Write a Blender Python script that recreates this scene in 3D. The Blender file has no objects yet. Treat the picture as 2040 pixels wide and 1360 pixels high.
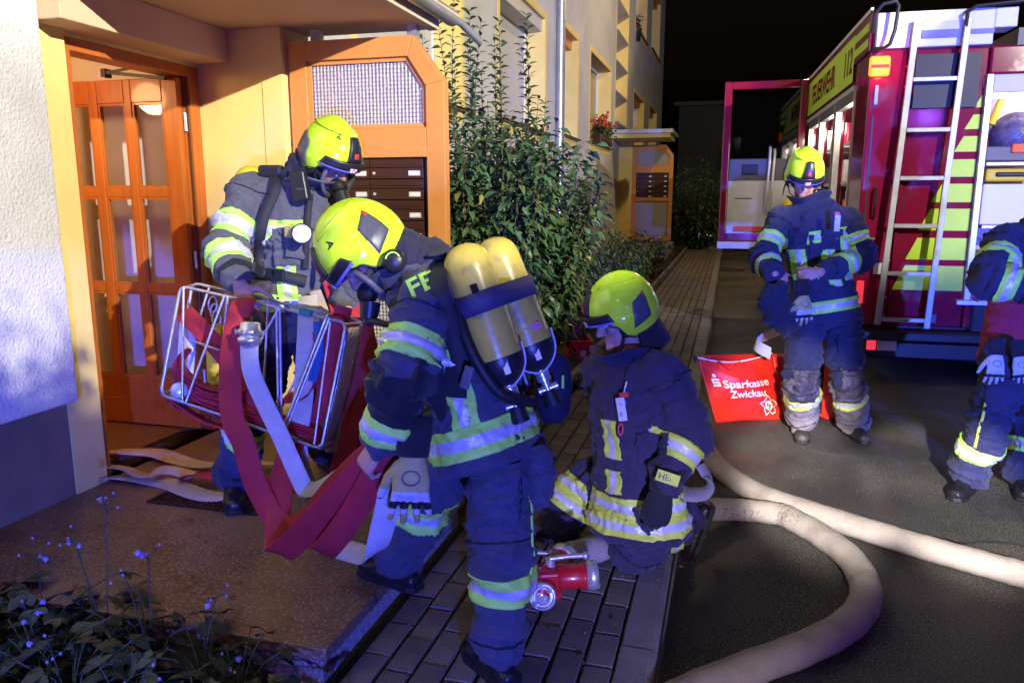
import bpy, bmesh, math, random
import numpy as np
from mathutils import Vector, Matrix
random.seed(7)
V = Vector
PI = math.pi
scene = bpy.context.scene
C = scene.collection

# ------------------------------------------------------------------ camera
CAMH = 1.5
FPX, CX, CY = 1540.0, 1020.0, 680.0            # focal length in photo pixels (2040 wide), image centre
PITCH = math.atan(285/1540.0)
YAW = math.atan(435/math.hypot(1540, 285))
F0 = V((-math.sin(YAW), math.cos(YAW), 0))
RGT = V((math.cos(YAW), math.sin(YAW), 0))
FWD = F0*math.cos(PITCH) + V((0, 0, -math.sin(PITCH)))
UPV = RGT.cross(FWD)
CAMP = V((0, 0, CAMH))
cam = bpy.data.cameras.new('camera')
cam.sensor_width = 36.0
cam.lens = 36.0*FPX/2040.0
cam.clip_end = 400
cam.clip_start = 0.05
camo = bpy.data.objects.new('camera', cam)
C.objects.link(camo)
camo.matrix_world = Matrix((( RGT.x, UPV.x, -FWD.x, 0), (RGT.y, UPV.y, -FWD.y, 0), (RGT.z, UPV.z, -FWD.z, CAMH), (0, 0, 0, 1)))
scene.camera = camo

# ------------------------------------------------------------------ world, lights, exposure
w = bpy.data.worlds.new('World'); scene.world = w; w.use_nodes = True
nt = w.node_tree
sky = nt.nodes.new('ShaderNodeTexSky'); sky.sky_type = 'NISHITA'; sky.sun_disc = False
sky.sun_elevation = math.radians(-3); sky.sun_rotation = math.radians(200)
bg = nt.nodes['Background']; nt.links.new(sky.outputs[0], bg.inputs[0]); bg.inputs[1].default_value = 0.05
scene.view_settings.view_transform = 'Standard'; scene.view_settings.look = 'None'
scene.view_settings.gamma = 1; scene.view_settings.exposure = 0.0; scene.view_settings.use_curve_mapping = False

def lamp(name, kind, loc, col, power, target=None, size=0.05, cone=90, blend=0.3):
    l = bpy.data.lights.new(name, kind); l.energy = power; l.color = col
    if kind != 'SUN': l.shadow_soft_size = size
    o = bpy.data.objects.new(name, l); C.objects.link(o); o.location = loc
    if kind == 'SPOT': l.spot_size = math.radians(cone); l.spot_blend = blend
    if target is not None:
        o.rotation_euler = (V(target)-V(loc)).to_track_quat('-Z', 'Y').to_euler()
    return o
# the one sun, very weak: moonlight-like fill added to lift the shadows
sun = lamp('fill_sun', 'SUN', (0, 0, 20), (0.8, 0.85, 1.0), 0.012, target=(-6, 10, 4)); sun.data.angle = math.radians(0.5)
# floodlights on the mast of a second engine parked across the street behind the camera: a wide beam tilted up, clear of the people near it
def aim(loc, az, el): return (loc[0]+math.cos(math.radians(el))*math.cos(math.radians(az)), loc[1]+math.cos(math.radians(el))*math.sin(math.radians(az)), loc[2]+math.sin(math.radians(el)))
fl = (7.0, -3.2, 5.0); lamp('floodlight_mast', 'SPOT', fl, (1.0, 0.95, 0.86), 9300, target=aim(fl, 143, 13.0), size=0.04, cone=70, blend=0.05)
lamp('floodlight_mast', 'SPOT', (7.1, -3.2, 5.0), (1.0, 0.95, 0.86), 5000, target=aim(fl, 112, 52.0), size=0.05, cone=140, blend=0.05)
# blue flashers: several lenses in the front grille and one on the roof of that engine
for nm_, bl, az_, el_, cn_, pw in (('blue_flasher', (1.4, -3.0, 0.85), 111.5, 0.6, 23, 2200), ('blue_flasher', (1.3, -3.0, 0.85), 128.0, -5.0, 18, 3000), ('blue_flasher', (2.7, -3.0, 0.85), 99.5, 6.0, 27.5, 7500)):
    lamp(nm_, 'SPOT', bl, (0.06, 0.12, 1.0), pw, target=aim(bl, az_, el_), size=0.05, cone=cn_, blend=0.2)
lamp('blue_flasher', 'POINT', (1.9, -3.0, 0.8), (0.26, 0.05, 1.0), 270, size=0.08)
lamp('blue_flasher_roof', 'POINT', (5.0, -4.5, 3.3), (0.14, 0.06, 1.0), 110, size=0.08)
# its dipped headlamp and a low work light
lamp('headlamp', 'SPOT', (1.3, -3.0, 0.75), (1.0, 0.93, 0.82), 700, target=(-0.25, 3.2, 0.22), size=0.07, cone=13, blend=0.9)
for tg_, cn_, pw in (((0.50, 4.55, -0.1), 6.4, 8000), ((1.20, 4.50, -0.1), 6.4, 8200), ((0.40, 5.55, 0.05), 7.0, 4200)):
    lamp('work_light', 'SPOT', (0.5, -3.0, 2.4), (1.0, 0.94, 0.84), pw, target=tg_, size=0.07, cone=cn_, blend=0.45)
# street lamp further down the road and the lamp in the hall
lamp('street_lamp_light', 'POINT', (1.6, 17.0, 6.8), (1.0, 0.70, 0.34), 700, size=0.2)
lamp('warm_fill_near', 'POINT', (0.6, -5.5, 6.5), (1.0, 0.76, 0.50), 140, size=0.25)  # unseen warm fill added behind the camera to lift the dark foreground
lamp('hall_lamp_light', 'POINT', (-3.75, 3.1, 2.15), (1.0, 0.56, 0.24), 22, size=0.1)

def ray(u, v): return FWD*FPX + RGT*(u-CX) - UPV*(v-CY)
def at(u, v, d): return CAMP + ray(u, v)*(d/FPX)              # photo pixel + distance along the view axis -> world point
def onz(u, v, z): r = ray(u, v); return CAMP + r*((z-CAMH)/r.z)
def onx(u, v, x): r = ray(u, v); return CAMP + r*(x/r.x)
def ony(u, v, y): r = ray(u, v); return CAMP + r*(y/r.y)

# ------------------------------------------------------------------ materials
def _n(nt, t, **k):
    n = nt.nodes.new(t)
    for a, b in k.items(): setattr(n, a, b)
    return n
def mat(name, col, rough=0.6, metal=0.0, var=0.0, vscale=6.0, bump=0.0, bscale=80.0, coat=0.0, trans=0.0, emit=None, estr=0.0,
        col2=None, c2lo=0.5, c2hi=0.62, spec=None, sheen=0.0, speck=None, speckscale=150.0, speckamt=0.5, weave=0.0, weavescale=400.0, detail=4.0, alpha=1.0, ior=1.45, stretch=None, rvar=0.0):
    m = bpy.data.materials.new(name); m.use_nodes = True
    nt = m.node_tree; b = nt.nodes['Principled BSDF']
    c4 = (*col, 1.0)
    b.inputs['Base Color'].default_value = c4
    b.inputs['Roughness'].default_value = rough
    b.inputs['Metallic'].default_value = metal
    b.inputs['IOR'].default_value = ior
    if spec is not None: b.inputs['Specular IOR Level'].default_value = spec
    if coat: b.inputs['Coat Weight'].default_value = coat; b.inputs['Coat Roughness'].default_value = 0.08
    if trans: b.inputs['Transmission Weight'].default_value = trans
    if sheen: b.inputs['Sheen Weight'].default_value = sheen; b.inputs['Sheen Roughness'].default_value = 0.5
    if alpha < 1: b.inputs['Alpha'].default_value = alpha
    if emit: b.inputs['Emission Color'].default_value = (*emit, 1); b.inputs['Emission Strength'].default_value = estr
    tc = _n(nt, 'ShaderNodeTexCoord'); vec = tc.outputs['Object']
    if stretch:
        mp = _n(nt, 'ShaderNodeMapping'); mp.inputs['Scale'].default_value = stretch
        nt.links.new(vec, mp.inputs[0]); vec = mp.outputs[0]
    out = None
    if var or col2 or rvar:
        nz = _n(nt, 'ShaderNodeTexNoise'); nz.inputs['Scale'].default_value = vscale; nz.inputs['Detail'].default_value = detail; nz.inputs['Roughness'].default_value = 0.62
        nt.links.new(vec, nz.inputs['Vector'])
        mr = _n(nt, 'ShaderNodeMapRange')
        mr.inputs['From Min'].default_value = 0.30 if not col2 else c2lo; mr.inputs['From Max'].default_value = 0.70 if not col2 else c2hi
        nt.links.new(nz.outputs[0], mr.inputs[0])
        mx = _n(nt, 'ShaderNodeMix', data_type='RGBA')
        if col2: a, d = c4, (*col2, 1)
        else: a, d = tuple(x*(1-var) for x in col)+(1,), tuple(min(1, x*(1+var)) for x in col)+(1,)
        mx.inputs[6].default_value = a; mx.inputs[7].default_value = d
        nt.links.new(mr.outputs[0], mx.inputs[0]); out = mx.outputs[2]
        if rvar:
            r2 = _n(nt, 'ShaderNodeMapRange'); r2.inputs['To Min'].default_value = max(0.03, rough-rvar); r2.inputs['To Max'].default_value = min(1, rough+rvar)
            nt.links.new(mr.outputs[0], r2.inputs[0]); nt.links.new(r2.outputs[0], b.inputs['Roughness'])
    if speck:
        vz = _n(nt, 'ShaderNodeTexNoise'); vz.inputs['Scale'].default_value = speckscale; vz.inputs['Detail'].default_value = 2
        nt.links.new(vec, vz.inputs['Vector'])
        mr = _n(nt, 'ShaderNodeMapRange'); mr.inputs['From Min'].default_value = 0.52; mr.inputs['From Max'].default_value = 0.66; mr.inputs['To Max'].default_value = speckamt
        nt.links.new(vz.outputs[0], mr.inputs[0])
        mx = _n(nt, 'ShaderNodeMix', data_type='RGBA')
        if out: nt.links.new(out, mx.inputs[6])
        else: mx.inputs[6].default_value = c4
        mx.inputs[7].default_value = (*speck, 1); nt.links.new(mr.outputs[0], mx.inputs[0]); out = mx.outputs[2]
    if out: nt.links.new(out, b.inputs['Base Color'])
    last = None
    if bump:
        bz = _n(nt, 'ShaderNodeTexNoise'); bz.inputs['Scale'].default_value = bscale; bz.inputs['Detail'].default_value = 3
        nt.links.new(vec, bz.inputs['Vector'])
        bp = _n(nt, 'ShaderNodeBump'); bp.inputs['Strength'].default_value = min(1, bump); bp.inputs['Distance'].default_value = 0.01*max(1, bump)
        nt.links.new(bz.outputs[0], bp.inputs['Height']); last = bp
    if weave:
        wv = _n(nt, 'ShaderNodeTexWave'); wv.inputs['Scale'].default_value = weavescale/6.0; wv.bands_direction = 'DIAGONAL'; wv.inputs['Distortion'].default_value = 0.6
        nt.links.new(tc.outputs['Object'], wv.inputs['Vector'])
        b2 = _n(nt, 'ShaderNodeBump'); b2.inputs['Strength'].default_value = weave; b2.inputs['Distance'].default_value = 0.002
        nt.links.new(wv.outputs[1], b2.inputs['Height'])
        if last: nt.links.new(last.outputs[0], b2.inputs['Normal'])
        last = b2
    if last: nt.links.new(last.outputs[0], b.inputs['Normal'])
    return m
M = {}
M['stucco'] = mat('white_stucco', (0.60, 0.59, 0.56), 0.9, bump=1.0, bscale=75, var=0.10, vscale=3)
M['facade'] = mat('facade_render', (0.50, 0.49, 0.47), 0.9, bump=0.7, bscale=60, var=0.14, vscale=1.2)
M['yellow'] = mat('yellow_wall_paint', (0.74, 0.57, 0.19), 0.85, bump=0.25, bscale=140, var=0.09, vscale=2.5)
M['soffit'] = mat('soffit_paint', (0.62, 0.42, 0.26), 0.85, var=0.08, vscale=1.5, bump=0.15, bscale=120)
M['plinth'] = mat('plinth_render', (0.20, 0.15, 0.10), 0.85, var=0.22, vscale=2.2, bump=0.4, bscale=90)
M['wood'] = mat('orange_varnished_wood', (0.42, 0.110, 0.016), 0.38, var=0.16, vscale=4, coat=0.25, bump=0.1, bscale=30, stretch=(9, 9, 0.7))
M['wood2'] = mat('orange_painted_frame', (0.58, 0.235, 0.05), 0.45, var=0.08, vscale=3, bump=0.06, bscale=60)
M['wooddark'] = mat('dark_rebate', (0.10, 0.045, 0.015), 0.5)
M['granite'] = mat('polished_granite', (0.17, 0.105, 0.065), 0.42, var=0.45, vscale=5, speck=(0.36, 0.25, 0.17), speckscale=85, speckamt=0.85, bump=0.25, bscale=130, rvar=0.1)
M['granite_side'] = mat('rough_granite', (0.34, 0.33, 0.34), 0.8, var=0.3, vscale=40, speck=(0.08, 0.08, 0.1), speckscale=120, speckamt=0.7, bump=0.8, bscale=110)
M['asphalt'] = mat('asphalt', (0.060, 0.056, 0.054), 0.82, var=0.4, vscale=2.2, speck=(0.27, 0.26, 0.245), speckscale=120, speckamt=0.8, bump=1.0, bscale=170, rvar=0.1)
def add_cracks(m, scale=0.55, width=0.012, patch=0.45):
    nt = m.node_tree; b = nt.nodes['Principled BSDF']; src = b.inputs['Base Color'].links[0].from_socket
    tc = _n(nt, 'ShaderNodeTexCoord'); nz = _n(nt, 'ShaderNodeTexNoise'); nz.inputs['Scale'].default_value = 2.5; nz.inputs['Detail'].default_value = 6
    mv = _n(nt, 'ShaderNodeMix', data_type='VECTOR'); mv.inputs[0].default_value = 0.22
    nt.links.new(tc.outputs['Object'], nz.inputs['Vector']); nt.links.new(tc.outputs['Object'], mv.inputs[4]); nt.links.new(nz.outputs['Color'], mv.inputs[5])
    vo = _n(nt, 'ShaderNodeTexVoronoi', feature='DISTANCE_TO_EDGE'); vo.inputs['Scale'].default_value = scale; nt.links.new(mv.outputs[1], vo.inputs['Vector'])
    mr = _n(nt, 'ShaderNodeMapRange'); mr.inputs['From Max'].default_value = width; mr.inputs['To Min'].default_value = 0.25; mr.inputs['To Max'].default_value = 1.0; nt.links.new(vo.outputs[0], mr.inputs[0])
    n2 = _n(nt, 'ShaderNodeTexNoise'); n2.inputs['Scale'].default_value = 0.9; n2.inputs['Detail'].default_value = 5; nt.links.new(tc.outputs['Object'], n2.inputs['Vector'])
    m2 = _n(nt, 'ShaderNodeMapRange'); m2.inputs['From Min'].default_value = 0.42; m2.inputs['From Max'].default_value = 0.60; m2.inputs['To Min'].default_value = patch; m2.inputs['To Max'].default_value = 1.15; nt.links.new(n2.outputs[0], m2.inputs[0])
    mu = _n(nt, 'ShaderNodeMath', operation='MULTIPLY'); nt.links.new(mr.outputs[0], mu.inputs[0]); nt.links.new(m2.outputs[0], mu.inputs[1])
    mx = _n(nt, 'ShaderNodeMix', data_type='RGBA', blend_type='MULTIPLY'); mx.inputs[0].default_value = 1.0; nt.links.new(src, mx.inputs[6]); nt.links.new(mu.outputs[0], mx.inputs[7]); nt.links.new(mx.outputs[2], b.inputs['Base Color'])
    r2 = _n(nt, 'ShaderNodeMapRange'); r2.inputs['From Min'].default_value = 0.42; r2.inputs['From Max'].default_value = 0.60; r2.inputs['To Min'].default_value = 0.45; r2.inputs['To Max'].default_value = 0.85; nt.links.new(n2.outputs[0], r2.inputs[0]); nt.links.new(r2.outputs[0], b.inputs['Roughness'])
add_cracks(M['asphalt'], 0.55, 0.008, 0.68)
M['paver'] = mat('concrete_paver', (0.145, 0.130, 0.120), 0.85, var=0.28, vscale=5, speck=(0.28, 0.26, 0.25), speckscale=260, speckamt=0.35, bump=0.6, bscale=150)
M['paver2'] = mat('concrete_paver_dark', (0.110, 0.102, 0.098), 0.85, var=0.28, vscale=5, speck=(0.24, 0.22, 0.22), speckscale=260, speckamt=0.35, bump=0.6, bscale=150)
M['paver3'] = mat('concrete_paver_warm', (0.165, 0.138, 0.115), 0.85, var=0.28, vscale=5, speck=(0.3, 0.27, 0.25), speckscale=260, speckamt=0.35, bump=0.6, bscale=150)
M['joint'] = mat('joint_soil', (0.025, 0.022, 0.016), 0.95, var=0.4, vscale=30, col2=(0.02, 0.03, 0.01), bump=0.8, bscale=120)
M['kerb'] = mat('kerb_concrete', (0.20, 0.19, 0.185), 0.85, var=0.25, vscale=6, speck=(0.32, 0.31, 0.3), speckscale=240, speckamt=0.4, bump=0.6, bscale=150)
M['soil'] = mat('garden_soil', (0.030, 0.022, 0.014), 0.95, var=0.5, vscale=12, bump=1.0, bscale=45)
M['metal'] = mat('galvanised_steel', (0.56, 0.56, 0.56), 0.30, 0.65, var=0.25, vscale=30, spec=0.8, bump=.1, bscale=90)
M['alu'] = mat('brushed_aluminium', (0.72, 0.72, 0.73), 0.36, 0.45, var=0.08, vscale=15, bump=0.05, bscale=200)
M['zinc'] = mat('zinc_downpipe', (0.42, 0.43, 0.45), 0.42, 0.7, var=0.15, vscale=5)
M['blackmetal'] = mat('black_painted_metal', (0.015, 0.015, 0.016), 0.45, 0.2)
M['rubber'] = mat('black_rubber', (0.012, 0.012, 0.013), 0.55, bump=0.2, bscale=150)
M['plastic'] = mat('dark_plastic', (0.018, 0.018, 0.022), 0.38)
M['grey'] = mat('grey_plastic', (0.11, 0.11, 0.12), 0.45)
M['white'] = mat('white_paint', (0.74, 0.74, 0.73), 0.5)
def clear_glass(name, tint=(0.93, 0.95, 0.95), refl=0.10):
    m = bpy.data.materials.new(name); m.use_nodes = True; nt = m.node_tree; nt.nodes.clear()
    o = _n(nt, 'ShaderNodeOutputMaterial'); t = _n(nt, 'ShaderNodeBsdfTransparent'); g = _n(nt, 'ShaderNodeBsdfGlossy'); x = _n(nt, 'ShaderNodeMixShader'); lw = _n(nt, 'ShaderNodeLayerWeight'); lw.inputs[0].default_value = 0.5; f = _n(nt, 'ShaderNodeMath', operation='POWER'); nt.links.new(lw.outputs['Facing'], f.inputs[0]); f.inputs[1].default_value = 5.0
    ad = _n(nt, 'ShaderNodeMath', operation='ADD'); ad.inputs[1].default_value = refl*.5; nt.links.new(f.outputs[0], ad.inputs[0])
    t.inputs[0].default_value = (*tint, 1); g.inputs['Roughness'].default_value = 0.04
    nt.links.new(ad.outputs[0], x.inputs[0]); nt.links.new(t.outputs[0], x.inputs[1]); nt.links.new(g.outputs[0], x.inputs[2]); nt.links.new(x.outputs[0], o.inputs[0]); return m
M['glass'] = clear_glass('window_glass')
M['darkglass'] = mat('dark_window', (0.02, 0.02, 0.025), 0.08, coat=0.5)
M['brownbox'] = mat('brown_letterbox_metal', (0.060, 0.022, 0.013), 0.35, 0.3, var=0.1, vscale=20)
M['shutter'] = mat('roller_shutter_plastic', (0.50, 0.48, 0.46), 0.5)
M['roofing'] = mat('bitumen_roofing', (0.05, 0.05, 0.055), 0.8, bump=0.8, bscale=120)
M['frost'] = mat('plain_frosted', (0.55, 0.55, 0.57), 0.25, trans=0.5)

# ------------------------------------------------------------------ mesh builder and object helpers
def frame(d):
    d = V(d).normalized(); a = V((0, 0, 1)) if abs(d.z) < 0.9 else V((1, 0, 0))
    x = a.cross(d).normalized(); return x, d.cross(x), d
class MB:
    def __init__(s): s.v = []; s.f = []; s.m = []; s.s = []
    def add(s, vs, fs, mi=0, smooth=False):
        o = len(s.v); s.v += [tuple(p) for p in vs]
        for f in fs: s.f.append([i+o for i in f]); s.m.append(mi); s.s.append(smooth)
        return s
    def box(s, c, size, R=None, mi=0):
        c = V(c); h = [x/2 for x in size]; R = R or Matrix.Identity(3)
        vs = [c + R @ V((sx*h[0], sy*h[1], sz*h[2])) for sz in (-1, 1) for sy in (-1, 1) for sx in (-1, 1)]
        return s.add(vs, [(0, 2, 3, 1), (4, 5, 7, 6), (0, 1, 5, 4), (2, 6, 7, 3), (0, 4, 6, 2), (1, 3, 7, 5)], mi)
    def bb(s, x0, x1, y0, y1, z0, z1, mi=0): return s.box(((x0+x1)/2, (y0+y1)/2, (z0+z1)/2), (abs(x1-x0), abs(y1-y0), abs(z1-z0)), None, mi)
    def cyl(s, p0, p1, r0, r1=None, n=14, mi=0, smooth=True, caps=True):
        p0 = V(p0); p1 = V(p1); r1 = r0 if r1 is None else r1
        x, y, d = frame(p1-p0); vs = []
        for p, r in ((p0, r0), (p1, r1)):
            vs += [p + (x*math.cos(2*PI*i/n) + y*math.sin(2*PI*i/n))*r for i in range(n)]
        s.add(vs, [(i, (i+1) % n, n+(i+1) % n, n+i) for i in range(n)], mi, smooth)
        if caps:
            s.add(vs[:n], [list(range(n))[::-1]], mi); s.add(vs[n:], [list(range(n))], mi)
        return s
    def tube(s, pts, r, n=8, closed=False, mi=0, smooth=True, flat=None, up=None):
        pts = [V(p) for p in pts]; N = len(pts); rr = r if isinstance(r, (list, tuple)) else [r]*N
        x = None; vs = []
        for i, p in enumerate(pts):
            t = (pts[(i+1) % N]-pts[i-1]) if closed else (pts[min(i+1, N-1)]-pts[max(i-1, 0)])
            if t.length < 1e-9: t = V((0, 0, 1))
            t.normalize()
            if up is not None: x = V(up).cross(t).normalized()
            elif x is None: x = frame(t)[0]
            else: x = (x - t*x.dot(t)).normalized()
            y = t.cross(x); fx, fy = flat if flat else (1, 1)
            vs += [p + (x*math.cos(2*PI*k/n)*fx + y*math.sin(2*PI*k/n)*fy)*rr[i] for k in range(n)]
        fs = []
        for i in range(N if closed else N-1):
            j = (i+1) % N
            fs += [(i*n+k, i*n+(k+1) % n, j*n+(k+1) % n, j*n+k) for k in range(n)]
        s.add(vs, fs, mi, smooth)
        if not closed:
            s.add(vs[:n], [list(range(n))[::-1]], mi); s.add(vs[-n:], [list(range(n))], mi)
        return s
    def lathe(s, prof, p0, axis, n=24, mi=0, smooth=True):
        x, y, d = frame(axis); p0 = V(p0); vs = []
        for r, h in prof:
            vs += [p0 + d*h + (x*math.cos(2*PI*k/n) + y*math.sin(2*PI*k/n))*max(r, 1e-4) for k in range(n)]
        fs = []
        for i in range(len(prof)-1): fs += [(i*n+k, i*n+(k+1) % n, (i+1)*n+(k+1) % n, (i+1)*n+k) for k in range(n)]
        s.add(vs, fs, mi, smooth); return s
    def prism(s, poly, vec, mi=0):
        n = len(poly); vs = [V(p) for p in poly] + [V(p)+V(vec) for p in poly]
        s.add(vs, [list(range(n))[::-1], list(range(n, 2*n))] + [(i, (i+1) % n, n+(i+1) % n, n+i) for i in range(n)], mi); return s
    def ell(s, c, rad, R=None, nu=16, nv=10, mi=0):
        c = V(c); R = R or Matrix.Identity(3); vs = []
        for j in range(1, nv):
            t = PI*j/nv
            vs += [c + R @ V((rad[0]*math.sin(t)*math.cos(2*PI*i/nu), rad[1]*math.sin(t)*math.sin(2*PI*i/nu), rad[2]*math.cos(t))) for i in range(nu)]
        a = len(vs); vs += [c + R @ V((0, 0, rad[2])), c + R @ V((0, 0, -rad[2]))]
        fs = [(a, i, (i+1) % nu) for i in range(nu)] + [(a+1, (nv-2)*nu+(i+1) % nu, (nv-2)*nu+i) for i in range(nu)]
        for j in range(nv-2): fs += [(j*nu+i, (j+1)*nu+i, (j+1)*nu+(i+1) % nu, j*nu+(i+1) % nu) for i in range(nu)]
        return s.add(vs, fs, mi, True)
    def loft(s, secs, mi=0, n=24):          # secs: (centre, xvec, yvec) rings, closed ends
        vs = []
        for c, a, b in secs:
            c, a, b = V(c), V(a), V(b)
            vs += [c + a*math.cos(2*PI*k/n) + b*math.sin(2*PI*k/n) for k in range(n)]
        fs = []
        for i in range(len(secs)-1): fs += [(i*n+k, i*n+(k+1) % n, (i+1)*n+(k+1) % n, (i+1)*n+k) for k in range(n)]
        fs += [list(range(n))[::-1], list(range((len(secs)-1)*n, len(secs)*n))]
        return s.add(vs, fs, mi, True)
    def ribbon(s, pts, wdirs, w, th=0.004, mi=0):
        pts = [V(p) for p in pts]; N = len(pts)
        wd = [V(x).normalized() for x in wdirs] if isinstance(wdirs, list) else [V(wdirs).normalized()]*N
        ww = w if isinstance(w, list) else [w]*N
        vs = []; prev = None
        for i, p in enumerate(pts):
            t = (pts[min(i+1, N-1)]-pts[max(i-1, 0)]).normalized()
            a = wd[i] - t*wd[i].dot(t)
            if a.length < 1e-4: a = prev or frame(t)[0]
            a.normalize(); prev = a; nn = t.cross(a)
            h = ww[i]/2; e = h*.94
            up_ = [p-a*h+nn*th*.2, p-a*e+nn*th/2, p+nn*th*.62, p+a*e+nn*th/2, p+a*h+nn*th*.2]; dn_ = [p+a*h-nn*th*.2, p+a*e-nn*th/2, p-nn*th*.62, p-a*e-nn*th/2, p-a*h-nn*th*.2]
            vs += up_+dn_+[up_[4], dn_[0], dn_[4], up_[0]]
        fs = []
        for i in range(N-1):
            for q0, q1 in ((0, 1), (1, 2), (2, 3), (3, 4), (5, 6), (6, 7), (7, 8), (8, 9), (10, 11), (12, 13)): fs.append((i*14+q0, i*14+q1, (i+1)*14+q1, (i+1)*14+q0))
        s.add(vs, fs, mi, True)
        s.add(vs[:10], [list(range(10))[::-1]], mi); s.add(vs[-14:-4], [list(range(10))], mi)
        return s
    def mesh(s, name, mats):
        me = bpy.data.meshes.new(name); me.from_pydata(s.v, [], s.f); me.update()
        for m in (mats if isinstance(mats, (list, tuple)) else [mats]): me.materials.append(M[m] if isinstance(m, str) else m)
        me.polygons.foreach_set('material_index', s.m); me.polygons.foreach_set('use_smooth', s.s)
        return me
    def build(s, name, mats, parent=None, bevel=0.0, seg=2, auto=True, **kw):
        me = s.mesh(name, mats); return link(name, me, parent, bevel, seg, **kw)
def wm(o):
    m = Matrix.Translation(o.location)
    return m if o.parent is None else wm(o.parent) @ o.matrix_parent_inverse @ m
def link(name, me, parent=None, bevel=0.0, seg=2, label=None, cat=None, group=None, kind=None):
    o = bpy.data.objects.new(name, me); C.objects.link(o)
    if parent is not None:
        o.parent = parent; o.matrix_parent_inverse = wm(parent).inverted()
    if bevel:
        b = o.modifiers.new('bevel', 'BEVEL'); b.width = bevel; b.segments = seg; b.limit_method = 'ANGLE'; b.harden_normals = False
    tag(o, label, cat, group, kind)
    return o
def tag(o, label=None, cat=None, group=None, kind=None):
    if label: o['label'] = label
    if cat: o['category'] = cat
    if group: o['group'] = group
    if kind: o['kind'] = kind
    return o
def thing(name, label, cat, loc=(0, 0, 0), group=None):
    o = bpy.data.objects.new(name, None); C.objects.link(o); o.location = loc; o.empty_display_size = 0.1
    return tag(o, label, cat, group)
def copy_tree(o, parent=None):
    c = o.copy(); C.objects.link(c); c.parent = parent
    for ch in o.children: copy_tree(ch, c)
    return c
def spline(pts, n=8):                         # Catmull-Rom through points
    P = [V(p) for p in pts]; out = []
    for i in range(len(P)-1):
        a = P[max(i-1, 0)]; b = P[i]; c = P[i+1]; d = P[min(i+2, len(P)-1)]
        for k in range(n):
            t = k/n; t2 = t*t; t3 = t2*t
            out.append(0.5*((2*b) + (c-a)*t + (2*a-5*b+4*c-d)*t2 + (3*b-a-3*c+d)*t3))
    out.append(P[-1]); return out
def textmesh(txt, size, extr=0.0, align='CENTER', bold=False, sx=1.0):
    cu = bpy.data.curves.new('txt', 'FONT'); cu.body = txt; cu.size = size; cu.extrude = extr; cu.align_x = align; cu.align_y = 'CENTER'
    if bold: cu.offset = size*0.02
    cu.resolution_u = 3
    o = bpy.data.objects.new('txt', cu); C.objects.link(o)
    dg = bpy.context.evaluated_depsgraph_get(); me = bpy.data.meshes.new_from_object(o.evaluated_get(dg))
    bpy.data.objects.remove(o); bpy.data.curves.remove(cu)
    if sx != 1: me.transform(Matrix.Diagonal((sx, 1, 1, 1)))
    return me
def place_text(name, txt, size, mtl, origin, xdir, ydir, parent, extr=0.001, bold=False, sx=1.0, align='CENTER', **kw):
    me = textmesh(txt, size, extr, align, bold, sx)
    x = V(xdir).normalized(); y = V(ydir).normalized(); z = x.cross(y)
    me.transform(Matrix(((x.x, y.x, z.x, origin[0]), (x.y, y.y, z.y, origin[1]), (x.z, y.z, z.z, origin[2]), (0, 0, 0, 1))))
    me.materials.clear(); me.materials.append(M[mtl] if isinstance(mtl, str) else mtl)
    return link(name, me, parent, **kw)
# vectorised value noise
def _hash(ix, iy, iz, seed):
    n = (ix*73856093 ^ iy*19349663 ^ iz*83492791 ^ (seed*2654435761 & 0x7fffffff)) & 0x7fffffff
    n = (n*1103515245 + 12345) & 0x7fffffff; n ^= n >> 13; n = (n*60493) & 0x7fffffff
    return (n & 0xffff)/65535.0
def vnoise(P, seed=0):
    P = np.asarray(P, float); i = np.floor(P).astype(np.int64); f = P-i; f = f*f*(3-2*f); r = 0
    for dx in (0, 1):
        for dy in (0, 1):
            for dz in (0, 1):
                wgt = (f[:, 0] if dx else 1-f[:, 0])*(f[:, 1] if dy else 1-f[:, 1])*(f[:, 2] if dz else 1-f[:, 2])
                r = r + wgt*_hash(i[:, 0]+dx, i[:, 1]+dy, i[:, 2]+dz, seed)
    return r
# ================================================================== SETTING
MB().bb(-120, 120, -40, 200, -0.5, -0.16).build('ground', 'soil', kind='structure')
rd = MB(); rd.bb(-0.150, 9.0, -12, 90, -0.45, -0.10); rd.build('road', 'asphalt', kind='structure')
# pavement: bed of joint sand, kerb stones, pavers laid in long courses
pav = MB().bb(-1.15, -0.155, -2, 40, -0.4, -0.014).build('pavement', 'joint', kind='structure')
def paver_mesh(nm, sx, sy, m):
    b = MB(); hx, hy, c = sx/2, sy/2, 0.0045
    v = [(-hx, -hy, -.05), (hx, -hy, -.05), (hx, hy, -.05), (-hx, hy, -.05), (-hx, -hy, -c), (hx, -hy, -c), (hx, hy, -c), (-hx, hy, -c),
         (-hx+c, -hy+c, 0), (hx-c, -hy+c, 0), (hx-c, hy-c, 0), (-hx+c, hy-c, 0)]
    f = [(0, 1, 5, 4), (1, 2, 6, 5), (2, 3, 7, 6), (3, 0, 4, 7), (4, 5, 9, 8), (5, 6, 10, 9), (6, 7, 11, 10), (7, 4, 8, 11), (8, 9, 10, 11)]
    b.add(v, f); return b.mesh(nm, m)
PVM = [paver_mesh('paver', 0.092, 0.190, k) for k in ('paver', 'paver2', 'paver3')]
PVV, PVF = [v.co.copy() for v in PVM[0].vertices], [list(p.vertices) for p in PVM[0].polygons]
rest = MB(); cnt = 0
PITCHX, PITCHY = 0.1035, 0.2
rows = []
for r in range(0, 140):
    for c in range(8):
        rows.append((1.55 + r*PITCHY + (0.1 if c % 2 else 0.03), -0.29-0.052-c*PITCHX, c))
rows.sort()
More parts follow.
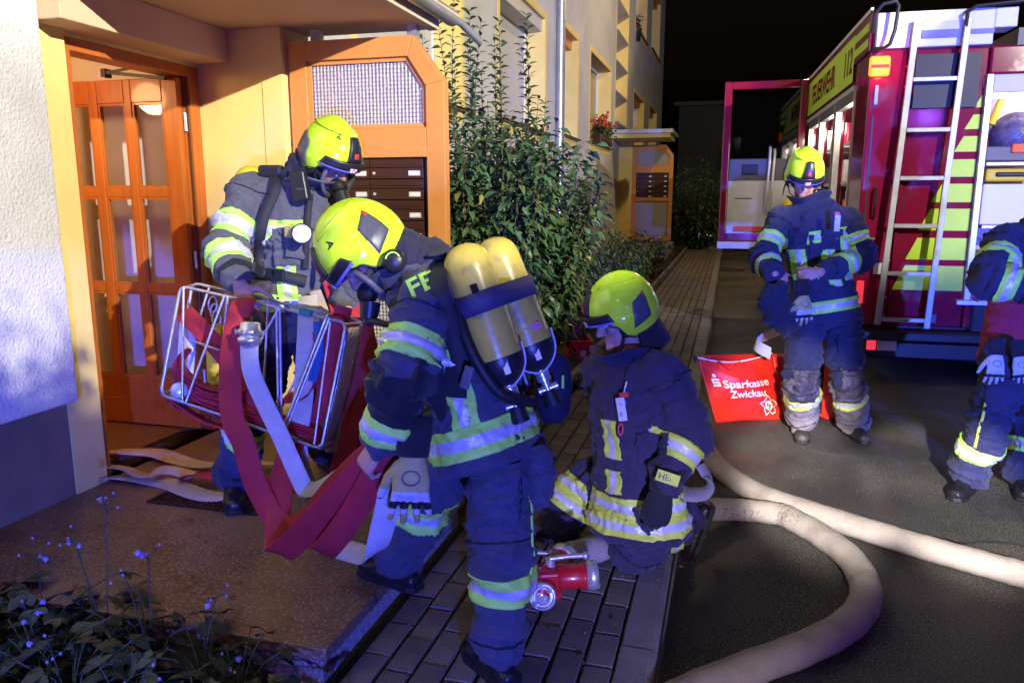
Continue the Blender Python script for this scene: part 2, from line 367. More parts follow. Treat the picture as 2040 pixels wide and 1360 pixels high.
for y, x, c in rows:
    if x < -1.13: continue
    dz = random.uniform(-.002, .002); rz = random.uniform(-.012, .012); k = random.choice((0, 0, 1, 2))
    inview = y > 1.9
    if inview and cnt < 300:
        o = bpy.data.objects.new('paver', PVM[k]); C.objects.link(o); o.parent = pav
        o.location = (x+random.uniform(-.002, .002), y, dz); o.rotation_euler = (random.uniform(-.008, .008), random.uniform(-.008, .008), rz); cnt += 1
    else:
        R = Matrix.Rotation(rz, 3, 'Z'); rest.add([R @ v + V((x, y, dz)) for v in PVV], PVF, k)
rest.build('far_pavers', ['paver', 'paver2', 'paver3'], pav, kind='stuff')
kb = MB()                                                             # one kerb stone, 1 m, rounded road edge
prof = [(-0.285, -0.35), (-0.285, -0.003), (-0.28, 0.002), (-0.185, 0.0), (-0.168, -0.005), (-0.157, -0.018), (-0.150, -0.04), (-0.145, -0.35)]
kb.prism([(x, 0.004, z) for x, z in prof], (0, 0.992, 0))
kme = kb.mesh('kerb_stone', 'kerb')
for i in range(-2, 24):
    o = bpy.data.objects.new('kerb_stone', kme); C.objects.link(o); o.parent = pav; o.location = (random.uniform(-.003, .003), i*1.0+0.42, random.uniform(-.002, .002))
MB().bb(-1.15, -0.15, 22, 90, -0.3, -0.012).build('far_path', 'paver3', kind='structure')
# garden beds
def soil_sheet(name, x0, x1, y0, y1, z, amp, nx=40, ny=40):
    b = MB(); vs = []
    pts = np.array([(x0+(x1-x0)*i/nx, y0+(y1-y0)*j/ny, 0) for j in range(ny+1) for i in range(nx+1)])
    h = vnoise(pts*np.array([9, 9, 1]), 3)*amp + vnoise(pts*np.array([2.5, 2.5, 1]), 4)*amp*1.5
    vs = [(p[0], p[1], z+hh) for p, hh in zip(pts, h)]
    fs = [(j*(nx+1)+i, j*(nx+1)+i+1, (j+1)*(nx+1)+i+1, (j+1)*(nx+1)+i) for j in range(ny) for i in range(nx)]
    b.add(vs, fs, 0, True); return b.build(name, 'soil', kind='structure')
soil_sheet('garden_bed_front', -2.94, -1.16, -1.0, 1.955, -0.06, 0.06)
soil_sheet('garden_bed_side', -2.83, -1.22, 4.1, 34, 0.0, 0.07, 24, 90)
be = MB(); be.prism([(-1.215, 0.003, -.2), (-1.215, 0.003, 0.075), (-1.205, 0.003, 0.083), (-1.165, 0.003, 0.083), (-1.155, 0.003, 0.075), (-1.155, 0.003, -.2)], (0, 0.994, 0))
bme = be.mesh('edging_stone', 'kerb')
edg = thing('bed_edging', 'pale concrete edging stones along the planted bed by the pavement', 'edging', (-1.18, 4.1, 0))
for i in range(26):
    o = bpy.data.objects.new('edging_stone', bme); C.objects.link(o); o.parent = edg
    o.location = (1.18, i*1.0, random.uniform(-.004, .004)); o.rotation_euler.z = random.uniform(-.003, .003)
# granite step in front of the door
st = thing('entrance_step', 'wide brown granite step slab in front of the open door', 'step', (-2.0, 2.6, 0))
MB().bb(-2.93, -1.145, 1.955, 3.29, 0.075, 0.12).build('tread', 'granite', st, bevel=0.005)
MB().bb(-2.93, -1.175, 1.985, 3.27, -0.2, 0.0745).build('riser', 'granite_side', st)
MB().bb(-2.93, -1.60, 3.292, 3.94, -0.2, 0.118).build('rear_tread', 'granite', st, bevel=0.004)
gr = thing('boot_scraper_grate', 'black steel boot scraper grate set into the step by the door', 'grate', (-2.3, 2.9, 0.12))
g = MB(); g.bb(-2.53, -1.95, 2.80, 2.815, .1205, .128); g.bb(-2.53, -1.95, 2.955, 2.97, .1205, .128); g.bb(-2.53, -2.515, 2.8155, 2.9545, .1205, .128); g.bb(-1.965, -1.95, 2.8155, 2.9545, .1205, .128)
g.build('grate_frame', 'blackmetal', gr)
for i in range(26):
    x = -2.51 + i*0.0215; MB().bb(x, x+0.006, 2.816, 2.954, .1207, .126).build('bar', 'blackmetal', gr)
MB().bb(-2.514, -1.966, 2.816, 2.954, .1203, .1207).build('pit', 'wooddark', gr)

# ------------------------------------------------------------------ apartment building
B = thing('apartment_building', 'pale rendered apartment block with yellow window reveals and orange entrance doors', 'building', (-3, 3, 0))
XF = -2.85
nw = MB(); nw.bb(-3.2, XF, -6, 2.80, 0.58, 6.0); nw.build('insulated_wall', 'stucco', B, bevel=0.014, seg=3)
MB().bb(-3.2, -2.925, -6, 2.797, -0.3, 0.5795).build('plinth', 'plinth', B)
MB().bb(-3.2, -2.915, 2.8005, 2.985, -0.3, 2.42).build('jamb_wall', 'yellow', B)
MB().bb(-3.15, -2.74, 2.801, 3.948, 2.243, 2.419).build('lintel_beam', 'soffit', B, bevel=0.006)
MB().bb(-3.10, -2.951, 2.9855, 3.949, 2.225, 2.2425).build('lintel_soffit', 'yellow', B)
cw = MB(); cw.bb(-2.96, -2.535, 3.95, 4.25, -0.3, 2.4195); cw.bb(-2.5345, -2.41, 3.944, 4.249, -0.3, 2.4192); cw.build('cross_wall', 'yellow', B)
MB().bb(-2.47, -2.385, 4.02, 4.2, -0.2, 2.36).build('screen_post', 'yellow', B)
# canopy over the door
can = MB().bb(-3.0, -1.66, 2.72, 4.25, 2.42, 2.50).build('canopy', 'soffit', B)
MB().bb(-1.6595, -1.60, 2.718, 4.252, 2.414, 2.505).build('trim_board', mat('cream_trim', (.50, .42, .28), .7), can)
MB().bb(-3.0, -1.56, 2.68, 4.30, 2.5055, 2.53).build('roof_sheet', 'roofing', can)
MB().tube([V((-1.55, 2.66, 2.49)), V((-1.55, 4.33, 2.49))], 0.045, 12).build('gutter', 'zinc', can)
MB().tube([V((-1.55, 4.27, 2.49)), V((-1.52, 4.40, 2.475)), V((-1.46, 4.56, 2.40))], 0.022, 8).build('gutter_spout', 'zinc', can)
for i, (x, y) in enumerate(((-2.27, 4.1), (-1.70, 4.12))):
    MB().bb(x-.025, x+.025, y-.03, y+.03, 2.345, 2.4195).build('bracket', 'zinc', can)
# hallway behind the door
hall = MB()
hall.bb(-5.6, -3.10, 2.2, 4.05, 0.06, 0.135)
hall.build('hall_floor', mat('hall_floor_tile', (0.20, 0.10, 0.045), 0.45, var=0.2, vscale=9, speck=(0.1, .05, .02), speckscale=120), B)
MB().bb(-5.6, -3.16, 4.052, 4.2, 0.1, 2.6).build('hall_wall', mat('hall_wall_paint', (0.74, 0.70, 0.66), 0.8, var=0.06), B)
MB().bb(-5.7, -5.6, 2.2, 4.2, 0.1, 2.6).build('hall_wall', 'yellow', B)
MB().bb(-5.6, -3.205, 2.05, 2.2, 0.1, 2.6).build('hall_wall', 'yellow', B)
MB().bb(-5.6, -3.155, 2.2, 4.05, 2.48, 2.6).build('hall_ceiling', 'soffit', B)
lam = MB().lathe([(0.0, -0.09), (0.06, -0.085), (0.11, -0.06), (0.13, -0.02), (0.13, 0.0)], (-3.75, 3.1, 2.475), (0, 0, 1), 20)
lam.build('hall_lamp', mat('lamp_glass', (0.9, 0.8, 0.6), 0.3, emit=(1, .55, .2), estr=3), B)
# door frame and open leaf
fr = MB(); fr.bb(-3.08, -2.945, 2.986, 3.045, 0.121, 2.224); fr.bb(-3.08, -2.945, 3.0455, 3.86, 2.165, 2.224); fr.bb(-3.08, -2.945, 3.8605, 3.945, 0.121, 2.224)
df = fr.build('door_frame', 'wood', B, bevel=0.005)
for i in range(4):
    x = -2.958 - i*0.028; MB().bb(x-.009, x, 3.852-.004*i, 3.860, 0.13, 2.164).build('rebate_strip', 'wood' if i % 2 else 'wooddark', df)
for z in (0.45, 1.15, 1.92): MB().cyl((-2.972, 3.842, z-.05), (-2.972, 3.842, z+.05), 0.009, n=10).build('hinge', 'alu', df)
LY0, LY1 = 3.80, 3.845
leaf = MB()
xs = [-4.02, -3.93, -3.73, -3.68, -3.45, -3.405, -3.185, -3.075]      # stile, panes, mullions
xs = [-4.02, -3.92, -3.752, -3.752+.17, -3.52, -3.335, -3.29, -3.09]
xs = [-3.86, -3.75, -3.58, -3.525, -3.340, -3.292, -3.085, -2.985]
zs = [0.145, 0.44, 0.95, 1.0, 1.505, 1.56, 2.03, 2.158]
for a in (0, 2, 4, 6): leaf.bb(xs[a], xs[a+1], LY0, LY1, zs[0], zs[7])
for a in (1, 3, 5):
    leaf.bb(xs[a]+.0005, xs[a+1]-.0005, LY0, LY1, zs[0], zs[1]); leaf.bb(xs[a]+.0005, xs[a+1]-.0005, LY0, LY1, zs[6], zs[7])
    for b2 in (2, 4): leaf.bb(xs[a]+.0005, xs[a+1]-.0005, LY0+.004, LY1-.004, zs[b2], zs[b2+1])
dr = leaf.build('door', 'wood', B, bevel=0.004)
MB().bb(-3.859, -2.986, LY0-.006, LY0-.0005, 0.146, 0.30).build('kick_board', 'wood', dr, bevel=0.002)
for a in (1, 3, 5):
    for b2 in (1, 3, 5):
        MB().bb(xs[a]+.001, xs[a+1]-.001, 3.818, 3.824, zs[b2]+.001, zs[b2+1]-.001).build('pane', 'glass', dr)
        bd = MB()
        for (p, q, r_, s_) in ((xs[a], xs[a]+.012, zs[b2], zs[b2+1]), (xs[a+1]-.012, xs[a+1], zs[b2], zs[b2+1]), (xs[a]+.0125, xs[a+1]-.0125, zs[b2], zs[b2]+.012), (xs[a]+.0125, xs[a+1]-.0125, zs[b2+1]-.012, zs[b2+1])):
            bd.bb(p, q, LY0+.006, LY0+.017, r_, s_)
        bd.build('glazing_bead', 'wood', dr)
dc = MB(); dc.box((-3.42, 3.775, 2.19), (0.03, 0.05, 0.045)); dc.box((-3.23, 3.765, 2.172), (0.42, 0.018, 0.018), Matrix.Rotation(0.12, 3, 'Y')); dc.box((-3.27, 3.76, 2.205), (0.32, 0.012, 0.012), Matrix.Rotation(-0.10, 3, 'Y'))
dc.build('door_closer', 'blackmetal', dr)

# wired-glass and letterbox screen
def screen(parent, y, x0, x1, zb, zt, sc=1.0, detail=True, wl='wood2'):
    W = x1-x0; th = 0.07; st = 0.105
    ch = (0.175*sc, 0.235*sc)
    o = [(x0, zb), (x1, zb), (x1, zt-ch[1]), (x1-ch[0], zt), (x0, zt)]
    rz1 = zt-0.47*sc; rz0 = rz1-0.155*sc                       # rail under the glass
    lz0 = rz0-0.565*sc                                         # below the letterboxes
    s = MB()
    P = lambda pts, yy=0.0, t=th: s.prism([(a, y+yy, c) for a, c in pts], (0, t, 0))
    P([(x0, zb), (x0+st, zb), (x0+st, zt-.0), (x0, zt)])
    P([(x1-st, zb), (x1, zb), (x1, zt-ch[1]), (x1-st, zt-ch[1]-.02*sc)])
    P([(x0+st+.0005, zt-.105*sc), (x1-ch[0]-.03*sc, zt-.105*sc), (x1-ch[0], zt), (x0+st+.0005, zt)])
    P([(x1-ch[0]-.03*sc+.0005, zt-.1055*sc), (x1-st, zt-ch[1]-.0205*sc), (x1-.0003, zt-ch[1]-.0003), (x1-ch[0]+.0005, zt-.0005)])
    P([(x0+st+.0005, rz0), (x1-st-.0005, rz0), (x1-st-.0005, rz1), (x0+st+.0005, rz1)])
    P([(x0+st+.0005, lz0-.09), (x1-st-.0005, lz0-.09), (x1-st-.0005, lz0), (x0+st+.0005, lz0)])
    P([(x0+st+.0005, zb), (x1-st-.0005, zb), (x1-st-.0005, zb+.09), (x0+st+.0005, zb+.09)])
    e = s.build('screen', wl, parent, bevel=0.004)
    gx0, gx1 = x0+st+.002, x1-st-.002
    gm = MB(); gp = [(gx0, rz1+.002), (gx1, rz1+.002), (gx1, zt-ch[1]-.022*sc), (x1-ch[0]-.032*sc, zt-.107*sc), (gx0, zt-.107*sc)]
    gm.prism([(a, y+.03, c) for a, c in gp], (0, .008, 0)); gm.build('pane', 'wired', e)
    bd = MB(); n = len(gp)
    for i in range(n):
        a, b2 = V((gp[i][0], y+.017, gp[i][1])), V((gp[(i+1) % n][0], y+.017, gp[(i+1) % n][1]))
        cc = V((sum(q[0] for q in gp)/n, y+.017, sum(q[1] for q in gp)/n)); dd = (b2-a).normalized(); up = V((0, 1, 0)).cross(dd)
        if (cc-a).dot(up) < 0: up = -up
        bd.prism([a, b2, b2+up*.02-dd*.012, a+up*.02+dd*.012], (0, .012, 0))
    bd.build('glazing_bead', wl, e)
    MB().bb(gx0, gx1, y+.03, y+.038, zb+.092, lz0-.092).build('pane', 'wired', e)
    nrow = 5; hh = (rz0-lz0)/nrow; mid = (gx0+gx1)/2
    MB().bb(gx0, gx1, y+.045, y+.25, lz0+.001, rz0-.001).build('letterbox_case', 'brownbox', e)
    for cidx, (a, b2) in enumerate(((gx0+.012, mid-.002), (mid+.002, gx1-.03))):
        for r in range(nrow):
            z1 = rz0-.004-r*hh; z0 = z1-hh+.005
            l = MB(); l.bb(a, b2, y+.028, y+.044, z0, z1-hh*.42-.002); l.build('letterbox', 'brownbox', e, bevel=0.003)
            l = MB(); l.bb(a, b2, y+.024, y+.043, z1-hh*.42, z1); l.bb(a+.01, b2-.01, y+.020, y+.0239, z1-hh*.30, z1-.012)
            l.build('letterbox_flap', 'brownbox', e, bevel=0.002)
            nm = MB(); nm.bb(b2-.085, b2-.018, y+.022, y+.0278, z0+.015*sc, z0+.042*sc, 0); nm.bb(b2-.08, b2-.023, y+.0205, y+.0219, z0+.02*sc, z0+.037*sc, 1); nm.build('name_plate', ['alu', 'white'], e)
            MB().cyl((a+.025, y+.0279, z0+.03), (a+.025, y+.022, z0+.03), 0.008, n=10).build('lock', 'alu', e)
    return e
# ribbed wired glass: real relief through the shader's bump
def wired():
    m = mat('wired_glass', (0.55, 0.55, 0.55), 0.18, spec=0.6)
    nt = m.node_tree; b = nt.nodes['Principled BSDF']; b.inputs['Transmission Weight'].default_value = 0.35
    tc = _n(nt, 'ShaderNodeTexCoord'); mp = _n(nt, 'ShaderNodeMapping'); mp.inputs['Scale'].default_value = (1, 1, 1)
    nt.links.new(tc.outputs['Object'], mp.inputs[0])
    w1 = _n(nt, 'ShaderNodeTexWave', bands_direction='X'); w1.inputs['Scale'].default_value = 15; w2 = _n(nt, 'ShaderNodeTexWave', bands_direction='Z'); w2.inputs['Scale'].default_value = 15
    for q in (w1, w2): nt.links.new(mp.outputs[0], q.inputs['Vector']); q.inputs['Distortion'].default_value = 0.25; q.inputs['Detail'].default_value = 1
    ad = _n(nt, 'ShaderNodeMath', operation='ADD'); nt.links.new(w1.outputs[1], ad.inputs[0]); nt.links.new(w2.outputs[1], ad.inputs[1])
    bp = _n(nt, 'ShaderNodeBump'); bp.inputs['Strength'].default_value = 0.9; bp.inputs['Distance'].default_value = 0.006
    nt.links.new(ad.outputs[0], bp.inputs['Height']); nt.links.new(bp.outputs[0], b.inputs['Normal']); return m
M['wired'] = wired()
screen(B, 3.985, -2.388, -1.478, 0.20, 2.343)

# ---- long facade with deep yellow window reveals
FT, FB, FEND, FDEP = 9.5, -0.3, 33.0, 0.42
wins = [  # y0, y1, z0, z1, kind
    (5.75, 8.24, 2.45, 4.15, 'shutter'), (9.68, 12.17, 2.50, 4.20, 'shutter'), (13.45, 14.86, 2.59, 4.38, 'plain'), (16.2, 19.0, 2.66, 4.44, 'flower'),
    (23.5, 26.3, 2.90, 4.56, 'plain'), (28.0, 30.8, 3.0, 4.68, 'plain'),
    (16.2, 19.0, 6.2, 8.2, 'plain'), (23.5, 26.4, 6.35, 8.4, 'person'), (28.0, 31.0, 6.55, 8.6, 'plain')]
fac = MB()
ycuts = sorted({4.26, FEND, 19.75, 22.0} | {a for w_ in wins for a in w_[:2]})
for a, b2 in zip(ycuts[:-1], ycuts[1:]):
    mid = (a+b2)/2
    if 19.75 < mid < 22.0:
        fac.bb(XF-FDEP, XF, a, b2, FB, 3.06); continue
    hs = sorted([(w_[2], w_[3]) for w_ in wins if w_[0] < mid < w_[1]]); z = FB
    for h0, h1 in hs: fac.bb(XF-FDEP, XF, a, b2, z, h0); z = h1
    fac.bb(XF-FDEP, XF, a, b2, z, FT)
fac.build('facade_wall', 'facade', B)
MB().bb(-9, XF-FDEP-.001, 4.3, FEND, FB, FT).build('inner_wall', 'yellow', B)
sl = MB().bb(-.006, 0, 0, 1, -.019, .019)
def window(y0, y1, z0, z1, kind):
    t = 0.004; d = 0.30
    s = MB()                                                             # painted reveal lining and border
    s.bb(XF-d, XF+.003, y1-t-.02, y1-.001, z0+.001, z1-.001); s.bb(XF-d, XF+.003, y0+.001, y0+t+.02, z0+.001, z1-.001); s.bb(XF-d, XF+.003, y0+.0245, y1-.0245, z1-.022, z1-.001)
    s.bb(XF+.0005, XF+.006, y1, y1+.09, z0-.05, z1+.09); s.bb(XF+.0005, XF+.006, y0-.09, y0, z0-.05, z1+.09); s.bb(XF+.0005, XF+.006, y0+.0005, y1-.0005, z1+.0005, z1+.09); s.bb(XF+.0005, XF+.006, y0+.0005, y1-.0005, z0-.16, z0-.03)
    e = s.build('window', 'yellow', B)
    MB().bb(XF-d, XF+.07, y0-.02, y1+.04, z0-.028, z0+.0).build('sill', 'brownbox', e)
    fx = XF-d-.06
    if kind == 'shutter':
        MB().bb(fx, XF-.05, y0+.025, y1-.026, z1-.20, z1-.023).build('shutter_box', 'shutter', e)
        n = int((z1-.2-z0)/.05)
        for i in range(n):
            z = z0+.002+i*.05; q = MB(); q.bb(fx+.03, fx+.042, y0+.026, y1-.026, z, z+.044); q.bb(fx+.034, fx+.040, y0+.026, y1-.026, z+.0442, z+.0495); q.build('slat', 'shutter', e)
        for yy in (y0+.03, y1-.06): MB().bb(fx+.02, fx+.06, yy, yy+.03, z0+.002, z1-.2).build('guide_rail', 'white', e)
    else:
        mid = (y0+y1)/2; q = MB()
        for a, b2 in ((y0+.03, y0+.09), (mid-.05, mid+.05), (y1-.09, y1-.03)): q.bb(fx, fx+.06, a, b2, z0+.003, z1-.023)
        for a, b2 in ((y0+.0905, mid-.0505), (mid+.0505, y1-.0905)): q.bb(fx, fx+.058, a, b2, z0+.003, z0+.07); q.bb(fx, fx+.058, a, b2, z1-.09, z1-.023)
        q.build('window_frame', 'white', e)
        for a, b2 in ((y0+.0905, mid-.0505), (mid+.0505, y1-.0905)): MB().bb(fx+.02, fx+.03, a, b2, z0+.071, z1-.091).build('pane', 'darkglass', e)
        if kind == 'plain': MB().bb(fx+.0, XF-.12, y0+.0245, y1-.0245, z1-.19, z1-.0235).build('shutter_box', 'wood2', e)
    return e
for w_ in wins: window(*w_)
# stairwell opening with sloping concrete blades
sw = MB(); sw.bb(XF-FDEP, XF+.004, 21.985, 22.06, 3.06, FT); sw.bb(XF-FDEP, XF+.004, 19.69, 19.765, 3.06, FT)
swo = sw.build('stairwell_reveal', 'yellow', B)
for i in range(9):
    z = 3.30 + i*0.72
    q = MB(); q.box((XF-.20, 20.875, z), (0.46, 2.215, 0.07), Matrix.Rotation(-0.5, 3, 'Y')); q.build('blade', 'facade', swo)
# downpipe
dp = MB(); dp.cyl((XF+.075, 12.95, -.1), (XF+.075, 12.95, FT), 0.075, n=16)
dpo = dp.build('downpipe', 'zinc', B)
for z in (1.9, 4.3, 6.7): MB().cyl((XF+.075, 12.95, z), (XF+.075, 12.95, z+.05), 0.083, n=16).build('pipe_joint', 'zinc', dpo); MB().bb(XF, XF+.02, 12.91, 12.99, z+.08, z+.11).build('pipe_clamp', 'zinc', dpo)
MB().bb(-9, XF+.12, 4.3, FEND+.2, FT, FT+.2).build('roof', 'roofing', B)
# second entrance further along
MB().bb(-2.965, -1.45, 19.3, 20.95, 2.93, 3.03).build('canopy', 'yellow', B)
MB().bb(-2.99, -1.38, 19.2, 21.05, 3.0305, 3.12).build('canopy_roof', 'zinc', B)
MB().bb(XF, -2.50, 20.70, 20.9, -.1, 2.929).build('cross_wall', 'yellow', B)
screen(B, 20.70, -2.498, -1.45, 0.40, 2.85, 1.12)
MB().bb(XF, -1.40, 18.4, 21.2, -.2, 0.36).build('second_step', 'granite_side', B)
# ================================================================== FIRE ENGINE
M['red'] = mat('fire_engine_red', (0.25, 0.008, 0.040), 0.22, coat=0.4, col2=(0.15, 0.010, 0.030), c2lo=.52, c2hi=.75, vscale=3.5, detail=8, rvar=0.1)
M['lum'] = mat('fluorescent_yellow_film', (0.58, 0.84, 0.04), 0.45, var=0.05)
M['amber'] = mat('amber_lens', (0.9, 0.25, 0.02), 0.2, emit=(1.0, 0.22, 0.02), estr=1.6)
M['redlens'] = mat('red_lens', (0.5, 0.02, 0.02), 0.2, coat=0.5, emit=(1.0, 0.05, 0.08), estr=0.8)
M['ledwhite'] = mat('led_strip', (1, 1, 1), 0.4, emit=(1, 0.93, 0.82), estr=9)
M['bluelens'] = mat('blue_marker_lens', (0.2, 0.25, 0.6), 0.2, emit=(0.5, 0.6, 1.0), estr=0.5)
M['orange'] = mat('orange_equipment', (0.75, 0.12, 0.02), 0.5)
M['gear_yellow'] = mat('yellow_equipment', (0.72, 0.52, 0.03), 0.45)
M['checker'] = mat('checker_plate', (0.62, 0.61, 0.58), 0.38, 0.5, bump=0.8, bscale=70)
M['lavender'] = mat('pale_panel', (0.55, 0.54, 0.62), 0.45)
M['bluefilm'] = mat('blue_film', (0.05, 0.06, 0.45), 0.4)
M['bag_plastic'] = mat('dark_wrapped_bag', (0.10, 0.09, 0.18), 0.25, var=0.5, vscale=14, bump=0.8, bscale=25)
T0 = V((1.11, 7.57, -0.1)); TA = math.radians(1.9)
TX = V((math.cos(TA), math.sin(TA), 0)); TY = V((-math.sin(TA), math.cos(TA), 0))
TR = thing('fire_engine', 'red fire engine with rear ladder, yellow chevrons and open lit lockers', 'fire engine', T0)
TR.rotation_euler.z = TA
def tl(p): q = V(p)-T0; return V((q.dot(TX), q.dot(TY), q.z))
def rear(u, v, y=0.0):
    r = ray(u, v); o = T0+TY*y; return tl(CAMP + r*((o-CAMP).dot(TY)/r.dot(TY)))
def tside(u, v, x=0.0):
    r = ray(u, v); o = T0+TX*x; return tl(CAMP + r*((o-CAMP).dot(TX)/r.dot(TX)))
def tb(mb, name, mats, parent=TR, bevel=0.0, **kw):
    o = mb.build(name, mats, None, bevel, **kw); o.parent = parent; return o
TW = 2.5
body = MB()
body.bb(0, 0.30, 0, 0.60, 0.46, 2.85)                       # rear left pillar
body.bb(0.3005, 0.93, 0.03, 0.60, 0.46, 2.85)
body.bb(0.9305, 2.2, 0.0, 0.60, 2.62, 2.85)
body.bb(0.9305, 2.2, 0.0, 0.60, 0.46, 0.72)
body.bb(2.2005, TW, 0, 0.60, 0.46, 2.85)
body.bb(0.004, TW-.004, 0.6005, 4.3, 2.64, 2.85); body.bb(0.004, TW-.004, 0.6005, 4.3, 0.46, 1.0)
for y0, y1 in ((1.66, 1.74), (2.84, 2.92), (3.86, 4.3)): body.bb(0.003, 0.10, y0, y1, 1.0005, 2.6395)
body.bb(0.75, TW-.003, 0.6005, 4.3, 1.0005, 2.6395)
bo = tb(body, 'body', 'red', bevel=0.018, seg=3)
tb(MB().bb(0.02, TW-.02, 4.35, 6.6, 0.6, 2.95), 'cab', 'red', bevel=0.05)
# upper band with the lettering
tb(MB().bb(-0.012, 0.05, 0.06, 4.28, 2.852, 3.17), 'side_board', 'red', bevel=0.008)
sb = [o for o in TR.children if o.name.startswith('side_board')][0]
tb(MB().bb(-0.016, -0.0125, 0.75, 4.2, 2.66+.03, 3.12), 'yellow_band', 'lum', sb)
tb(MB().bb(-0.016, -0.0125, 0.10, 0.74, 2.90, 2.97), 'yellow_bar', 'lum', sb); tb(MB().bb(-0.016, -0.0125, 0.10, 0.74, 3.03, 3.10), 'yellow_bar', 'lum', sb)
def ttext(nm, txt, size, m, o, x, y, parent, **k):
    ob = place_text(nm, txt, size, m, o, x, y, None, **k); ob.parent = parent; return ob
ttext('lettering', 'FEUERWEHR', 0.34, 'red', (-0.0185, 2.75, 2.895), (0, -1, 0), (0, 0, 1), sb, bold=True, sx=0.95)
ttext('lettering', '112', 0.34, 'red', (-0.0185, 1.05, 2.895), (0, -1, 0), (0, 0, 1), sb, bold=True, sx=0.95)
tb(MB().bb(-0.02, 0.0, 0.05, 4.3, 3.172, 3.21), 'roof_rail', 'alu')
tb(MB().bb(-0.02, 0.06, 0.62, 4.25, 2.60, 2.645), 'locker_rail', 'alu')
# white rear cover of the roof gear
cov = tb(MB().bb(0.03, 0.93, -0.01, 0.30, 2.86, 3.15), 'rear_cover', 'white', bevel=0.01)
tb(MB().bb(0.9305, 1.10, -0.008, 0.25, 2.99, 3.148), 'cover_wing', 'white', cov, bevel=0.01)
tb(MB().bb(0.38, 0.70, -0.02, -0.0105, 2.99, 3.06), 'panel', 'lavender', cov); tb(MB().bb(0.38, 0.66, -0.02, -0.0105, 2.925, 2.988), 'panel', 'bluefilm', cov)
tb(MB().bb(0.72, 0.93, -0.018, -0.0105, 2.945, 2.985), 'panel', 'bluefilm', cov)
tb(MB().bb(1.15, 2.3, 0.1, 3.5, 2.86, 3.0), 'roof_box', 'grey', cov)
rt = MB(); rt.tube([rear(1738, 66, -.05), rear(1742, 30, -.1), rear(1760, 8, -.12), rear(1786, 2, -.12), rear(1791, 12, -.12), rear(1783, 60, -.12), rear(1773, 88, -.12), rear(1760, 97, -.1), rear(1738, 98, -.03)], 0.016, 8); tb(rt, 'grab_rail', 'blackmetal')
rt = MB(); rt.tube([rear(1924, 60, -.06), rear(1928, 25, -.08), rear(1945, 12, -.08), rear(2000, 6, -.08), rear(2060, 0, -.08)], 0.016, 8); tb(rt, 'grab_rail', 'blackmetal')
# ladder
lad = None
L0, L1, R0, R1 = V((0.205, -0.14, 0.49)), V((0.325, -0.06, 3.07)), V((0.605, -0.14, 0.47)), V((0.715, -0.06, 3.07))
def bar(mb, a, b2, w_, t_, mi=0):
    d = (b2-a); x = V((1, 0, 0)); x = (x-d.normalized()*x.dot(d.normalized())).normalized(); n = d.normalized().cross(x)
    R = Matrix((x, n, d.normalized())).transposed(); mb.box((a+b2)/2, (w_, t_, d.length), R, mi)
q = MB(); bar(q, L0, L1, 0.05, 0.03); M['ladder_alu'] = mat('ladder_aluminium', (0.40, 0.40, 0.42), 0.42, 0.35, var=.12, vscale=12)
lad = tb(q, 'rear_ladder', 'ladder_alu', bevel=0.004)
q = MB(); bar(q, R0, R1, 0.05, 0.03); tb(q, 'ladder_rail', 'ladder_alu', lad, bevel=0.004)
for i, vv in enumerate((158, 259, 355, 450, 545, 637)):
    z = rear(1830, vv, -.1).z; a = L0.lerp(L1, (z-L0.z)/(L1.z-L0.z)); b2 = R0.lerp(R1, (z-R0.z)/(R1.z-R0.z))
    tb(MB().box((a+b2)/2, ((b2-a).length-.051, 0.032, 0.036)), 'rung', 'ladder_alu', lad, bevel=0.004)
tb(MB().bb(0.36, 0.86, -0.004, 0.0295, 2.36, 2.80), 'ladder_recess', 'blackmetal')
tb(MB().bb(0.31, 0.335, 0.0, 0.0295, 0.5, 2.5), 'trim_strip', 'red')
# lamps
am = MB(); c = rear(1752, 133, -.02); am.bb(c.x-.085, c.x+.085, -0.05, -0.0005, c.z-.085, c.z+.085); al = tb(am, 'tail_lamp', 'amber', bevel=0.03, seg=3)
tb(MB().bb(c.x-.07, c.x+.07, -0.056, -0.0505, c.z-.015, c.z+.012), 'reflector_bar', 'redlens', al)
lamp('tail_lamp_light', 'POINT', T0+TX*(c.x+.02)+TY*(-.12)+V((0, 0, c.z-.05)), (1.0, 0.1, 0.04), 3.2, size=0.04)
c = rear(1745, 190); tb(MB().bb(c.x-.014, c.x+.014, -0.025, -0.0005, c.z-.08, c.z+.08), 'marker_lamp', 'bluelens', bevel=0.008)
c = rear(1712, 580); tb(MB().bb(c.x-.03, c.x+.03, -0.04, -0.0005, c.z-.11, c.z+.10), 'brake_lamp', 'redlens', bevel=0.012)
# chevrons
rows_ = [(155, 175), (190, 214), (228, 257), (271, 302), (317, 352), (366, 403), (416, 460), (475, 519), (531, 581)]
for i, (va, vb) in enumerate(rows_):
    zt, zb_ = rear(1930, va).z, rear(1930, vb).z
    xl = lambda z: 0.355 + (z-0.80)*(0.945-0.355)/(2.58-0.80)
    pts = [(xl(zb_)-.02, zb_), (0.905, zb_), (0.905, zt), (min(xl(zt), 0.90), zt)]
    yy = 0.0255
    tb(MB().prism([(a, yy, z) for a, z in pts], (0, 0.004, 0)), 'chevron', 'lum')
for i in range(14): tb(MB().cyl((0.285, -.001, .56+i*.165), (0.285, -.005, .56+i*.165), .007, n=8), 'rivet', 'alu')
for z in (1.12, 1.78, 2.42): tb(MB().bb(0.3455, 0.90, 0.0262, 0.0292, z, z+.006), 'panel_seam', 'blackmetal')
tb(MB().bb(0.045, 0.06, -0.004, -0.0005, 0.6, 2.3), 'panel_seam', 'blackmetal')
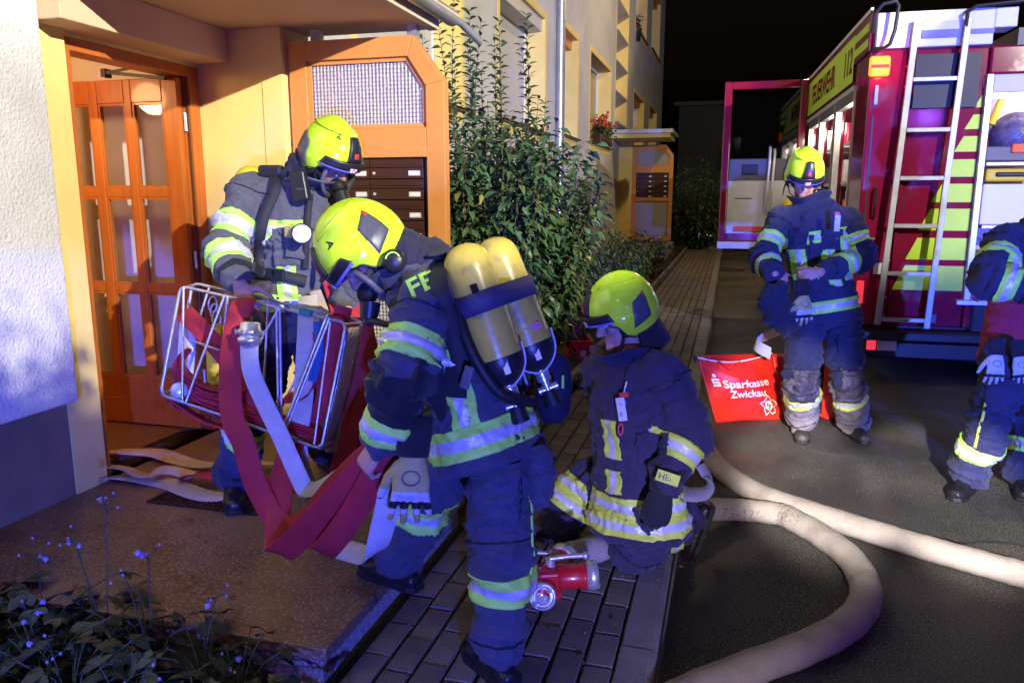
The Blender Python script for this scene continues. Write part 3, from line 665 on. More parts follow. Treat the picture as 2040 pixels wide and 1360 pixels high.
hq = MB(); hq.tube([V((0.12, -.002, 1.42)), V((0.12, -.045, 1.44)), V((0.12, -.045, 1.66)), V((0.12, -.002, 1.68))], .011, 8); tb(hq, 'grab_handle', 'blackmetal')
tb(MB().bb(0.16, 0.27, -0.006, -0.0005, 0.93, 1.03), 'number_plate', 'white'); tb(MB().bb(0.63, 0.72, 0.01, 0.0295, 0.50, 0.58), 'socket_cover', 'grey', bevel=.006)
# rear locker
bay = tb(MB().bb(0.932, 2.198, 0.56, 0.598, 0.7205, 2.619), 'rear_locker', 'lavender')
tb(MB().bb(0.915, 0.965, -0.02, 0.06, 0.72, 2.62), 'door_rail', 'alu', bay, bevel=0.004)
tb(MB().bb(0.966, 2.19, -0.01, 0.10, 2.47, 2.618), 'shutter_roll', 'lavender', bay, bevel=0.01)
tb(MB().bb(0.85, 2.2, -0.06, 0.05, 0.68, 0.7195), 'locker_sill', 'alu', bay, bevel=0.004)
def rb(nm, u0, v0, u1, v1, y, dep, m, bev=0.01):
    a, b2 = rear(u0, v1, y), rear(u1, v0, y); x0, x1, z0, z1 = a.x, b2.x, a.z, b2.z
    return tb(MB().bb(x0, x1, y, y+dep, z0, z1), nm, m, bay, bevel=bev)
rb('shelf', 1965, 322, 2110, 330, .1, .4, 'alu', .002); rb('shelf', 1955, 450, 2110, 458, .1, .4, 'alu', .002); rb('shelf', 1945, 560, 2110, 572, .08, .4, 'alu', .002)
bg_ = MB(); c = rear(2025, 270, .28); bg_.ell(c, (0.22, 0.16, 0.20), None, 20, 14); tb(bg_, 'wrapped_bag', 'bag_plastic', bay)
yb = MB(); c = rear(1990, 215, .25); yb.cyl(c+V((-.05, 0, -.14)), c+V((0.02, 0, .08)), 0.035, 0.03); tb(yb, 'yellow_nozzle', 'gear_yellow', bay)
rb('grey_case', 1962, 290, 2110, 321, .15, .25, 'grey'); rb('red_case', 2015, 285, 2110, 305, .13, .1, 'orange')
rb('yellow_tool_rail', 1962, 335, 2110, 362, .12, .15, 'gear_yellow', .02); rb('black_tool', 1985, 342, 2110, 352, .10, .05, 'blackmetal')
rb('white_case', 1950, 366, 2120, 448, .10, .35, 'white', .015); rb('blue_label', 1945, 455, 1978, 466, .06, .01, 'bluefilm', 0)
q = MB()
for k in range(3): c = rear(1962+10*k, 490+6*(k % 2), .12); q.tube([c+V((.035*math.cos(t), 0, .035*math.sin(t))) for t in [2*PI*j/12 for j in range(12)]], 0.008, 6, closed=True)
tb(q, 'orange_coupling', 'orange', bay); rb('silver_canister', 1945, 500, 2000, 556, .2, .2, 'alu', .03)
tb(MB().bb(0.99, 2.15, 0.12, 0.14, 2.44, 2.468), 'locker_light', 'ledwhite', bay)
lamp('locker_lamp', 'POINT', T0+TX*1.45+TY*0.16+V((0, 0, 2.3)), (1, 0.93, 0.8), 16, size=0.1)
# side lockers with gear
for i, (y0, y1) in enumerate(((0.62, 1.64), (1.76, 2.82), (2.94, 3.84))):
    lk = tb(MB().bb(0.70, 0.745, y0, y1, 1.001, 2.638), 'side_locker', 'lavender')
    for yy in (y0, y1-.03): tb(MB().bb(-0.01, 0.05, yy, yy+.03, 1.0, 2.6), 'door_rail', 'alu', lk)
    tb(MB().bb(-.012, .06, y0+.031, y1-.031, 2.50, 2.60), 'shutter_roll', 'grey', lk)
    tb(MB().bb(0.05, 0.07, y0+.03, y0+.05, 1.1, 2.45), 'locker_light', 'ledwhite', lk)
    for j in range(3): tb(MB().bb(0.08, 0.70, y0+.04, y1-.04, 1.35+j*.4, 1.37+j*.4), 'shelf', 'alu', lk)
    for j in range(9):
        m = random.choice(['white', 'orange', 'alu', 'white', 'gear_yellow', 'grey', 'red']); w_ = random.uniform(.12, .26); yy = random.uniform(y0+.06, y1-.3); z = 1.01 + (j % 4)*0.4 if j % 4 == 0 else 1.371+(j % 4-1)*.4
        x = random.uniform(.10, .2)
        if j % 2: tb(MB().cyl((x+.1, yy+.1, z+.001), (x+.1, yy+.1, z+random.uniform(.18, .32)), w_/2.4, n=16), 'canister', m, lk, bevel=0.01)
        else: tb(MB().bb(x, x+.3, yy, yy+w_, z+.001, z+random.uniform(.15, .3)), 'equipment_case', m, lk, bevel=0.012)
    lamp('side_locker_lamp', 'POINT', T0+TX*0.10+TY*((y0+y1)/2)+V((0, 0, 2.40)), (1, 0.9, 0.72), 9, size=0.08)
# bumper, chassis, wheels
ch = MB(); ch.bb(0.1, 2.4, 0.05, 6.4, 0.42, 0.459); chs = tb(ch, 'chassis', 'blackmetal')
tb(MB().bb(0.08, 2.4, -0.22, 0.02, 0.36, 0.445), 'bumper', 'blackmetal', bevel=0.015)
tb(MB().bb(0.10, 2.38, -0.15, 0.0, 0.20, 0.34), 'lamp_bar', 'blackmetal', bevel=0.01)
c = rear(1738, 686, -.16); tb(MB().bb(c.x-.05, c.x+.03, -.17, -.1505, c.z-.05, c.z+.05), 'tail_lamp', 'redlens', bevel=0.01); tb(MB().bb(c.x+.04, c.x+.20, -.17, -.1505, c.z-.05, c.z+.05), 'reversing_lamp', 'lavender', bevel=0.01)
tb(MB().bb(0.98, 2.3, -0.02, 0.4, 0.15, 0.7), 'pump_housing', 'blackmetal', bevel=0.03)
for x0 in (0.10, 2.08):
    for yy in (1.55, 5.6):
        wq = MB(); wq.lathe([(0.26, 0), (0.40, 0.0), (0.47, 0.03), (0.49, 0.07), (0.49, 0.24), (0.47, 0.29), (0.40, 0.32), (0.26, 0.32)], (x0, yy, 0.492), (1, 0, 0), 32)
        wh = tb(wq, 'wheel', 'rubber'); tb(MB().lathe([(0.001, 0.08), (0.12, 0.07), (0.14, 0.03), (0.26, 0.02), (0.262, 0.3), (0.001, 0.3)], (x0, yy, 0.492), (1, 0, 0), 24), 'rim', 'alu', wh)
# open crew door with checker plate and window, seen from inside
def dpt(u, v): return rear(u, v, 4.0)
d0 = dpt(1424, 495); d1 = dpt(1462, 163); d2 = dpt(1618, 163)
X0, X1, Z0, Z1 = dpt(1437, 395).x, -0.02, d0.z, d1.z
X0 -= 0.02
tilt = 0.0
dq = MB(); YD = 4.0; s_ = 0.105
dq.bb(X0, X0+s_, YD, YD+.06, Z0+.1, Z1); dq.bb(X1-s_, X1, YD, YD+.06, Z0+.1, Z1); dq.bb(X0+s_, X1-s_, YD, YD+.06, Z1-s_, Z1); dq.bb(X0, X1, YD+.02, YD+.06, Z0+.1, Z0+1.05)
dd = tb(dq, 'crew_door', 'red', bevel=0.018)
tb(MB().bb(X0-.01, X1, YD-.02, YD+.07, Z0, Z0+.0995), 'door_step_trim', 'white', dd, bevel=0.01)
tb(MB().bb(X0+s_+.001, X1-s_-.001, YD+.02, YD+.03, Z0+1.25, Z1-s_-.001), 'pane', clear_glass('cab_door_glass', (.22, .24, .26), .16), dd)
tb(MB().bb(X0+s_+.001, X1-s_-.001, YD-.01, YD+.0195, Z0+0.95, Z0+1.249), 'door_card', 'grey', dd, bevel=0.01)
tb(MB().bb(X0+s_+.001, X1-s_-.001, YD-.004, YD+.0195, Z0+0.22, Z0+0.949), 'checker_panel', 'checker', dd)
tb(MB().bb(X0+.28, X0+.50, YD-.03, YD-.0105, Z0+1.03, Z0+1.17), 'door_handle', 'blackmetal', dd, bevel=0.01)
tb(MB().bb(X0+.2, X1-.3, YD-.02, YD-.0045, Z0+.24, Z0+.32), 'red_grip', 'orange', dd, bevel=0.01)
q = MB(); q.tube([V((X0+.62, YD-.03, Z0+.5)), V((X0+.62, YD-.09, Z0+.55)), V((X0+.64, YD-.09, Z0+1.35)), V((X0+.64, YD-.03, Z0+1.4))], 0.018, 8); q.tube([V((X0+.68, YD-.03, Z0+.5)), V((X0+.68, YD-.09, Z0+.55)), V((X0+.70, YD-.09, Z0+1.32)), V((X0+.70, YD-.03, Z0+1.37))], 0.018, 8); tb(q, 'grab_handle', 'alu', dd)
tb(MB().bb(X0+.20, X0+.44, YD-.012, YD-.0045, Z0+.70, Z0+.712), 'latch_line', 'blackmetal', dd)
cs = tb(MB().bb(-0.36, -0.02, 3.40, 3.7, 1.02, 1.05), 'crew_step', 'alu')
for k, x in enumerate((-0.24, -0.10)):
    q = MB(); q.lathe([(0.001, 0), (0.07, 0.0), (0.085, 0.03), (0.085, 0.45), (0.06, 0.53), (0.02, 0.56), (0.02, 0.6), (0.001, .6)], (x, 3.55, 1.051), (0, 0, 1), 18); bt = tb(q, 'air_bottle', 'gear_yellow', cs)
    tb(MB().lathe([(0.087, 0.18), (0.087, 0.28)], (x, 3.55, 1.051), (0, 0, 1), 18), 'strap', 'blackmetal', bt)
tb(MB().box((-0.2, 3.45, 1.32), (0.5, 0.02, 0.05), Matrix.Rotation(-.12, 3, 'Y')), 'orange_strap', 'orange', cs)

# ================================================================== BAGS AND CRATE
M['bagred'] = mat('red_tarpaulin', (0.80, 0.028, 0.016), 0.42, var=0.08, vscale=5, bump=0.35, bscale=9, spec=0.35)
M['print'] = mat('white_print', (0.82, 0.80, 0.78), 0.5)
M['navycloth'] = mat('navy_cloth', (0.012, 0.014, 0.035), 0.8, var=0.3, vscale=8, bump=0.4, bscale=40)
bgt = thing('tote_bag', 'bright red tarpaulin tote bag with white lettering beside the standing firefighter', 'bag', (0.3, 5.8, -0.1))
BL, BR, TRc, TLc = onz(1426, 842, -0.098), onz(1562, 834, -0.098), None, None
dB = (BL-CAMP).dot(FWD)
TLc = at(1390, 713, dB-0.02); TRc = at(1538, 704, (BR-CAMP).dot(FWD)+.02)
BR2 = onz(1650, 812, -0.098); TR2 = at(1645, 706, (BR2-CAMP).dot(FWD)); 
bk = V((0.10, 0.26, 0))
BLb, TLb = BL+bk, TLc+bk*0.5; BR2b, TR2b = BR2+bk*.6, TR2+bk*.4
def bilinear(a, b2, c, d, n, m, f=None):                    # a,b bottom; d,c top
    vs = []
    for j in range(m+1):
        for i in range(n+1):
            s, t = i/n, j/m; p = a.lerp(b2, s).lerp(d.lerp(c, s), t); vs.append(p if f is None else p+f(s, t))
    return vs, [(j*(n+1)+i, j*(n+1)+i+1, (j+1)*(n+1)+i+1, (j+1)*(n+1)+i) for j in range(m) for i in range(n)]
nrm = (BR-BL).cross(TLc-BL).normalized()
if nrm.dot(CAMP-BL) < 0: nrm = -nrm
def bulge(s, t):
    w1 = 0.030*math.sin(PI*s)*math.sin(PI*t) + 0.020*math.sin(9*s+5*t)*t*t*math.sin(PI*s) + 0.010*math.sin(5*s-11*t)*math.sin(PI*s) + .016*max(0, 1-abs((t-.95+.55*s)*9))*math.sin(PI*s)
    return nrm*w1*(1 if 0 < s < 1 and 0 < t else 0) + V((0, 0, -0.05*math.sin(PI*s)*t*t))
q = MB()
vs, fs = bilinear(BL, BR, TRc, TLc, 36, 26, bulge); q.add(vs, fs, 0, True)
FRONT = lambda s, t: BL.lerp(BR, s).lerp(TLc.lerp(TRc, s), t) + bulge(s, t)
vs, fs = bilinear(BR, BR2, TR2, TRc, 10, 12, lambda s, t: nrm*0.02*math.sin(8*s+3*t)*t*math.sin(PI*s)); q.add(vs, fs, 0, True)
vs, fs = bilinear(BR2, BR2b, TR2b, TR2, 4, 8); q.add(vs, fs, 0, True)
vs, fs = bilinear(BR2b, BLb, TLb, TR2b, 14, 10, lambda s, t: nrm*-.02*math.sin(PI*s)*t); q.add(vs, fs, 0, True)
vs, fs = bilinear(BLb, BL, TLc, TLb, 4, 8); q.add(vs, fs, 0, True)
bagbody = q.build('bag_body', 'bagred', bgt)
so = bagbody.modifiers.new('s', 'SOLIDIFY'); so.thickness = 0.004
q = MB(); q.add([BL+V((0, 0, .004)), BR+V((0, 0, .004)), BR2+V((0, 0, .004)), BR2b+V((0, 0, .004)), BLb+V((0, 0, .004))], [(0, 1, 2, 3, 4)]); q.build('bag_base', 'bagred', bgt)
q = MB(); q.tube([FRONT(i/12, 1.0)+V((0, 0, .003)) for i in range(13)], 0.0055, 6); q.build('piping', 'print', bgt)
q = MB(); q.tube([TLc+V((-.012, 0, .02)), TLc+V((-.02, 0, -.005)), TLc+V((-.008, 0, -.03))], 0.012, 8); q.build('corner_buckle', 'plastic', bgt)
def on_front(me, s0, t0, sc_s, sc_t, off=0.004):
    for v in me.vertices:
        s, t = s0+v.co.x*sc_s, t0+v.co.y*sc_t; v.co = FRONT(s, t)+nrm*(off+0.002)
WF = (BR-BL).length; HF = (TLc-BL).length
def bagtext(nm, txt, size, s0, t0, m='print'):
    me = textmesh(txt, size, 0, 'LEFT', True); bm = bmesh.new(); bm.from_mesh(me); bmesh.ops.subdivide_edges(bm, edges=bm.edges[:], cuts=1); bm.to_mesh(me); bm.free()
    on_front(me, s0, t0, 1/WF, 1/HF); me.materials.clear(); me.materials.append(M[m]); return link(nm, me, bgt)
bagtext('lettering', 'Sparkasse', 0.088, 0.23, 0.60); bagtext('lettering', 'Zwickau', 0.080, 0.29, 0.43)
def flatpoly(nm, polys, m, off=0.004):
    q = MB()
    for po in polys: q.add([FRONT(s, t)+nrm*(off+.002) for s, t in po], [list(range(len(po)))])
    return q.build(nm, m, bgt)
s_logo = []
for k in range(3): s_logo.append([(0.10, .57+.048*k), (0.20, .57+.048*k), (0.20, .60+.048*k), (0.10, .60+.048*k)])
s_logo += [[(0.10, .648), (0.125, .648), (0.125, .666), (0.10, .666)], [(0.175, .598), (0.20, .598), (0.20, .62), (0.175, .62)]]
s_logo.append([(0.15+.026*math.cos(a), .745+.032*math.sin(a)) for a in [2*PI*k/14 for k in range(14)]])
flatpoly('bank_symbol', s_logo, 'print')
ang = [2*PI*k/24 for k in range(24)]
rr = [1+0.22*math.sin(5*a)+.12*math.sin(9*a+1) for a in ang]
em = []
for k in range(24):
    a, b2 = ang[k], ang[(k+1) % 24]; r0, r1 = rr[k], rr[(k+1) % 24]
    em.append([(.80+.105*r0*math.cos(a), .22+.135*r0*math.sin(a)), (.80+.105*r1*math.cos(b2), .22+.135*r1*math.sin(b2)), (.80+.09*r1*math.cos(b2), .22+.115*r1*math.sin(b2)), (.80+.09*r0*math.cos(a), .22+.115*r0*math.sin(a))])
em.append([(.795+.058*math.cos(a), .225+.075*math.sin(a)) for a in ang])
flatpoly('emblem', em, 'print')
flatpoly('emblem_mark', [[(.77, .21), (.785, .21), (.785, .265), (.77, .265)], [(.80, .19), (.82, .20), (.81, .25), (.795, .24)], [(.775, .175), (.81, .165), (.81, .18), (.775, .19)]], 'plastic', .006)
q = MB()
for k in range(4): q.prism([BR.lerp(BR2, .12).lerp(TRc.lerp(TR2, .12), .14+.05*k)+nrm*.012, BR.lerp(BR2, .75).lerp(TRc.lerp(TR2, .75), .14+.05*k)+nrm*.012, BR.lerp(BR2, .75).lerp(TRc.lerp(TR2, .75), .158+.05*k)+nrm*.012, BR.lerp(BR2, .12).lerp(TRc.lerp(TR2, .12), .158+.05*k)+nrm*.012], nrm*.002)
q.build('printed_lines', 'print', bgt)
q = MB(); c = BR.lerp(BR2, .3).lerp(TRc.lerp(TR2, .3), .84)+nrm*.016; q.box(c, (0.12, 0.012, 0.05)); q.build('bag_label', 'plastic', bgt, bevel=0.004)
q = MB(); a = at(1535, 704, 5.35); q.ribbon(spline([a, at(1505, 685, 5.5), at(1530, 668, 5.6), at(1580, 655, 5.62), at(1605, 690, 5.7)], 5), V((0.2, -.4, .9)), 0.09, 0.003); q.build('folded_cloth', 'print', bgt)
for s0, s1 in ((.25, .55),):
    a, b2 = FRONT(s0, .98), FRONT(s1, .98); MB().ribbon(spline([a-V((0, 0, .04))+nrm*.008, a+V((0, 0, .01))+nrm*.01, a.lerp(b2, .5)+nrm*.05-V((0, 0, .05)), b2+V((0, 0, .01))+nrm*.01, b2-V((0, 0, .04))+nrm*.008], 6), nrm+V((0, 0, .4)), .03, .004).build('carry_strap', 'bagred', bgt)
b2t = thing('kit_bag', 'dark blue kit bag with red trim behind the standing firefighters legs', 'bag', at(1650, 790, 5.9))
q = MB(); c = at(1650, 775, 5.75); c.z = 0.16; q.box(c, (0.30, 0.22, 0.50)); q.build('bag_body', 'navycloth', b2t, bevel=0.05)
q = MB(); q.box(c+V((-.005, -.115, 0)), (0.09, 0.012, 0.46)); q.build('red_panel', 'bagred', b2t, bevel=0.004)
q = MB(); q.tube([c+V((-.12, -.118, -.2)), c+V((0, -.122, -.245)), c+V((.12, -.118, -.2))], 0.014, 6); q.build('trim', 'bagred', b2t)
q = MB(); q.box(c+V((-.06, -.115, .22)), (0.10, 0.02, 0.12)); q.build('pale_tag', 'lavender', b2t, bevel=.004)
# red folding crate by the bush with a rag over it
cr = thing('plastic_crate', 'small red plastic crate standing at the foot of the bush', 'crate', (-1.33, 7.1, 0.08))
c = onz(1152, 716, 0.05); q = MB(); R = Matrix.Rotation(0.35, 3, 'Z')
W_, D_, H_ = 0.20, 0.28, 0.20
for s in (-1, 1):
    q.box(c+R @ V((s*W_/2, 0, H_/2)), (0.012, D_, H_), R); q.box(c+R @ V((0, s*D_/2, H_/2)), (W_-.013, 0.012, H_), R)
q.box(c+V((0, 0, .01)), (W_-.02, D_-.02, .012), R); crb = q.build('crate_body', 'bagred', cr, bevel=0.004)
q = MB()
for s in (-1, 1): q.box(c+R @ V((s*(W_/2+.004), 0, H_-.012)), (0.02, D_+.03, .022), R); q.box(c+R @ V((0, s*(D_/2+.004), H_-.012)), (W_-.021, 0.02, .0215), R)
q.build('crate_rim', 'bagred', cr, bevel=0.004)
q = MB(); q.box(c+R @ V((.02, -D_/2-.0075, H_*.42)), (0.05, 0.002, 0.06), R); q.build('crate_mark', 'print', cr)
M['rag'] = mat('mauve_rag', (0.26, 0.20, 0.24), 0.9, var=0.3, vscale=20, bump=0.8, bscale=50)
def cloth_heap(name, label, c, rad, m, seed, cat, flat=0.6):
    q = MB(); q.ell(c, (rad[0], rad[1], rad[2]), Matrix.Rotation(seed, 3, 'Z'), 40, 24)
    P = np.array(q.v); n_ = vnoise(P*26, seed)*.5 + vnoise(P*60, seed+1)*.25; cc = np.array(c)
    P = cc + (P-cc)*(0.72+.75*n_)[:, None]; q.v = [tuple(p) for p in P]
    return q.build(name, m, None, label=label, cat=cat)
cloth_heap('rag', 'mauve rag crumpled on top of the small red crate', c+V((-.06, .10, .26)), (0.10, 0.12, 0.13), 'rag', 3, 'rag')
t_ = onz(1160, 765, 0.0)
cloth_heap('work_jacket', 'crumpled grey blue work clothes lying on the paving near the crate', t_+V((0, 0.02, .03)), (0.16, 0.09, 0.06), mat('grey_blue_cloth', (0.10, 0.12, 0.18), 0.85, col2=(0.45, 0.45, 0.46), c2lo=.55, c2hi=.6, vscale=9, bump=.6, bscale=40), 5, 'clothes')
# ================================================================== PLANTS
def leafmat(n, c, var=.35):
    m = mat(n, c, 0.42, var=var, vscale=7, spec=0.45); b = m.node_tree.nodes['Principled BSDF']
    b.inputs['Subsurface Weight'].default_value = 0.0
    return m
M['leaf'] = leafmat('shrub_leaf', (0.056, 0.112, 0.045)); M['leaf2'] = leafmat('shrub_leaf_dark', (0.034, 0.076, 0.036)); M['leaf3'] = leafmat('young_leaf', (0.075, 0.115, 0.032))
M['leafy'] = leafmat('yellowed_leaf', (0.16, 0.15, 0.03))
M['stem'] = mat('twig_bark', (0.10, 0.075, 0.045), 0.8, var=.3, vscale=30)
M['gstem'] = mat('green_stem', (0.05, 0.07, 0.03), 0.6)
def add_leaf(mb, p, d, n, L, W, mi, fold=0.25, droop=0.25):
    d = d.normalized(); n = (n - d*n.dot(d))
    if n.length < 1e-3: n = frame(d)[0]
    n.normalize(); s = d.cross(n)
    m1 = p+d*L*.42; tip = p+d*L-n*L*droop; md = p+d*L*.75-n*L*droop*.4
    mb.add([p, m1+s*W/2+n*W*fold, m1, m1-s*W/2+n*W*fold, md+s*W*.33+n*W*fold*.6, md-s*W*.33+n*W*fold*.6, md, tip],
           [(0, 2, 1), (0, 3, 2), (2, 6, 4, 1), (3, 5, 6, 2), (6, 7, 4), (5, 7, 6)], mi, True)
rnd = random.Random(11)
def rv(a=1.0): return V((rnd.uniform(-a, a), rnd.uniform(-a, a), rnd.uniform(-a, a)))
def shrub(name, label, c, rad, h, nst, leafL, cat='shrub', tall=0, dens=0.03, group=None, mats=('leaf', 'leaf2', 'leaf3'), low=0.0):
    mats = tuple(mats)+('leafy',)
    t = thing(name, label, cat, c, group); lf = MB(); stm = MB()
    for k in range(nst+tall):
        istall = k >= nst
        a = rnd.uniform(0, 2*PI); r0 = rnd.uniform(0, .22)*rad; r1 = rad*math.sqrt(rnd.random())*(0.75 if istall else 1.0)
        hh = h*(rnd.uniform(.95, 1.28) if istall else rnd.uniform(.35, .98)*(1-.25*(r1/rad)**2))
        p0 = V(c)+V((math.cos(a)*r0, math.sin(a)*r0, 0)); p2 = V(c)+V((math.cos(a)*r1, math.sin(a)*r1, hh)); p1 = p0.lerp(p2, .55)+V((math.cos(a)*rad*.12, math.sin(a)*rad*.12, hh*.12))+rv(.03)
        pts = spline([p0, p1, p2], 7); stm.tube(pts, [0.007*(1-.8*i/(len(pts)-1)) for i in range(len(pts))], 5)
        Ls = sum((pts[i+1]-pts[i]).length for i in range(len(pts)-1)); acc = 0; nxt = Ls*(rnd.uniform(.15, .3) if istall else rnd.uniform(low, .25)); side = rnd.random()*PI
        for i in range(len(pts)-1):
            seg = pts[i+1]-pts[i]; sl_ = seg.length
            while nxt < acc+sl_:
                p = pts[i]+seg*((nxt-acc)/sl_); x, y, d = frame(seg); side += PI/2+rnd.uniform(-.3, .3)
                f = nxt/Ls; L = leafL*(1.15-.40*f if istall else rnd.uniform(.5, 1.25))
                for sg in (1, -1):
                    o = (x*math.cos(side)+y*math.sin(side))*sg
                    dr = (o*rnd.uniform(.7, 1.1) + d*(rnd.uniform(.35, .7) if istall else rnd.uniform(0, .5)) + V((0, 0, -rnd.uniform(.0, .9 if not istall else .15)))).normalized()
                    q0 = p
                    if not istall and rnd.random() < .75:
                        q0 = p+dr*rnd.uniform(.02, .11)+rv(.02)
                    add_leaf(lf, q0, dr, V((0, 0, 1))+rv(.5), L, L*rnd.uniform(.38, .5), (3 if rnd.random() < .025 else rnd.choice((0, 0, 1, 2) if istall or f > .7 else (0, 0, 1, 1, 2))), .18, rnd.uniform(.05, .4))
                nxt += dens*rnd.uniform(.7, 1.3)*(1.6 if istall else 1.0)
            acc += sl_
    lf.build('foliage', list(mats), t); stm.build('stems', 'stem', t)
    return t
shrub('privet_shrub', 'tall leafy green shrub beside the orange letterbox screen', (-1.72, 5.75, 0.05), 0.80, 2.30, 270, 0.092, tall=18, dens=0.024)
shrub('garden_shrub', 'low dark shrub in the bed below the downpipe', (-1.85, 8.4, 0.05), 0.75, 1.0, 120, 0.075, dens=0.03, mats=('leaf2', 'leaf', 'leaf2'))
shrub('garden_shrub', 'loose low shrub in front of the second entrance step', (-1.75, 11.2, 0.05), 0.75, 1.15, 110, 0.085, dens=0.035)
shrub('garden_shrub', 'light green low shrub beside the pavement towards the second entrance', (-1.65, 14.2, 0.05), 0.7, 0.95, 80, 0.09, dens=0.045, mats=('leaf3', 'leaf', 'leaf3'))
shrub('garden_shrub', 'small dark shrub directly below the second letterbox screen', (-1.9, 17.4, 0.05), 0.7, 0.8, 70, 0.10, dens=0.05, mats=('leaf2', 'leaf', 'leaf2'))
shrub('hedge_shrub', 'tall dark bush just right of the second entrance', (-0.9, 24.0, -0.1), 1.0, 3.0, 90, 0.14, dens=0.09, group='dark bushes at the far end of the path')
shrub('hedge_shrub', 'olive green bush between the second entrance and the open crew door', (0.1, 25.5, -0.1), 1.2, 2.6, 100, 0.15, dens=0.09, mats=('leaf3', 'leaf', 'leaf2'), group='dark bushes at the far end of the path')
shrub('hedge_shrub', 'dark bush half hidden behind the open crew door', (1.3, 27.5, -0.1), 1.2, 2.8, 90, 0.15, dens=0.10, group='dark bushes at the far end of the path')
tr_ = shrub('leaf_shadow_sapling', 'added unseen young tree behind the camera, its low crown casting leaf shadows on the left wall', (2.12, -0.30, 2.42), 0.30, 0.66, 60, 0.060, cat='tree', dens=0.03)  # unseen tree added behind the camera, crown shaped to throw leaf shadows on the wall
MB().tube([V((2.12, -.30, -.1)), V((2.10, -.31, 1.2)), V((2.12, -.30, 2.5))], [.028, .022, .012], 8).build('trunk', 'stem', tr_)
# windflowers in the front bed
M['aleaf'] = leafmat('windflower_leaf', (0.026, 0.045, 0.022)); M['aleaf2'] = leafmat('windflower_leaf_light', (0.040, 0.065, 0.028)); M['petal'] = mat('pale_petal', (0.30, 0.25, 0.42), 0.6)
def lobed(mb, p, d, n, L, mi):
    """three-lobed toothed leaf with a sunken midrib on every lobe"""
    d = d.normalized(); n = (n-d*n.dot(d)).normalized(); s = d.cross(n)
    for a0, sc_ in ((0, 1.0), (1.05, .82), (-1.05, .82)):
        e = (d*math.cos(a0)+s*math.sin(a0)); f = e.cross(n); l = L*sc_*rnd.uniform(.9, 1.1); w_ = l*.36; up = rnd.uniform(-.10, .12)
        def pt(x, y): return p+e*(x*l)+f*(y*w_)+n*(l*(up*x-.22*x*x)+abs(y)*l*.07)
        vs = [pt(0, 0), pt(.30, .75), pt(.36, .62), pt(.58, 1.0), pt(.63, .80), pt(.80, .62), pt(.84, .48), pt(1.0, 0), pt(.84, -.48), pt(.80, -.62), pt(.63, -.80), pt(.58, -1.0), pt(.36, -.62), pt(.30, -.75), pt(.35, 0), pt(.68, 0)]
        mb.add(vs, [(0, 14, 2, 1), (14, 4, 3, 2), (14, 15, 4), (15, 6, 5, 4), (15, 7, 6), (0, 13, 12, 14), (14, 12, 11, 10), (14, 10, 15), (15, 10, 9, 8), (15, 8, 7)], mi, True)
def windflower(label, x, y, nleaf, stems, group):
    z0 = 0.0; c = V((x, y, z0)); t = thing('windflower', label, 'flower', c, group); lf = MB(); sm = MB()
    for k in range(int(nleaf*2.4)):
        a = rnd.uniform(0, 2*PI); r = rnd.uniform(.04, .25); h = rnd.uniform(.04, .21)
        p = c+V((math.cos(a)*r, math.sin(a)*r, h)); sm.tube(spline([c+V((0, 0, -.02)), c+V((math.cos(a)*r*.4, math.sin(a)*r*.4, h*.7)), p], 3), 0.0028, 4)
        lobed(lf, p, V((math.cos(a), math.sin(a), rnd.uniform(-.5, .0))), V((0, 0, 1))+rv(.35), rnd.uniform(.045, .085), rnd.choice((0, 0, 1)))
    lf.build('foliage', ['aleaf', 'aleaf2'], t)
    for (h, lean) in stems:
        a = rnd.uniform(0, 2*PI); top = c+V((math.cos(a)*lean, math.sin(a)*lean, h)); pts = spline([c, c.lerp(top, .5)+rv(.012), top], 5); sm.tube(pts, 0.0026, 4)
        for q in range(rnd.choice((3, 4, 5))):
            b_ = rnd.uniform(0, 2*PI); e = top+V((math.cos(b_)*rnd.uniform(.015, .06), math.sin(b_)*rnd.uniform(.015, .06), rnd.uniform(-.01, .07))); sm.tube([top, top.lerp(e, .6)+V((0, 0, .006)), e], 0.0016, 4)
            fl = MB(); big = rnd.random() < .45
            if big:
                dn = rv(.5)+V((0, 0, -.8))
                for k in range(5):
                    x_, y_, d_ = frame(dn); o = x_*math.cos(k*1.2566)+y_*math.sin(k*1.2566); add_leaf(fl, e, o*.6+d_*.8, o, rnd.uniform(.016, .024), .013, 0, -.1, .1)
            else: fl.ell(e, (.0042, .0042, .0052), None, 8, 6)
            fl.build('flower', 'petal', t)
        pm = pts[len(pts)*6//10]
        for k in range(3):
            b_ = k*2.1+rnd.random(); add_leaf(lf, pm, V((math.cos(b_), math.sin(b_), .2)), V((0, 0, 1)), .05, .022, 0)
    sm.build('stems', 'gstem', t)
    return t
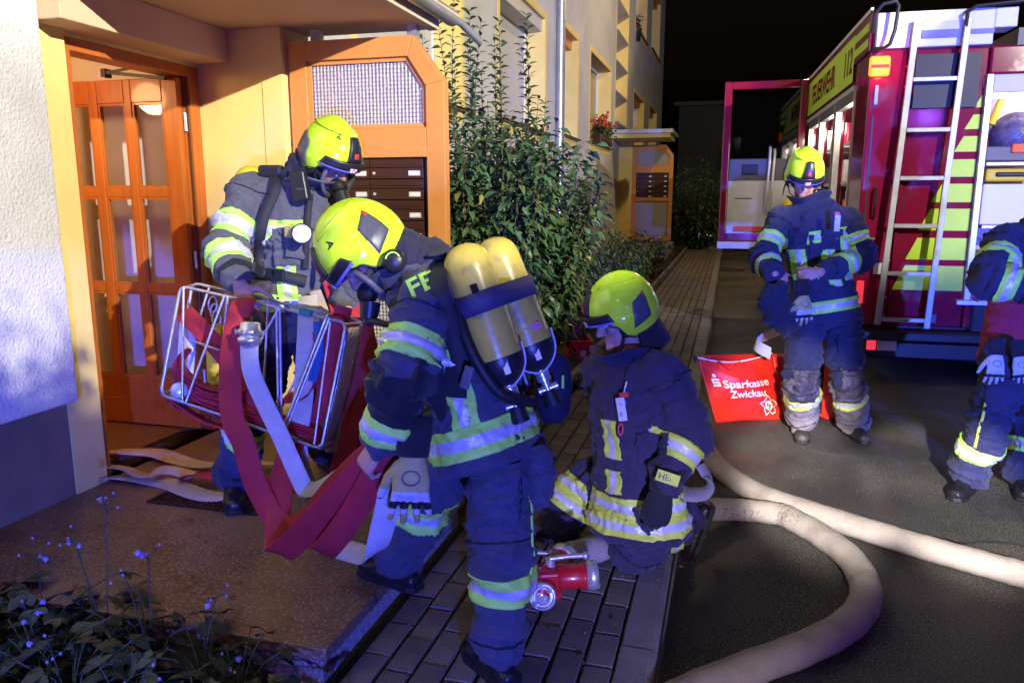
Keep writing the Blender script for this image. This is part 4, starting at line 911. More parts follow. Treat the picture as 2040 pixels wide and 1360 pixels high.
specs = [('tall windflower with a dense spray of pale blooms nearest the step edge', -1.93, 1.90, 8, [(.50, .04), (.44, .08)]),
         ('windflower with drooping white bell standing against the dark granite', -1.72, 1.86, 8, [(.40, .05), (.36, .10)]),
         ('short windflower with small round buds at the bed corner', -1.47, 1.80, 7, [(.30, .06)]),
         ('windflower with few blooms beside the dark plinth', -2.18, 1.92, 9, [(.34, .05)]),
         ('low leafy windflower clump at the bottom of the bed', -1.50, 1.52, 14, [(.24, .05)]),
         ('low windflower clump with a single low bloom in front', -1.75, 1.58, 14, [(.27, .05)]),
         ('leafy windflower clump without tall stems', -1.98, 1.68, 14, [(.22, .05)]),
         ('dark windflower clump towards the white wall', -2.25, 1.72, 13, []),
         ('bottom left windflower clump near the wall foot', -2.45, 1.85, 12, []),
         ('leafy windflower clump at the granite corner', -1.30, 1.72, 12, [(.16, .03)]),
         ('flat windflower leaves lying below the step corner', -1.25, 1.50, 12, []),
         ('shaded windflower clump at the lower picture edge', -1.62, 1.32, 12, []), ('shaded windflower clump at the lower left corner', -2.0, 1.42, 12, [])]
for s in specs: windflower(*s, 'windflowers in the front bed')
# flower box on the sill of the third window
fbx = thing('flower_box', 'brown flower box with red geraniums on the window sill', 'flower box', (XF+.1, 17.6, 2.66))
MB().bb(XF-.05, XF+.13, 16.9, 18.5, 2.665, 2.86).build('planter', 'brownbox', fbx, bevel=0.01)
lf = MB(); rf = MB()
for k in range(420):
    p = V((XF+.04+rnd.gauss(0, .09), rnd.uniform(16.9, 18.5), 2.88+abs(rnd.gauss(0, .14)))); add_leaf(lf, p, rv(1), V((0, 0, 1))+rv(.6), .07, .06, rnd.choice((0, 1)))
for k in range(150):
    p = V((XF+.06+rnd.gauss(0, .08), rnd.uniform(16.95, 18.3), 3.0+abs(rnd.gauss(0, .10)))); rf.ell(p, (.035, .035, .03), None, 6, 5)
lf.build('foliage', ['leaf', 'leaf2'], fbx); rf.build('blooms', mat('red_bloom', (0.55, 0.05, 0.03), 0.7, var=.3, vscale=30), fbx)
# distant low lamp and dim garden building at the end of the street
lp = thing('path_lamp', 'small bright lamp glowing low at the far end of the path', 'lamp', onz(1403, 478, 0.0)+V((0, 2, 0)))
c = at(1403, 468, 24.0); MB().cyl((c.x, c.y, -.1), (c.x, c.y, c.z-.06), 0.03).build('post', 'blackmetal', lp); MB().box(c, (.45, .12, .10)).build('lens', mat('warm_lamp', (1, .9, .7), .4, emit=(1, .80, .5), estr=5), lp, bevel=.02)
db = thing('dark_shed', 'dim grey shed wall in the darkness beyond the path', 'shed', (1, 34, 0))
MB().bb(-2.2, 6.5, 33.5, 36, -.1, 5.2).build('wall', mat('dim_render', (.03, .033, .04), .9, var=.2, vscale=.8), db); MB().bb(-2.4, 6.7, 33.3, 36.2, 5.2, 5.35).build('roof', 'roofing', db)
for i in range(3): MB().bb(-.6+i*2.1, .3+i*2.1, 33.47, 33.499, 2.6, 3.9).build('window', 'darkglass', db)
# ================================================================== PEOPLE
def cd(r, u, f): return (RGT*r+UPV*u+FWD*f).normalized()
M['skin'] = mat('skin', (0.50, 0.27, 0.20), 0.5, var=0.12, vscale=18, bump=0.15, bscale=160)
M['skin'].node_tree.nodes['Principled BSDF'].inputs['Subsurface Weight'].default_value = 0.08
def cloth(n, c, **k):
    a = dict(var=0.22, vscale=9, bump=0.35, bscale=120, weave=0.35, weavescale=900, sheen=0.08, speck=tuple(min(1, x*1.9+.01) for x in c), speckscale=240, speckamt=.45); a.update(k)
    return mat(n, c, 0.82, **a)
M['suit_grey'] = cloth('grey_turnout_cloth', (0.088, 0.090, 0.102))
M['suit_grey_bluelit'] = cloth('bluelit_grey_turnout_cloth', (0.052, 0.052, 0.085))  # same grey turnout cloth, with the blue light mixed into its colour
M['suit_navy'] = cloth('dark_navy_turnout_cloth', (0.026, 0.020, 0.055))
M['suit_blue'] = cloth('navy_turnout_cloth', (0.021, 0.023, 0.055))
M['suit_dusty'] = cloth('dusty_turnout_cloth', (0.090, 0.078, 0.078), col2=(0.05, 0.045, 0.06), vscale=6)
M['maroon'] = cloth('maroon_vest', (0.30, 0.02, 0.06))
M['black_cloth'] = cloth('black_cloth', (0.010, 0.010, 0.014))
M['webbing'] = mat('black_webbing', (0.016, 0.016, 0.022), 0.65, bump=.3, bscale=300)
M['boot'] = mat('black_leather', (0.014, 0.013, 0.014), 0.34, var=.3, vscale=12, bump=0.25, bscale=60)
M['dirtyboot'] = mat('dusty_leather', (0.045, 0.038, 0.036), 0.55, var=.4, vscale=12, bump=0.3, bscale=60)
M['helmet'] = mat('lime_helmet_shell', (0.58, 0.92, 0.03), 0.24, coat=0.3, col2=(0.42, 0.62, 0.04), c2lo=.58, c2hi=.85, vscale=12, detail=9, rvar=.08)
M['helmet_grey'] = mat('helmet_grey_part', (0.075, 0.075, 0.085), 0.4)
M['visor'] = mat('tinted_visor', (0.22, 0.20, 0.55), 0.08, coat=0.5)
M['lime'] = mat('lime_tape', (0.46, 0.92, 0.12), 0.55, bump=.25, bscale=140)
M['yell'] = mat('yellow_tape', (0.60, 0.68, 0.08), 0.55, bump=.25, bscale=140)
M['silver'] = mat('silver_tape', (0.58, 0.58, 0.62), 0.35, 0.15, bump=.2, bscale=160, var=.12, vscale=25)
M['maskglass'] = clear_glass('mask_lens', (.9, .92, .95), .12)
M['eyewhite'] = mat('eye_white', (0.7, 0.68, 0.66), 0.3)

def conesph(mb, p0, r0, p1, r1, n=16):
    p0, p1 = V(p0), V(p1); mb.ell(p0, (r0,)*3, None, n, 10); mb.ell(p1, (r1,)*3, None, n, 10); mb.cyl(p0, p1, r0*.995, r1*.995, n)
def chain(mb, pts, rs, n=16):
    for i in range(len(pts)-1): conesph(mb, pts[i], rs[i], pts[i+1], rs[i+1], n)
def remesh(mb, vox, it=3, fac=0.5):
    me = mb.mesh('tmp', 'skin'); o = bpy.data.objects.new('tmp', me); C.objects.link(o)
    r = o.modifiers.new('r', 'REMESH'); r.mode = 'VOXEL'; r.voxel_size = vox; r.use_smooth_shade = True
    if it: s = o.modifiers.new('s', 'SMOOTH'); s.iterations = it; s.factor = fac
    dg = bpy.context.evaluated_depsgraph_get(); dg.update(); out = bpy.data.meshes.new_from_object(o.evaluated_get(dg))
    bpy.data.objects.remove(o); bpy.data.meshes.remove(me); return out
def coords(me):
    n = len(me.vertices); P = np.empty(n*3); me.vertices.foreach_get('co', P); N = np.empty(n*3); me.vertices.foreach_get('normal', N)
    return P.reshape(-1, 3), N.reshape(-1, 3)
def wrinkle(me, bones, amp=0.007, seed=1, freq=24.0, base=0.45):
    """cloth folds: ridged noise running across each bone, strongest near the joints"""
    P, N = coords(me); best = np.full(len(P), 1e9); al = np.zeros(len(P)); jw = np.zeros(len(P)); bi = np.zeros(len(P)); ax = np.zeros_like(P)
    for k, (a, b, w0, w1) in enumerate(bones):
        a, b = np.array(a), np.array(b); d = b-a; L = np.linalg.norm(d); d /= L; t = np.clip((P-a)@d, 0, L); dist = np.linalg.norm(P-a-t[:, None]*d, axis=1)
        m = dist < best; best[m] = dist[m]; al[m] = t[m]; bi[m] = k; ax[m] = d
        jw[m] = (w0*np.exp(-(t/(.30*L+.03))**2)+w1*np.exp(-((L-t)/(.30*L+.03))**2))[m]
    perp = P-ax*np.sum(P*ax, axis=1)[:, None]
    warp = (vnoise(P*7.0, seed)-.5)*.22
    Q = perp*5.5+ax*((al+warp*.35)*freq)[:, None]+bi[:, None]*3.7
    n1 = 1-np.abs(2*vnoise(Q, seed+1)-1); Q2 = perp*11+ax*((al-warp*.3)*freq*2.1)[:, None]; n2 = 1-np.abs(2*vnoise(Q2, seed+2)-1)
    n3 = vnoise(P*13.0, seed+3)-.5
    j = base+jw; n4 = 1-np.abs(2*vnoise(P*np.array([15., 15., 13.])+n3[:, None]*3, seed+5)-1)
    h = amp*(j*(1.9*n1**3.2-.5)+.55*j*(n2**3-.25)+.45*n3+.75*(n4**5-.12)-.30*j*np.exp(-((n1-.25)/.08)**2))
    P = P+N*h[:, None]; me.vertices.foreach_set('co', P.ravel()); me.update()
def smooth_shade(me): me.polygons.foreach_set('use_smooth', [True]*len(me.polygons))
def cutpatch(me, planes, splits=(), keep=None, off=0.004, matf=None):
    """piece of a garment surface between planes, lifted off it: reflective tape, straps, patches"""
    bm = bmesh.new(); bm.from_mesh(me); bm.normal_update()
    for co, no in planes:
        bmesh.ops.bisect_plane(bm, geom=bm.verts[:]+bm.edges[:]+bm.faces[:], plane_co=co, plane_no=no, clear_outer=True)
    for co, no in splits:
        bmesh.ops.bisect_plane(bm, geom=bm.verts[:]+bm.edges[:]+bm.faces[:], plane_co=co, plane_no=no)
    if keep:
        dele = [f for f in bm.faces if not keep(f.calc_center_median(), f.normal)]; bmesh.ops.delete(bm, geom=dele, context='FACES')
    bm.normal_update()
    for v in bm.verts: v.co += v.normal*off
    for f in bm.faces: f.smooth = True; f.material_index = matf(f.calc_center_median()) if matf else 0
    out = bpy.data.meshes.new('patch'); bm.to_mesh(out); bm.free(); return out
def stripe(me, c, n, ws, mats, parent, keep=None, name='reflective_stripe', off=0.004):
    c = V(c); n = V(n).normalized(); tot = sum(ws); o = [-tot/2]
    for w_ in ws: o.append(o[-1]+w_)
    def mf(p):
        x = (p-c).dot(n)
        for k in range(len(ws)):
            if x < o[k+1]: return k
        return len(ws)-1
    out = cutpatch(me, [(c+n*o[0], -n), (c+n*o[-1], n)], [(c+n*x, n) for x in o[1:-1]], keep, off, mf)
    for m in mats: out.materials.append(M[m])
    ob = link(name, out, parent); s = ob.modifiers.new('s', 'SOLIDIFY'); s.thickness = 0.004; s.offset = -1
    return ob
TAPE = ([.024, .030, .024], ['lime', 'silver', 'lime']); TAPEY = ([.024, .030, .024], ['yell', 'silver', 'yell'])
def near(seg, r):
    a, b = V(seg[0]), V(seg[1]); d = b-a; L2 = d.length_squared
    return lambda p, nn: (p-(a+d*max(0, min(1, (p-a).dot(d)/L2)))).length < r
def hand(mb, W, d, n, side, curl=(0.5, 0.7, .5), spread=1.0, sc=1.0, thumb=(0.6, 0.5), fat=1.0, curls=None):
    """palm, four unequal fingers, thumb; d towards the fingers, n out of the back of the hand, side = thumb side"""
    W = V(W); d = V(d).normalized(); n = (V(n)-d*V(n).dot(d)).normalized(); s = V(side); s = (s-d*s.dot(d)-n*s.dot(n)).normalized()
    k = W+d*.088*sc
    mb.loft([(W, s*.028*sc, n*.020*sc), (W+d*.02*sc, s*.034*sc, n*.019*sc), (W+d*.06*sc, s*.043*sc, n*.017*sc), (k, s*.042*sc, n*.0145*sc), (k+d*.008*sc, s*.036*sc, n*.009*sc)], n=18)
    for i, (off, ln) in enumerate(((.031, .074), (.0105, .083), (-.0105, .077), (-.031, .060))):
        c = curls[i] if curls else curl; p = k+s*off*sc-d*.006*sc; ang = 0; pts = [p]; dd = (d+s*off*spread*1.5).normalized()
        for j, (fr_, cu) in enumerate(zip((.46, .30, .24), c)):
            ang += cu; v = dd*math.cos(ang)-n*math.sin(ang); pts.append(pts[-1]+v*ln*fr_*sc)
        chain(mb, pts, [r*sc*fat for r in (.0098, .0090, .0080, .0066)], 10)
    tb0 = W+d*.028*sc+s*.030*sc-n*.006*sc; td = (s*math.cos(thumb[0])+d*math.sin(thumb[0])-n*.35).normalized(); t1 = tb0+td*.038*sc; td2 = (td+d*thumb[1]-n*.25).normalized(); t2 = t1+td2*.030*sc; t3 = t2+(td2+d*.2).normalized()*.022*sc
    chain(mb, [W+d*.02*sc+s*.01*sc, tb0, t1, t2, t3], [r*sc*fat for r in (.014, .0135, .0110, .0098, .0078)], 10)
def hmat(fwd, up, pos):
    f = V(fwd).normalized(); u = (V(up)-f*V(up).dot(f)).normalized(); l = u.cross(f)
    return Matrix(((f.x, l.x, u.x, pos[0]), (f.y, l.y, u.y, pos[1]), (f.z, l.z, u.z, pos[2]), (0, 0, 0, 1)))
def head_blob(mb, H, neck, fine=True):
    T = lambda x, y, z: H @ V((x, y, z)); R = H.to_3x3()
    mb.ell(T(-.012, 0, .035), (.100, .078, .098), R, 24, 16); mb.ell(T(.030, 0, -.045), (.062, .058, .072), R, 20, 14)
    chain(mb, [T(.040, 0, -.085), T(.078, 0, -.098)], [.040, .024], 12)                         # jaw to chin
    for s in (-1, 1):
        mb.ell(T(.058, s*.036, -.025), (.030, .026, .026), R, 12, 8)                            # cheek
        chain(mb, [T(.082, s*.012, .022), T(.074, s*.048, .018)], [.013, .011], 8)               # brow
        mb.ell(T(-.005, s*.080, -.010), (.016, .008, .030), R, 10, 8)                           # ear
        conesph(mb, T(-.03, s*.03, -.07), .035, T(-.02, s*.04, -.03), .04, 10)
    chain(mb, [T(.088, 0, .012), T(.104, 0, -.020), T(.112, 0, -.036)], [.009, .0115, .0135], 10)  # nose
    mb.ell(T(.098, .011, -.040), (.010, .008, .008), R, 8, 6); mb.ell(T(.098, -.011, -.040), (.010, .008, .008), R, 8, 6)
    chain(mb, [T(.084, .020, -.068), T(.092, 0, -.065), T(.084, -.020, -.068)], [.0055, .0075, .0055], 8)
    chain(mb, [T(.083, .017, -.078), T(.090, 0, -.080), T(.083, -.017, -.078)], [.0055, .0075, .0055], 8)
    chain(mb, [T(-.025, 0, -.05), neck], [.058, .062], 14)
# ---- helmet: one parametric shell, every fitting lies on the same surface
def ip(x, tab):
    for (a, b), (c, d) in zip(tab[:-1], tab[1:]):
        if x <= c: return b+(d-b)*(x-a)/(c-a)
    return tab[-1][1]
EDGE = [(0, 10), (30, 7), (46, -2), (58, -12), (66, -14), (76, -34), (92, -41), (118, -38), (150, -31), (180, -29)]
def S(az, el, off=0.0):
    a, e = math.radians(az), math.radians(el); ce, se = math.cos(e), math.sin(e); ca, sa = math.cos(a), math.sin(a)
    rx = .152 if ca > 0 else .168; x, y, z = rx*ce*ca, .128*ce*sa, .160*se
    z += .012*max(0, 1-abs(y)/.040)*max(0, se)**.5 if se > 0 else 0          # crest along the crown
    if se > 0: x -= .012*se*se
    y *= 1+.05*math.sin(math.radians(min(180, abs(az))))*(1 if el < 0 else 0)
    p = V((x*.93, y*.93, z*.93+.026)); n = V((x/rx**2, y/.128**2, z/.16**2)).normalized()
    return p+n*off
def spatch(poly, off, H, thick=0.0, n=10, m=10, grid=None):
    """patch on the helmet: quad grid between a lower and an upper edge given in (azimuth, elevation)"""
    lo, hi = poly; vs = []
    for j in range(m+1):
        for i in range(n+1):
            s = i/n; a = V((ip(s, lo[0]), ip(s, lo[1]), 0)); b = V((ip(s, hi[0]), ip(s, hi[1]), 0)); q = a.lerp(b, j/m); vs.append(H @ S(q.x, q.y, off))
    return vs, [(j*(n+1)+i, j*(n+1)+i+1, (j+1)*(n+1)+i+1, (j+1)*(n+1)+i) for j in range(m) for i in range(n)]
def quadpatch(c4, off, H, n=8, m=8):                         # corners (az,el): lower-left, lower-right, upper-right, upper-left
    vs = []
    for j in range(m+1):
        for i in range(n+1):
            s, t = i/n, j/m; az = (c4[0][0]*(1-s)+c4[1][0]*s)*(1-t)+(c4[3][0]*(1-s)+c4[2][0]*s)*t; el = (c4[0][1]*(1-s)+c4[1][1]*s)*(1-t)+(c4[3][1]*(1-s)+c4[2][1]*s)*t
            vs.append(H @ S(az, el, off))
    return vs, [(j*(n+1)+i, j*(n+1)+i+1, (j+1)*(n+1)+i+1, (j+1)*(n+1)+i) for j in range(m) for i in range(n)]
def helmet(P, H, letter=None, vent='helmet_grey', visor=True, extra=None, shell='helmet', mark=None):
    q = MB(); NA, NE = 96, 22; vs = []
    for j in range(NE+1):
        for i in range(NA):
            az = -180+360*i/NA; e0 = ip(abs(az), EDGE); el = e0+(90-e0)*(j/NE); vs.append(H @ S(az, min(el, 89.9)))
    fs = [(j*NA+i, j*NA+(i+1) % NA, (j+1)*NA+(i+1) % NA, (j+1)*NA+i) for j in range(NE) for i in range(NA)]
    q.add(vs, fs, 0, True); hm = q.build('helmet', shell, P); s = hm.modifiers.new('s', 'SOLIDIFY'); s.thickness = .006; s.offset = -1
    def fit(nm, c4, off, m, th=.006, n=8, mm=8):
        b = MB(); v_, f_ = quadpatch(c4, off, H, n, mm); b.add(v_, f_, 0, True); o = b.build(nm, m, hm); z = o.modifiers.new('s', 'SOLIDIFY'); z.thickness = th; z.offset = -1; return o
    q = MB(); q.tube([H @ S(-180+360*i/96, ip(abs(-180+360*i/96), EDGE), -.001) for i in range(96)], .0042, 6, closed=True); q.build('edge_trim', 'plastic', hm)
    for s_ in (1, -1):
        fit('side_vent', [(s_*92, -24), (s_*124, -14), (s_*124, 26), (s_*98, 14)], .0025, vent)
        fit('vent_accent', [(s_*120, 16), (s_*124, 18), (s_*124, 25), (s_*119, 23)], .0035, 'redlens' if False else 'vent_red', .003, 3, 3)
        fit('raised_rib', [(s_*30, 50), (s_*150, 46), (s_*150, 50), (s_*30, 55)], .0032, shell, .006, 20, 3)
        b = MB(); b.tube([H @ V((.03, s_*.095, -.045)), H @ V((.055, s_*.075, -.10)), H @ V((.075, s_*.03, -.130)), H @ V((.08, 0, -.135))], .009, 6, flat=(1, .45)); b.build('chin_strap', 'webbing', hm)
        fit('ear_pad', [(s_*66, -40), (s_*104, -50), (s_*104, -30), (s_*66, -16)], -.012, 'webbing', .012)
    fit('lamp_module', [(-17, 9), (17, 9), (13, 46), (-13, 46)], .012, 'plastic', .016)
    fit('lamp_lens', [(-6, 14), (6, 14), (5, 22), (-5, 22)], .0145, 'vent_red', .004, 4, 4)
    if visor: fit('eye_shield', [(-62, -7), (62, -7), (60, 6), (-60, 6)], .0085, 'visor', .003, 24, 5); fit('brim', [(-64, -3), (64, -3), (58, 9), (-58, 9)], .0105, 'plastic', .004, 24, 4)
    if visor: fit('front_badge', [(-8, -6), (8, -6), (8, 1), (-8, 1)], .0125, 'badge', .002, 6, 4)
    b = MB(); vs = []
    for j in range(6):
        for i in range(25):
            az = 98+164*i/24; azz = az if az <= 180 else az-360; e0 = ip(abs(azz), EDGE); p = S(azz, e0+3, -.004); p = p+V((-.010*j*.5 if abs(azz) > 120 else 0, 0, -.020*j)); vs.append(H @ p)
    b.add(vs, [(j*25+i, j*25+i+1, (j+1)*25+i+1, (j+1)*25+i) for j in range(5) for i in range(24)], 0, True); o = b.build('neck_guard', 'black_cloth', hm); z = o.modifiers.new('s', 'SOLIDIFY'); z.thickness = .004
    if letter:
        for (az0, el0, rot, size) in letter:
            me = textmesh('A', size, 0, 'CENTER', True); c_, s__ = math.cos(rot), math.sin(rot)
            for v in me.vertices:
                x, y = v.co.x*c_-v.co.y*s__, v.co.x*s__+v.co.y*c_; v.co = H @ S(az0-x*420, el0+y*400, .0018)
            me.materials.clear(); me.materials.append(M['plastic']); link('letter', me, hm)
    return hm
M['vent_red'] = mat('red_accent', (0.55, 0.04, 0.03), 0.4)
M['badge'] = mat('badge_print', (0.75, 0.70, 0.75), 0.4, col2=(0.5, 0.05, 0.08), vscale=90, c2lo=.5, c2hi=.55)
def mask(P, H):
    """full-face breathing mask: clear lens, grey rim, black nose cup and regulator"""
    def E(az, el, k=1.0):
        a, e = math.radians(az), math.radians(el); return H @ V((.045+.100*k*math.cos(e)*math.cos(a), .088*k*math.cos(e)*math.sin(a), -.045+.095*k*math.sin(e)))
    rim = [(-62, -40), (-70, -10), (-66, 25), (-40, 44), (0, 50), (40, 44), (66, 25), (70, -10), (62, -40), (40, -66), (0, -76), (-40, -66)]
    rp = spline([E(*r) for r in rim]+[E(*rim[0])], 4)[:-1]
    mk = MB().tube(rp, .0105, 8, closed=True).build('mask', 'grey', P)
    b = MB(); vs = []; n = 16
    for j in range(n+1):
        for i in range(n+1): vs.append(E(-64+128*i/n, -70+116*j/n, 1.02))
    b.add(vs, [(j*(n+1)+i, j*(n+1)+i+1, (j+1)*(n+1)+i+1, (j+1)*(n+1)+i) for j in range(n) for i in range(n)], 0, True); b.build('lens', 'maskglass', mk)
    b = MB(); b.ell(H @ V((.095, 0, -.075)), (.042, .042, .036), H.to_3x3(), 16, 10); b.build('nose_cup', 'rubber', mk)
    b = MB(); b.cyl(H @ V((.120, 0, -.100)), H @ V((.165, 0, -.128)), .034, .028, 18); b.cyl(H @ V((.165, 0, -.128)), H @ V((.180, 0, -.137)), .020, .020, 14); b.build('regulator', 'plastic', mk)
    for s_ in (1, -1):
        b = MB(); b.ribbon([E(s_*70, -5), H @ V((.0, s_*.095, -.03)), H @ V((-.08, s_*.075, .0))], V((0, 0, 1)), .02, .003); b.build('mask_strap', 'webbing', mk)
    return mk
def person(name, label, J, suit, trou, boots='boot', seed=1, hands=None, jackd=None, face=True, skinvox=.006, voxj=.0095, arms=('L', 'R'), collar=True, hem=.16, flare=1.0, armr=(.086, .074, .060), legr=(.108, .092, .080), bootd=None, amp=.0085, torso=1.0, skipbody=False, group=None):
    root = thing(name, label, 'person', J['base'], group)
    pel, che, nek, H = V(J['pel']), V(J['che']), V(J['nek']), J['H']
    fw = V(J['fw']).normalized(); spine = (che-pel).normalized(); fw = (fw-spine*fw.dot(spine)).normalized(); lf = spine.cross(fw)
    hd = H.translation
    # --- body
    b = MB(); head_blob(b, H, nek)
    b.loft([(pel-spine*.08, lf*.12, fw*.09), (pel, lf*.155, fw*.105), (pel.lerp(che, .45), lf*.13, fw*.095), (che, lf*.155, fw*.11), (che.lerp(nek, .6), lf*.15, fw*.09), (nek, lf*.065, fw*.06)])
    for s in 'LR':
        chain(b, [J['sh'+s], J['el'+s], J['wr'+s]], [.058, .044, .030], 14); conesph(b, che, .09, V(J['sh'+s]), .058)
        chain(b, [J['hi'+s], J['kn'+s], J['an'+s]], [.085, .060, .042], 14); chain(b, [J['an'+s], V(J['an'+s])-V(J.get('dn'+s, (0, 0, 1))).normalized()*.055+V(J['ft'+s]).normalized()*.08], [.036, .026], 12); conesph(b, pel, .10, V(J['hi'+s]), .085)
    for h in (hands or []): hand(b, *h[0], **h[1])
    me = remesh(b, skinvox, 2); me.materials.clear(); me.materials.append(M['skin']); smooth_shade(me); link('body', me, root)
    if face:
        for s in (1, -1):
            e = MB(); e.ell(H @ V((.083, s*.031, .0)), (.0125,)*3, None, 12, 8); eo = e.build('eye', 'eyewhite', root); e = MB(); e.ell(H @ V((.0925, s*.031, -.001)), (.005,)*3, None, 8, 6); e.build('iris', 'plastic', eo)
    # --- jacket
    g = MB(); k = torso
    g.loft([(pel-spine*hem, lf*.215*k*flare, fw*.165*k*flare), (pel-spine*(hem-.05), lf*.213*k*flare, fw*.163*k*flare), (pel+spine*.02, lf*.205*k, fw*.155*k), (pel.lerp(che, .4), lf*.190*k, fw*.150*k), (pel.lerp(che, .75), lf*.200*k, fw*.158*k), (che, lf*.205*k, fw*.155*k), (che.lerp(nek, .5), lf*.190*k, fw*.130*k), (che.lerp(nek, .85), lf*.120*k, fw*.105*k), (nek, lf*.088, fw*.085)], n=28)
    for s in arms:
        chain(g, [J['sh'+s], J['el'+s], V(J['el'+s]).lerp(V(J['wr'+s]), .84)], list(armr), 18); conesph(g, che.lerp(nek, .35), .11, V(J['sh'+s]), armr[0])
    jk = remesh(g, voxj, 6)
    bones = [(pel-spine*.16, che, .2, .25), (che, nek, .2, .2)]
    for s in arms: bones += [(J['sh'+s], J['el'+s], .5, 1.0), (J['el'+s], J['wr'+s], .9, .35)]
    wrinkle(jk, bones, amp, seed); jk.materials.clear(); jk.materials.append(M[suit]); smooth_shade(jk); jo = link('jacket', jk, root)
    if collar:
        up = (hd-nek).normalized(); ring = []
        for j in range(5):
            for i in range(28):
                a = 2*PI*i/28; r = .092+.009*j; lowf = .55+.45*(.5-.5*math.sin(a)); c_ = nek-spine*.03+(up*.017*j+spine*.003*j)*lowf; ring.append(c_+lf*math.cos(a)*r*1.05+fw*math.sin(a)*r*(1.0)+fw*.008*j+spine*(.012*math.sin(a*3+seed)))
        q = MB(); q.add(ring, [(j*28+i, j*28+(i+1) % 28, (j+1)*28+(i+1) % 28, (j+1)*28+i) for j in range(4) for i in range(28)], 0, True)
        o = q.build('collar', suit, root); z = o.modifiers.new('s', 'SOLIDIFY'); z.thickness = .010; z = o.modifiers.new('b', 'SUBSURF'); z.levels = 1; z.render_levels = 1
    # --- trousers
    g = MB()
    g.loft([(pel+spine*.06, lf*.165, fw*.125), (pel, lf*.180, fw*.135), (pel-spine*.10, lf*.175, fw*.135)], n=24)
    for s in 'LR':
        an, kn = V(J['an'+s]), V(J['kn'+s]); low = kn.lerp(an, .93); chain(g, [J['hi'+s], V(J['hi'+s]).lerp(kn, .5), kn, kn.lerp(an, .5), low], [legr[0], (legr[0]+legr[1])/2*1.01, legr[1], (legr[1]+legr[2])/2*1.04, legr[2]*1.05], 18); conesph(g, pel-spine*.03, .125, V(J['hi'+s]), legr[0])
    tr = remesh(g, voxj, 5); bones = []
    for s in 'LR': bones += [(J['hi'+s], J['kn'+s], .5, .8), (J['kn'+s], J['an'+s], .75, .55)]
    wrinkle(tr, bones, amp*1.1, seed+20, 20.0); tr.materials.clear(); tr.materials.append(M[trou]); smooth_shade(tr); to = link('trousers', tr, root)
    # --- boots
    for s in 'LR':
        an = V(J['an'+s]); f = V(J['ft'+s]).normalized(); dn = -V(J.get('dn'+s, (0, 0, 1))).normalized(); f = (f-dn*f.dot(dn)).normalized(); sd = f.cross(dn)
        shin = (V(J['kn'+s])-an).normalized(); g = MB(); hgt = J.get('ah', .105)
        chain(g, [an+shin*.18, an+shin*.02, an+dn*.03], [.068, .062, .054], 16)
        base = an+dn*(hgt-.035)
        g.loft([(base-f*.085, sd*.025, dn*.030), (base-f*.072, sd*.042, dn*.036), (base, sd*.046, dn*.050), (base+f*.08, sd*.050, dn*.044), (base+f*.135, sd*.052, dn*.036), (base+f*.175, sd*.042, dn*.030), (base+f*.192, sd*.022, dn*.022)], n=20)
        conesph(g, an+dn*.02+f*.01, .050, base+f*.09, .040)
        bt = remesh(g, .008, 4); P_, _N = coords(bt); fl = an+dn*hgt; dvec = np.array(dn); h_ = (P_-np.array(fl))@dvec; over = h_ > 0; P_[over] -= np.outer(h_[over], dvec); bt.vertices.foreach_set('co', P_.ravel()); bt.update()
        bt.materials.clear(); bt.materials.append(M[boots]); smooth_shade(bt); bo_ = link('boot', bt, root)
        q = MB(); q.prism([fl+f*x+sd*y-dn*.0 for x, y in ((-.088, -.028), (-.06, -.042), (.06, -.046), (.14, -.052), (.185, -.036), (.198, 0), (.185, .036), (.14, .052), (.06, .046), (-.06, .042), (-.088, .028))], -dn*.022); q.build('sole', 'rubber', bo_, bevel=.004)
    return dict(root=root, jk=jk, tr=tr, jo=jo, to=to, lf=lf, fw=fw, sp=spine, J=J, pel=pel, che=che, nek=nek)
def armtape(p, s, t, which, tape, parent=None, r=.13):
    J = p['J']; a, b = (V(J['sh'+s]), V(J['el'+s])) if which == 'u' else (V(J['el'+s]), V(J['wr'+s])); c = a.lerp(b, t); return stripe(p['jk'], c, b-a, *tape, p['jo'], keep=lambda q, n_: (q-c).length < r)
def legtape(p, s, t, tape, r=.15):
    J = p['J']; a, b = V(J['kn'+s]), V(J['an'+s]); c = a.lerp(b, t); return stripe(p['tr'], c, b-a, *tape, p['to'], keep=lambda q, n_: (q-c).length < r)
def torsotape(p, t, tape, arms=('L', 'R'), keep=None, pos=None):
    c = pos if pos is not None else p['pel'].lerp(p['che'], t); J = p['J']
    segs = [near((V(J['sh'+s]).lerp(V(J['el'+s]), .25), J['el'+s]), .10) for s in arms]+[near((J['el'+s], J['wr'+s]), .10) for s in arms]
    return stripe(p['jk'], c, p['sp'], *tape, p['jo'], keep=lambda q, n_: (q-c).length < .30 and not any(f(q, n_) for f in segs) and (keep is None or keep(q, n_)))
def vtape(p, x, t0, t1, tape, front=1):
    c = p['pel']+p['lf']*x; a = p['pel'].lerp(p['che'], t0); b = p['pel'].lerp(p['che'], t1); ws, mats = tape; n = p['lf']; tot = sum(ws); o = [-tot/2]
    for w_ in ws: o.append(o[-1]+w_)
    def mf(q):
        v = (q-c).dot(n)
        return 0 if v < o[1] else (1 if v < o[2] else 2)
    out = cutpatch(p['jk'], [(c+n*o[0], -n), (c+n*o[3], n), (a, -p['sp']), (b, p['sp'])], [(c+n*o[1], n), (c+n*o[2], n)], lambda q, nn: (q-p['pel']).dot(p['fw'])*front > .03, .0042, mf)
    for m in mats: out.materials.append(M[m])
    ob = link('reflective_stripe', out, p['jo']); s = ob.modifiers.new('s', 'SOLIDIFY'); s.thickness = .004; s.offset = -1; return ob
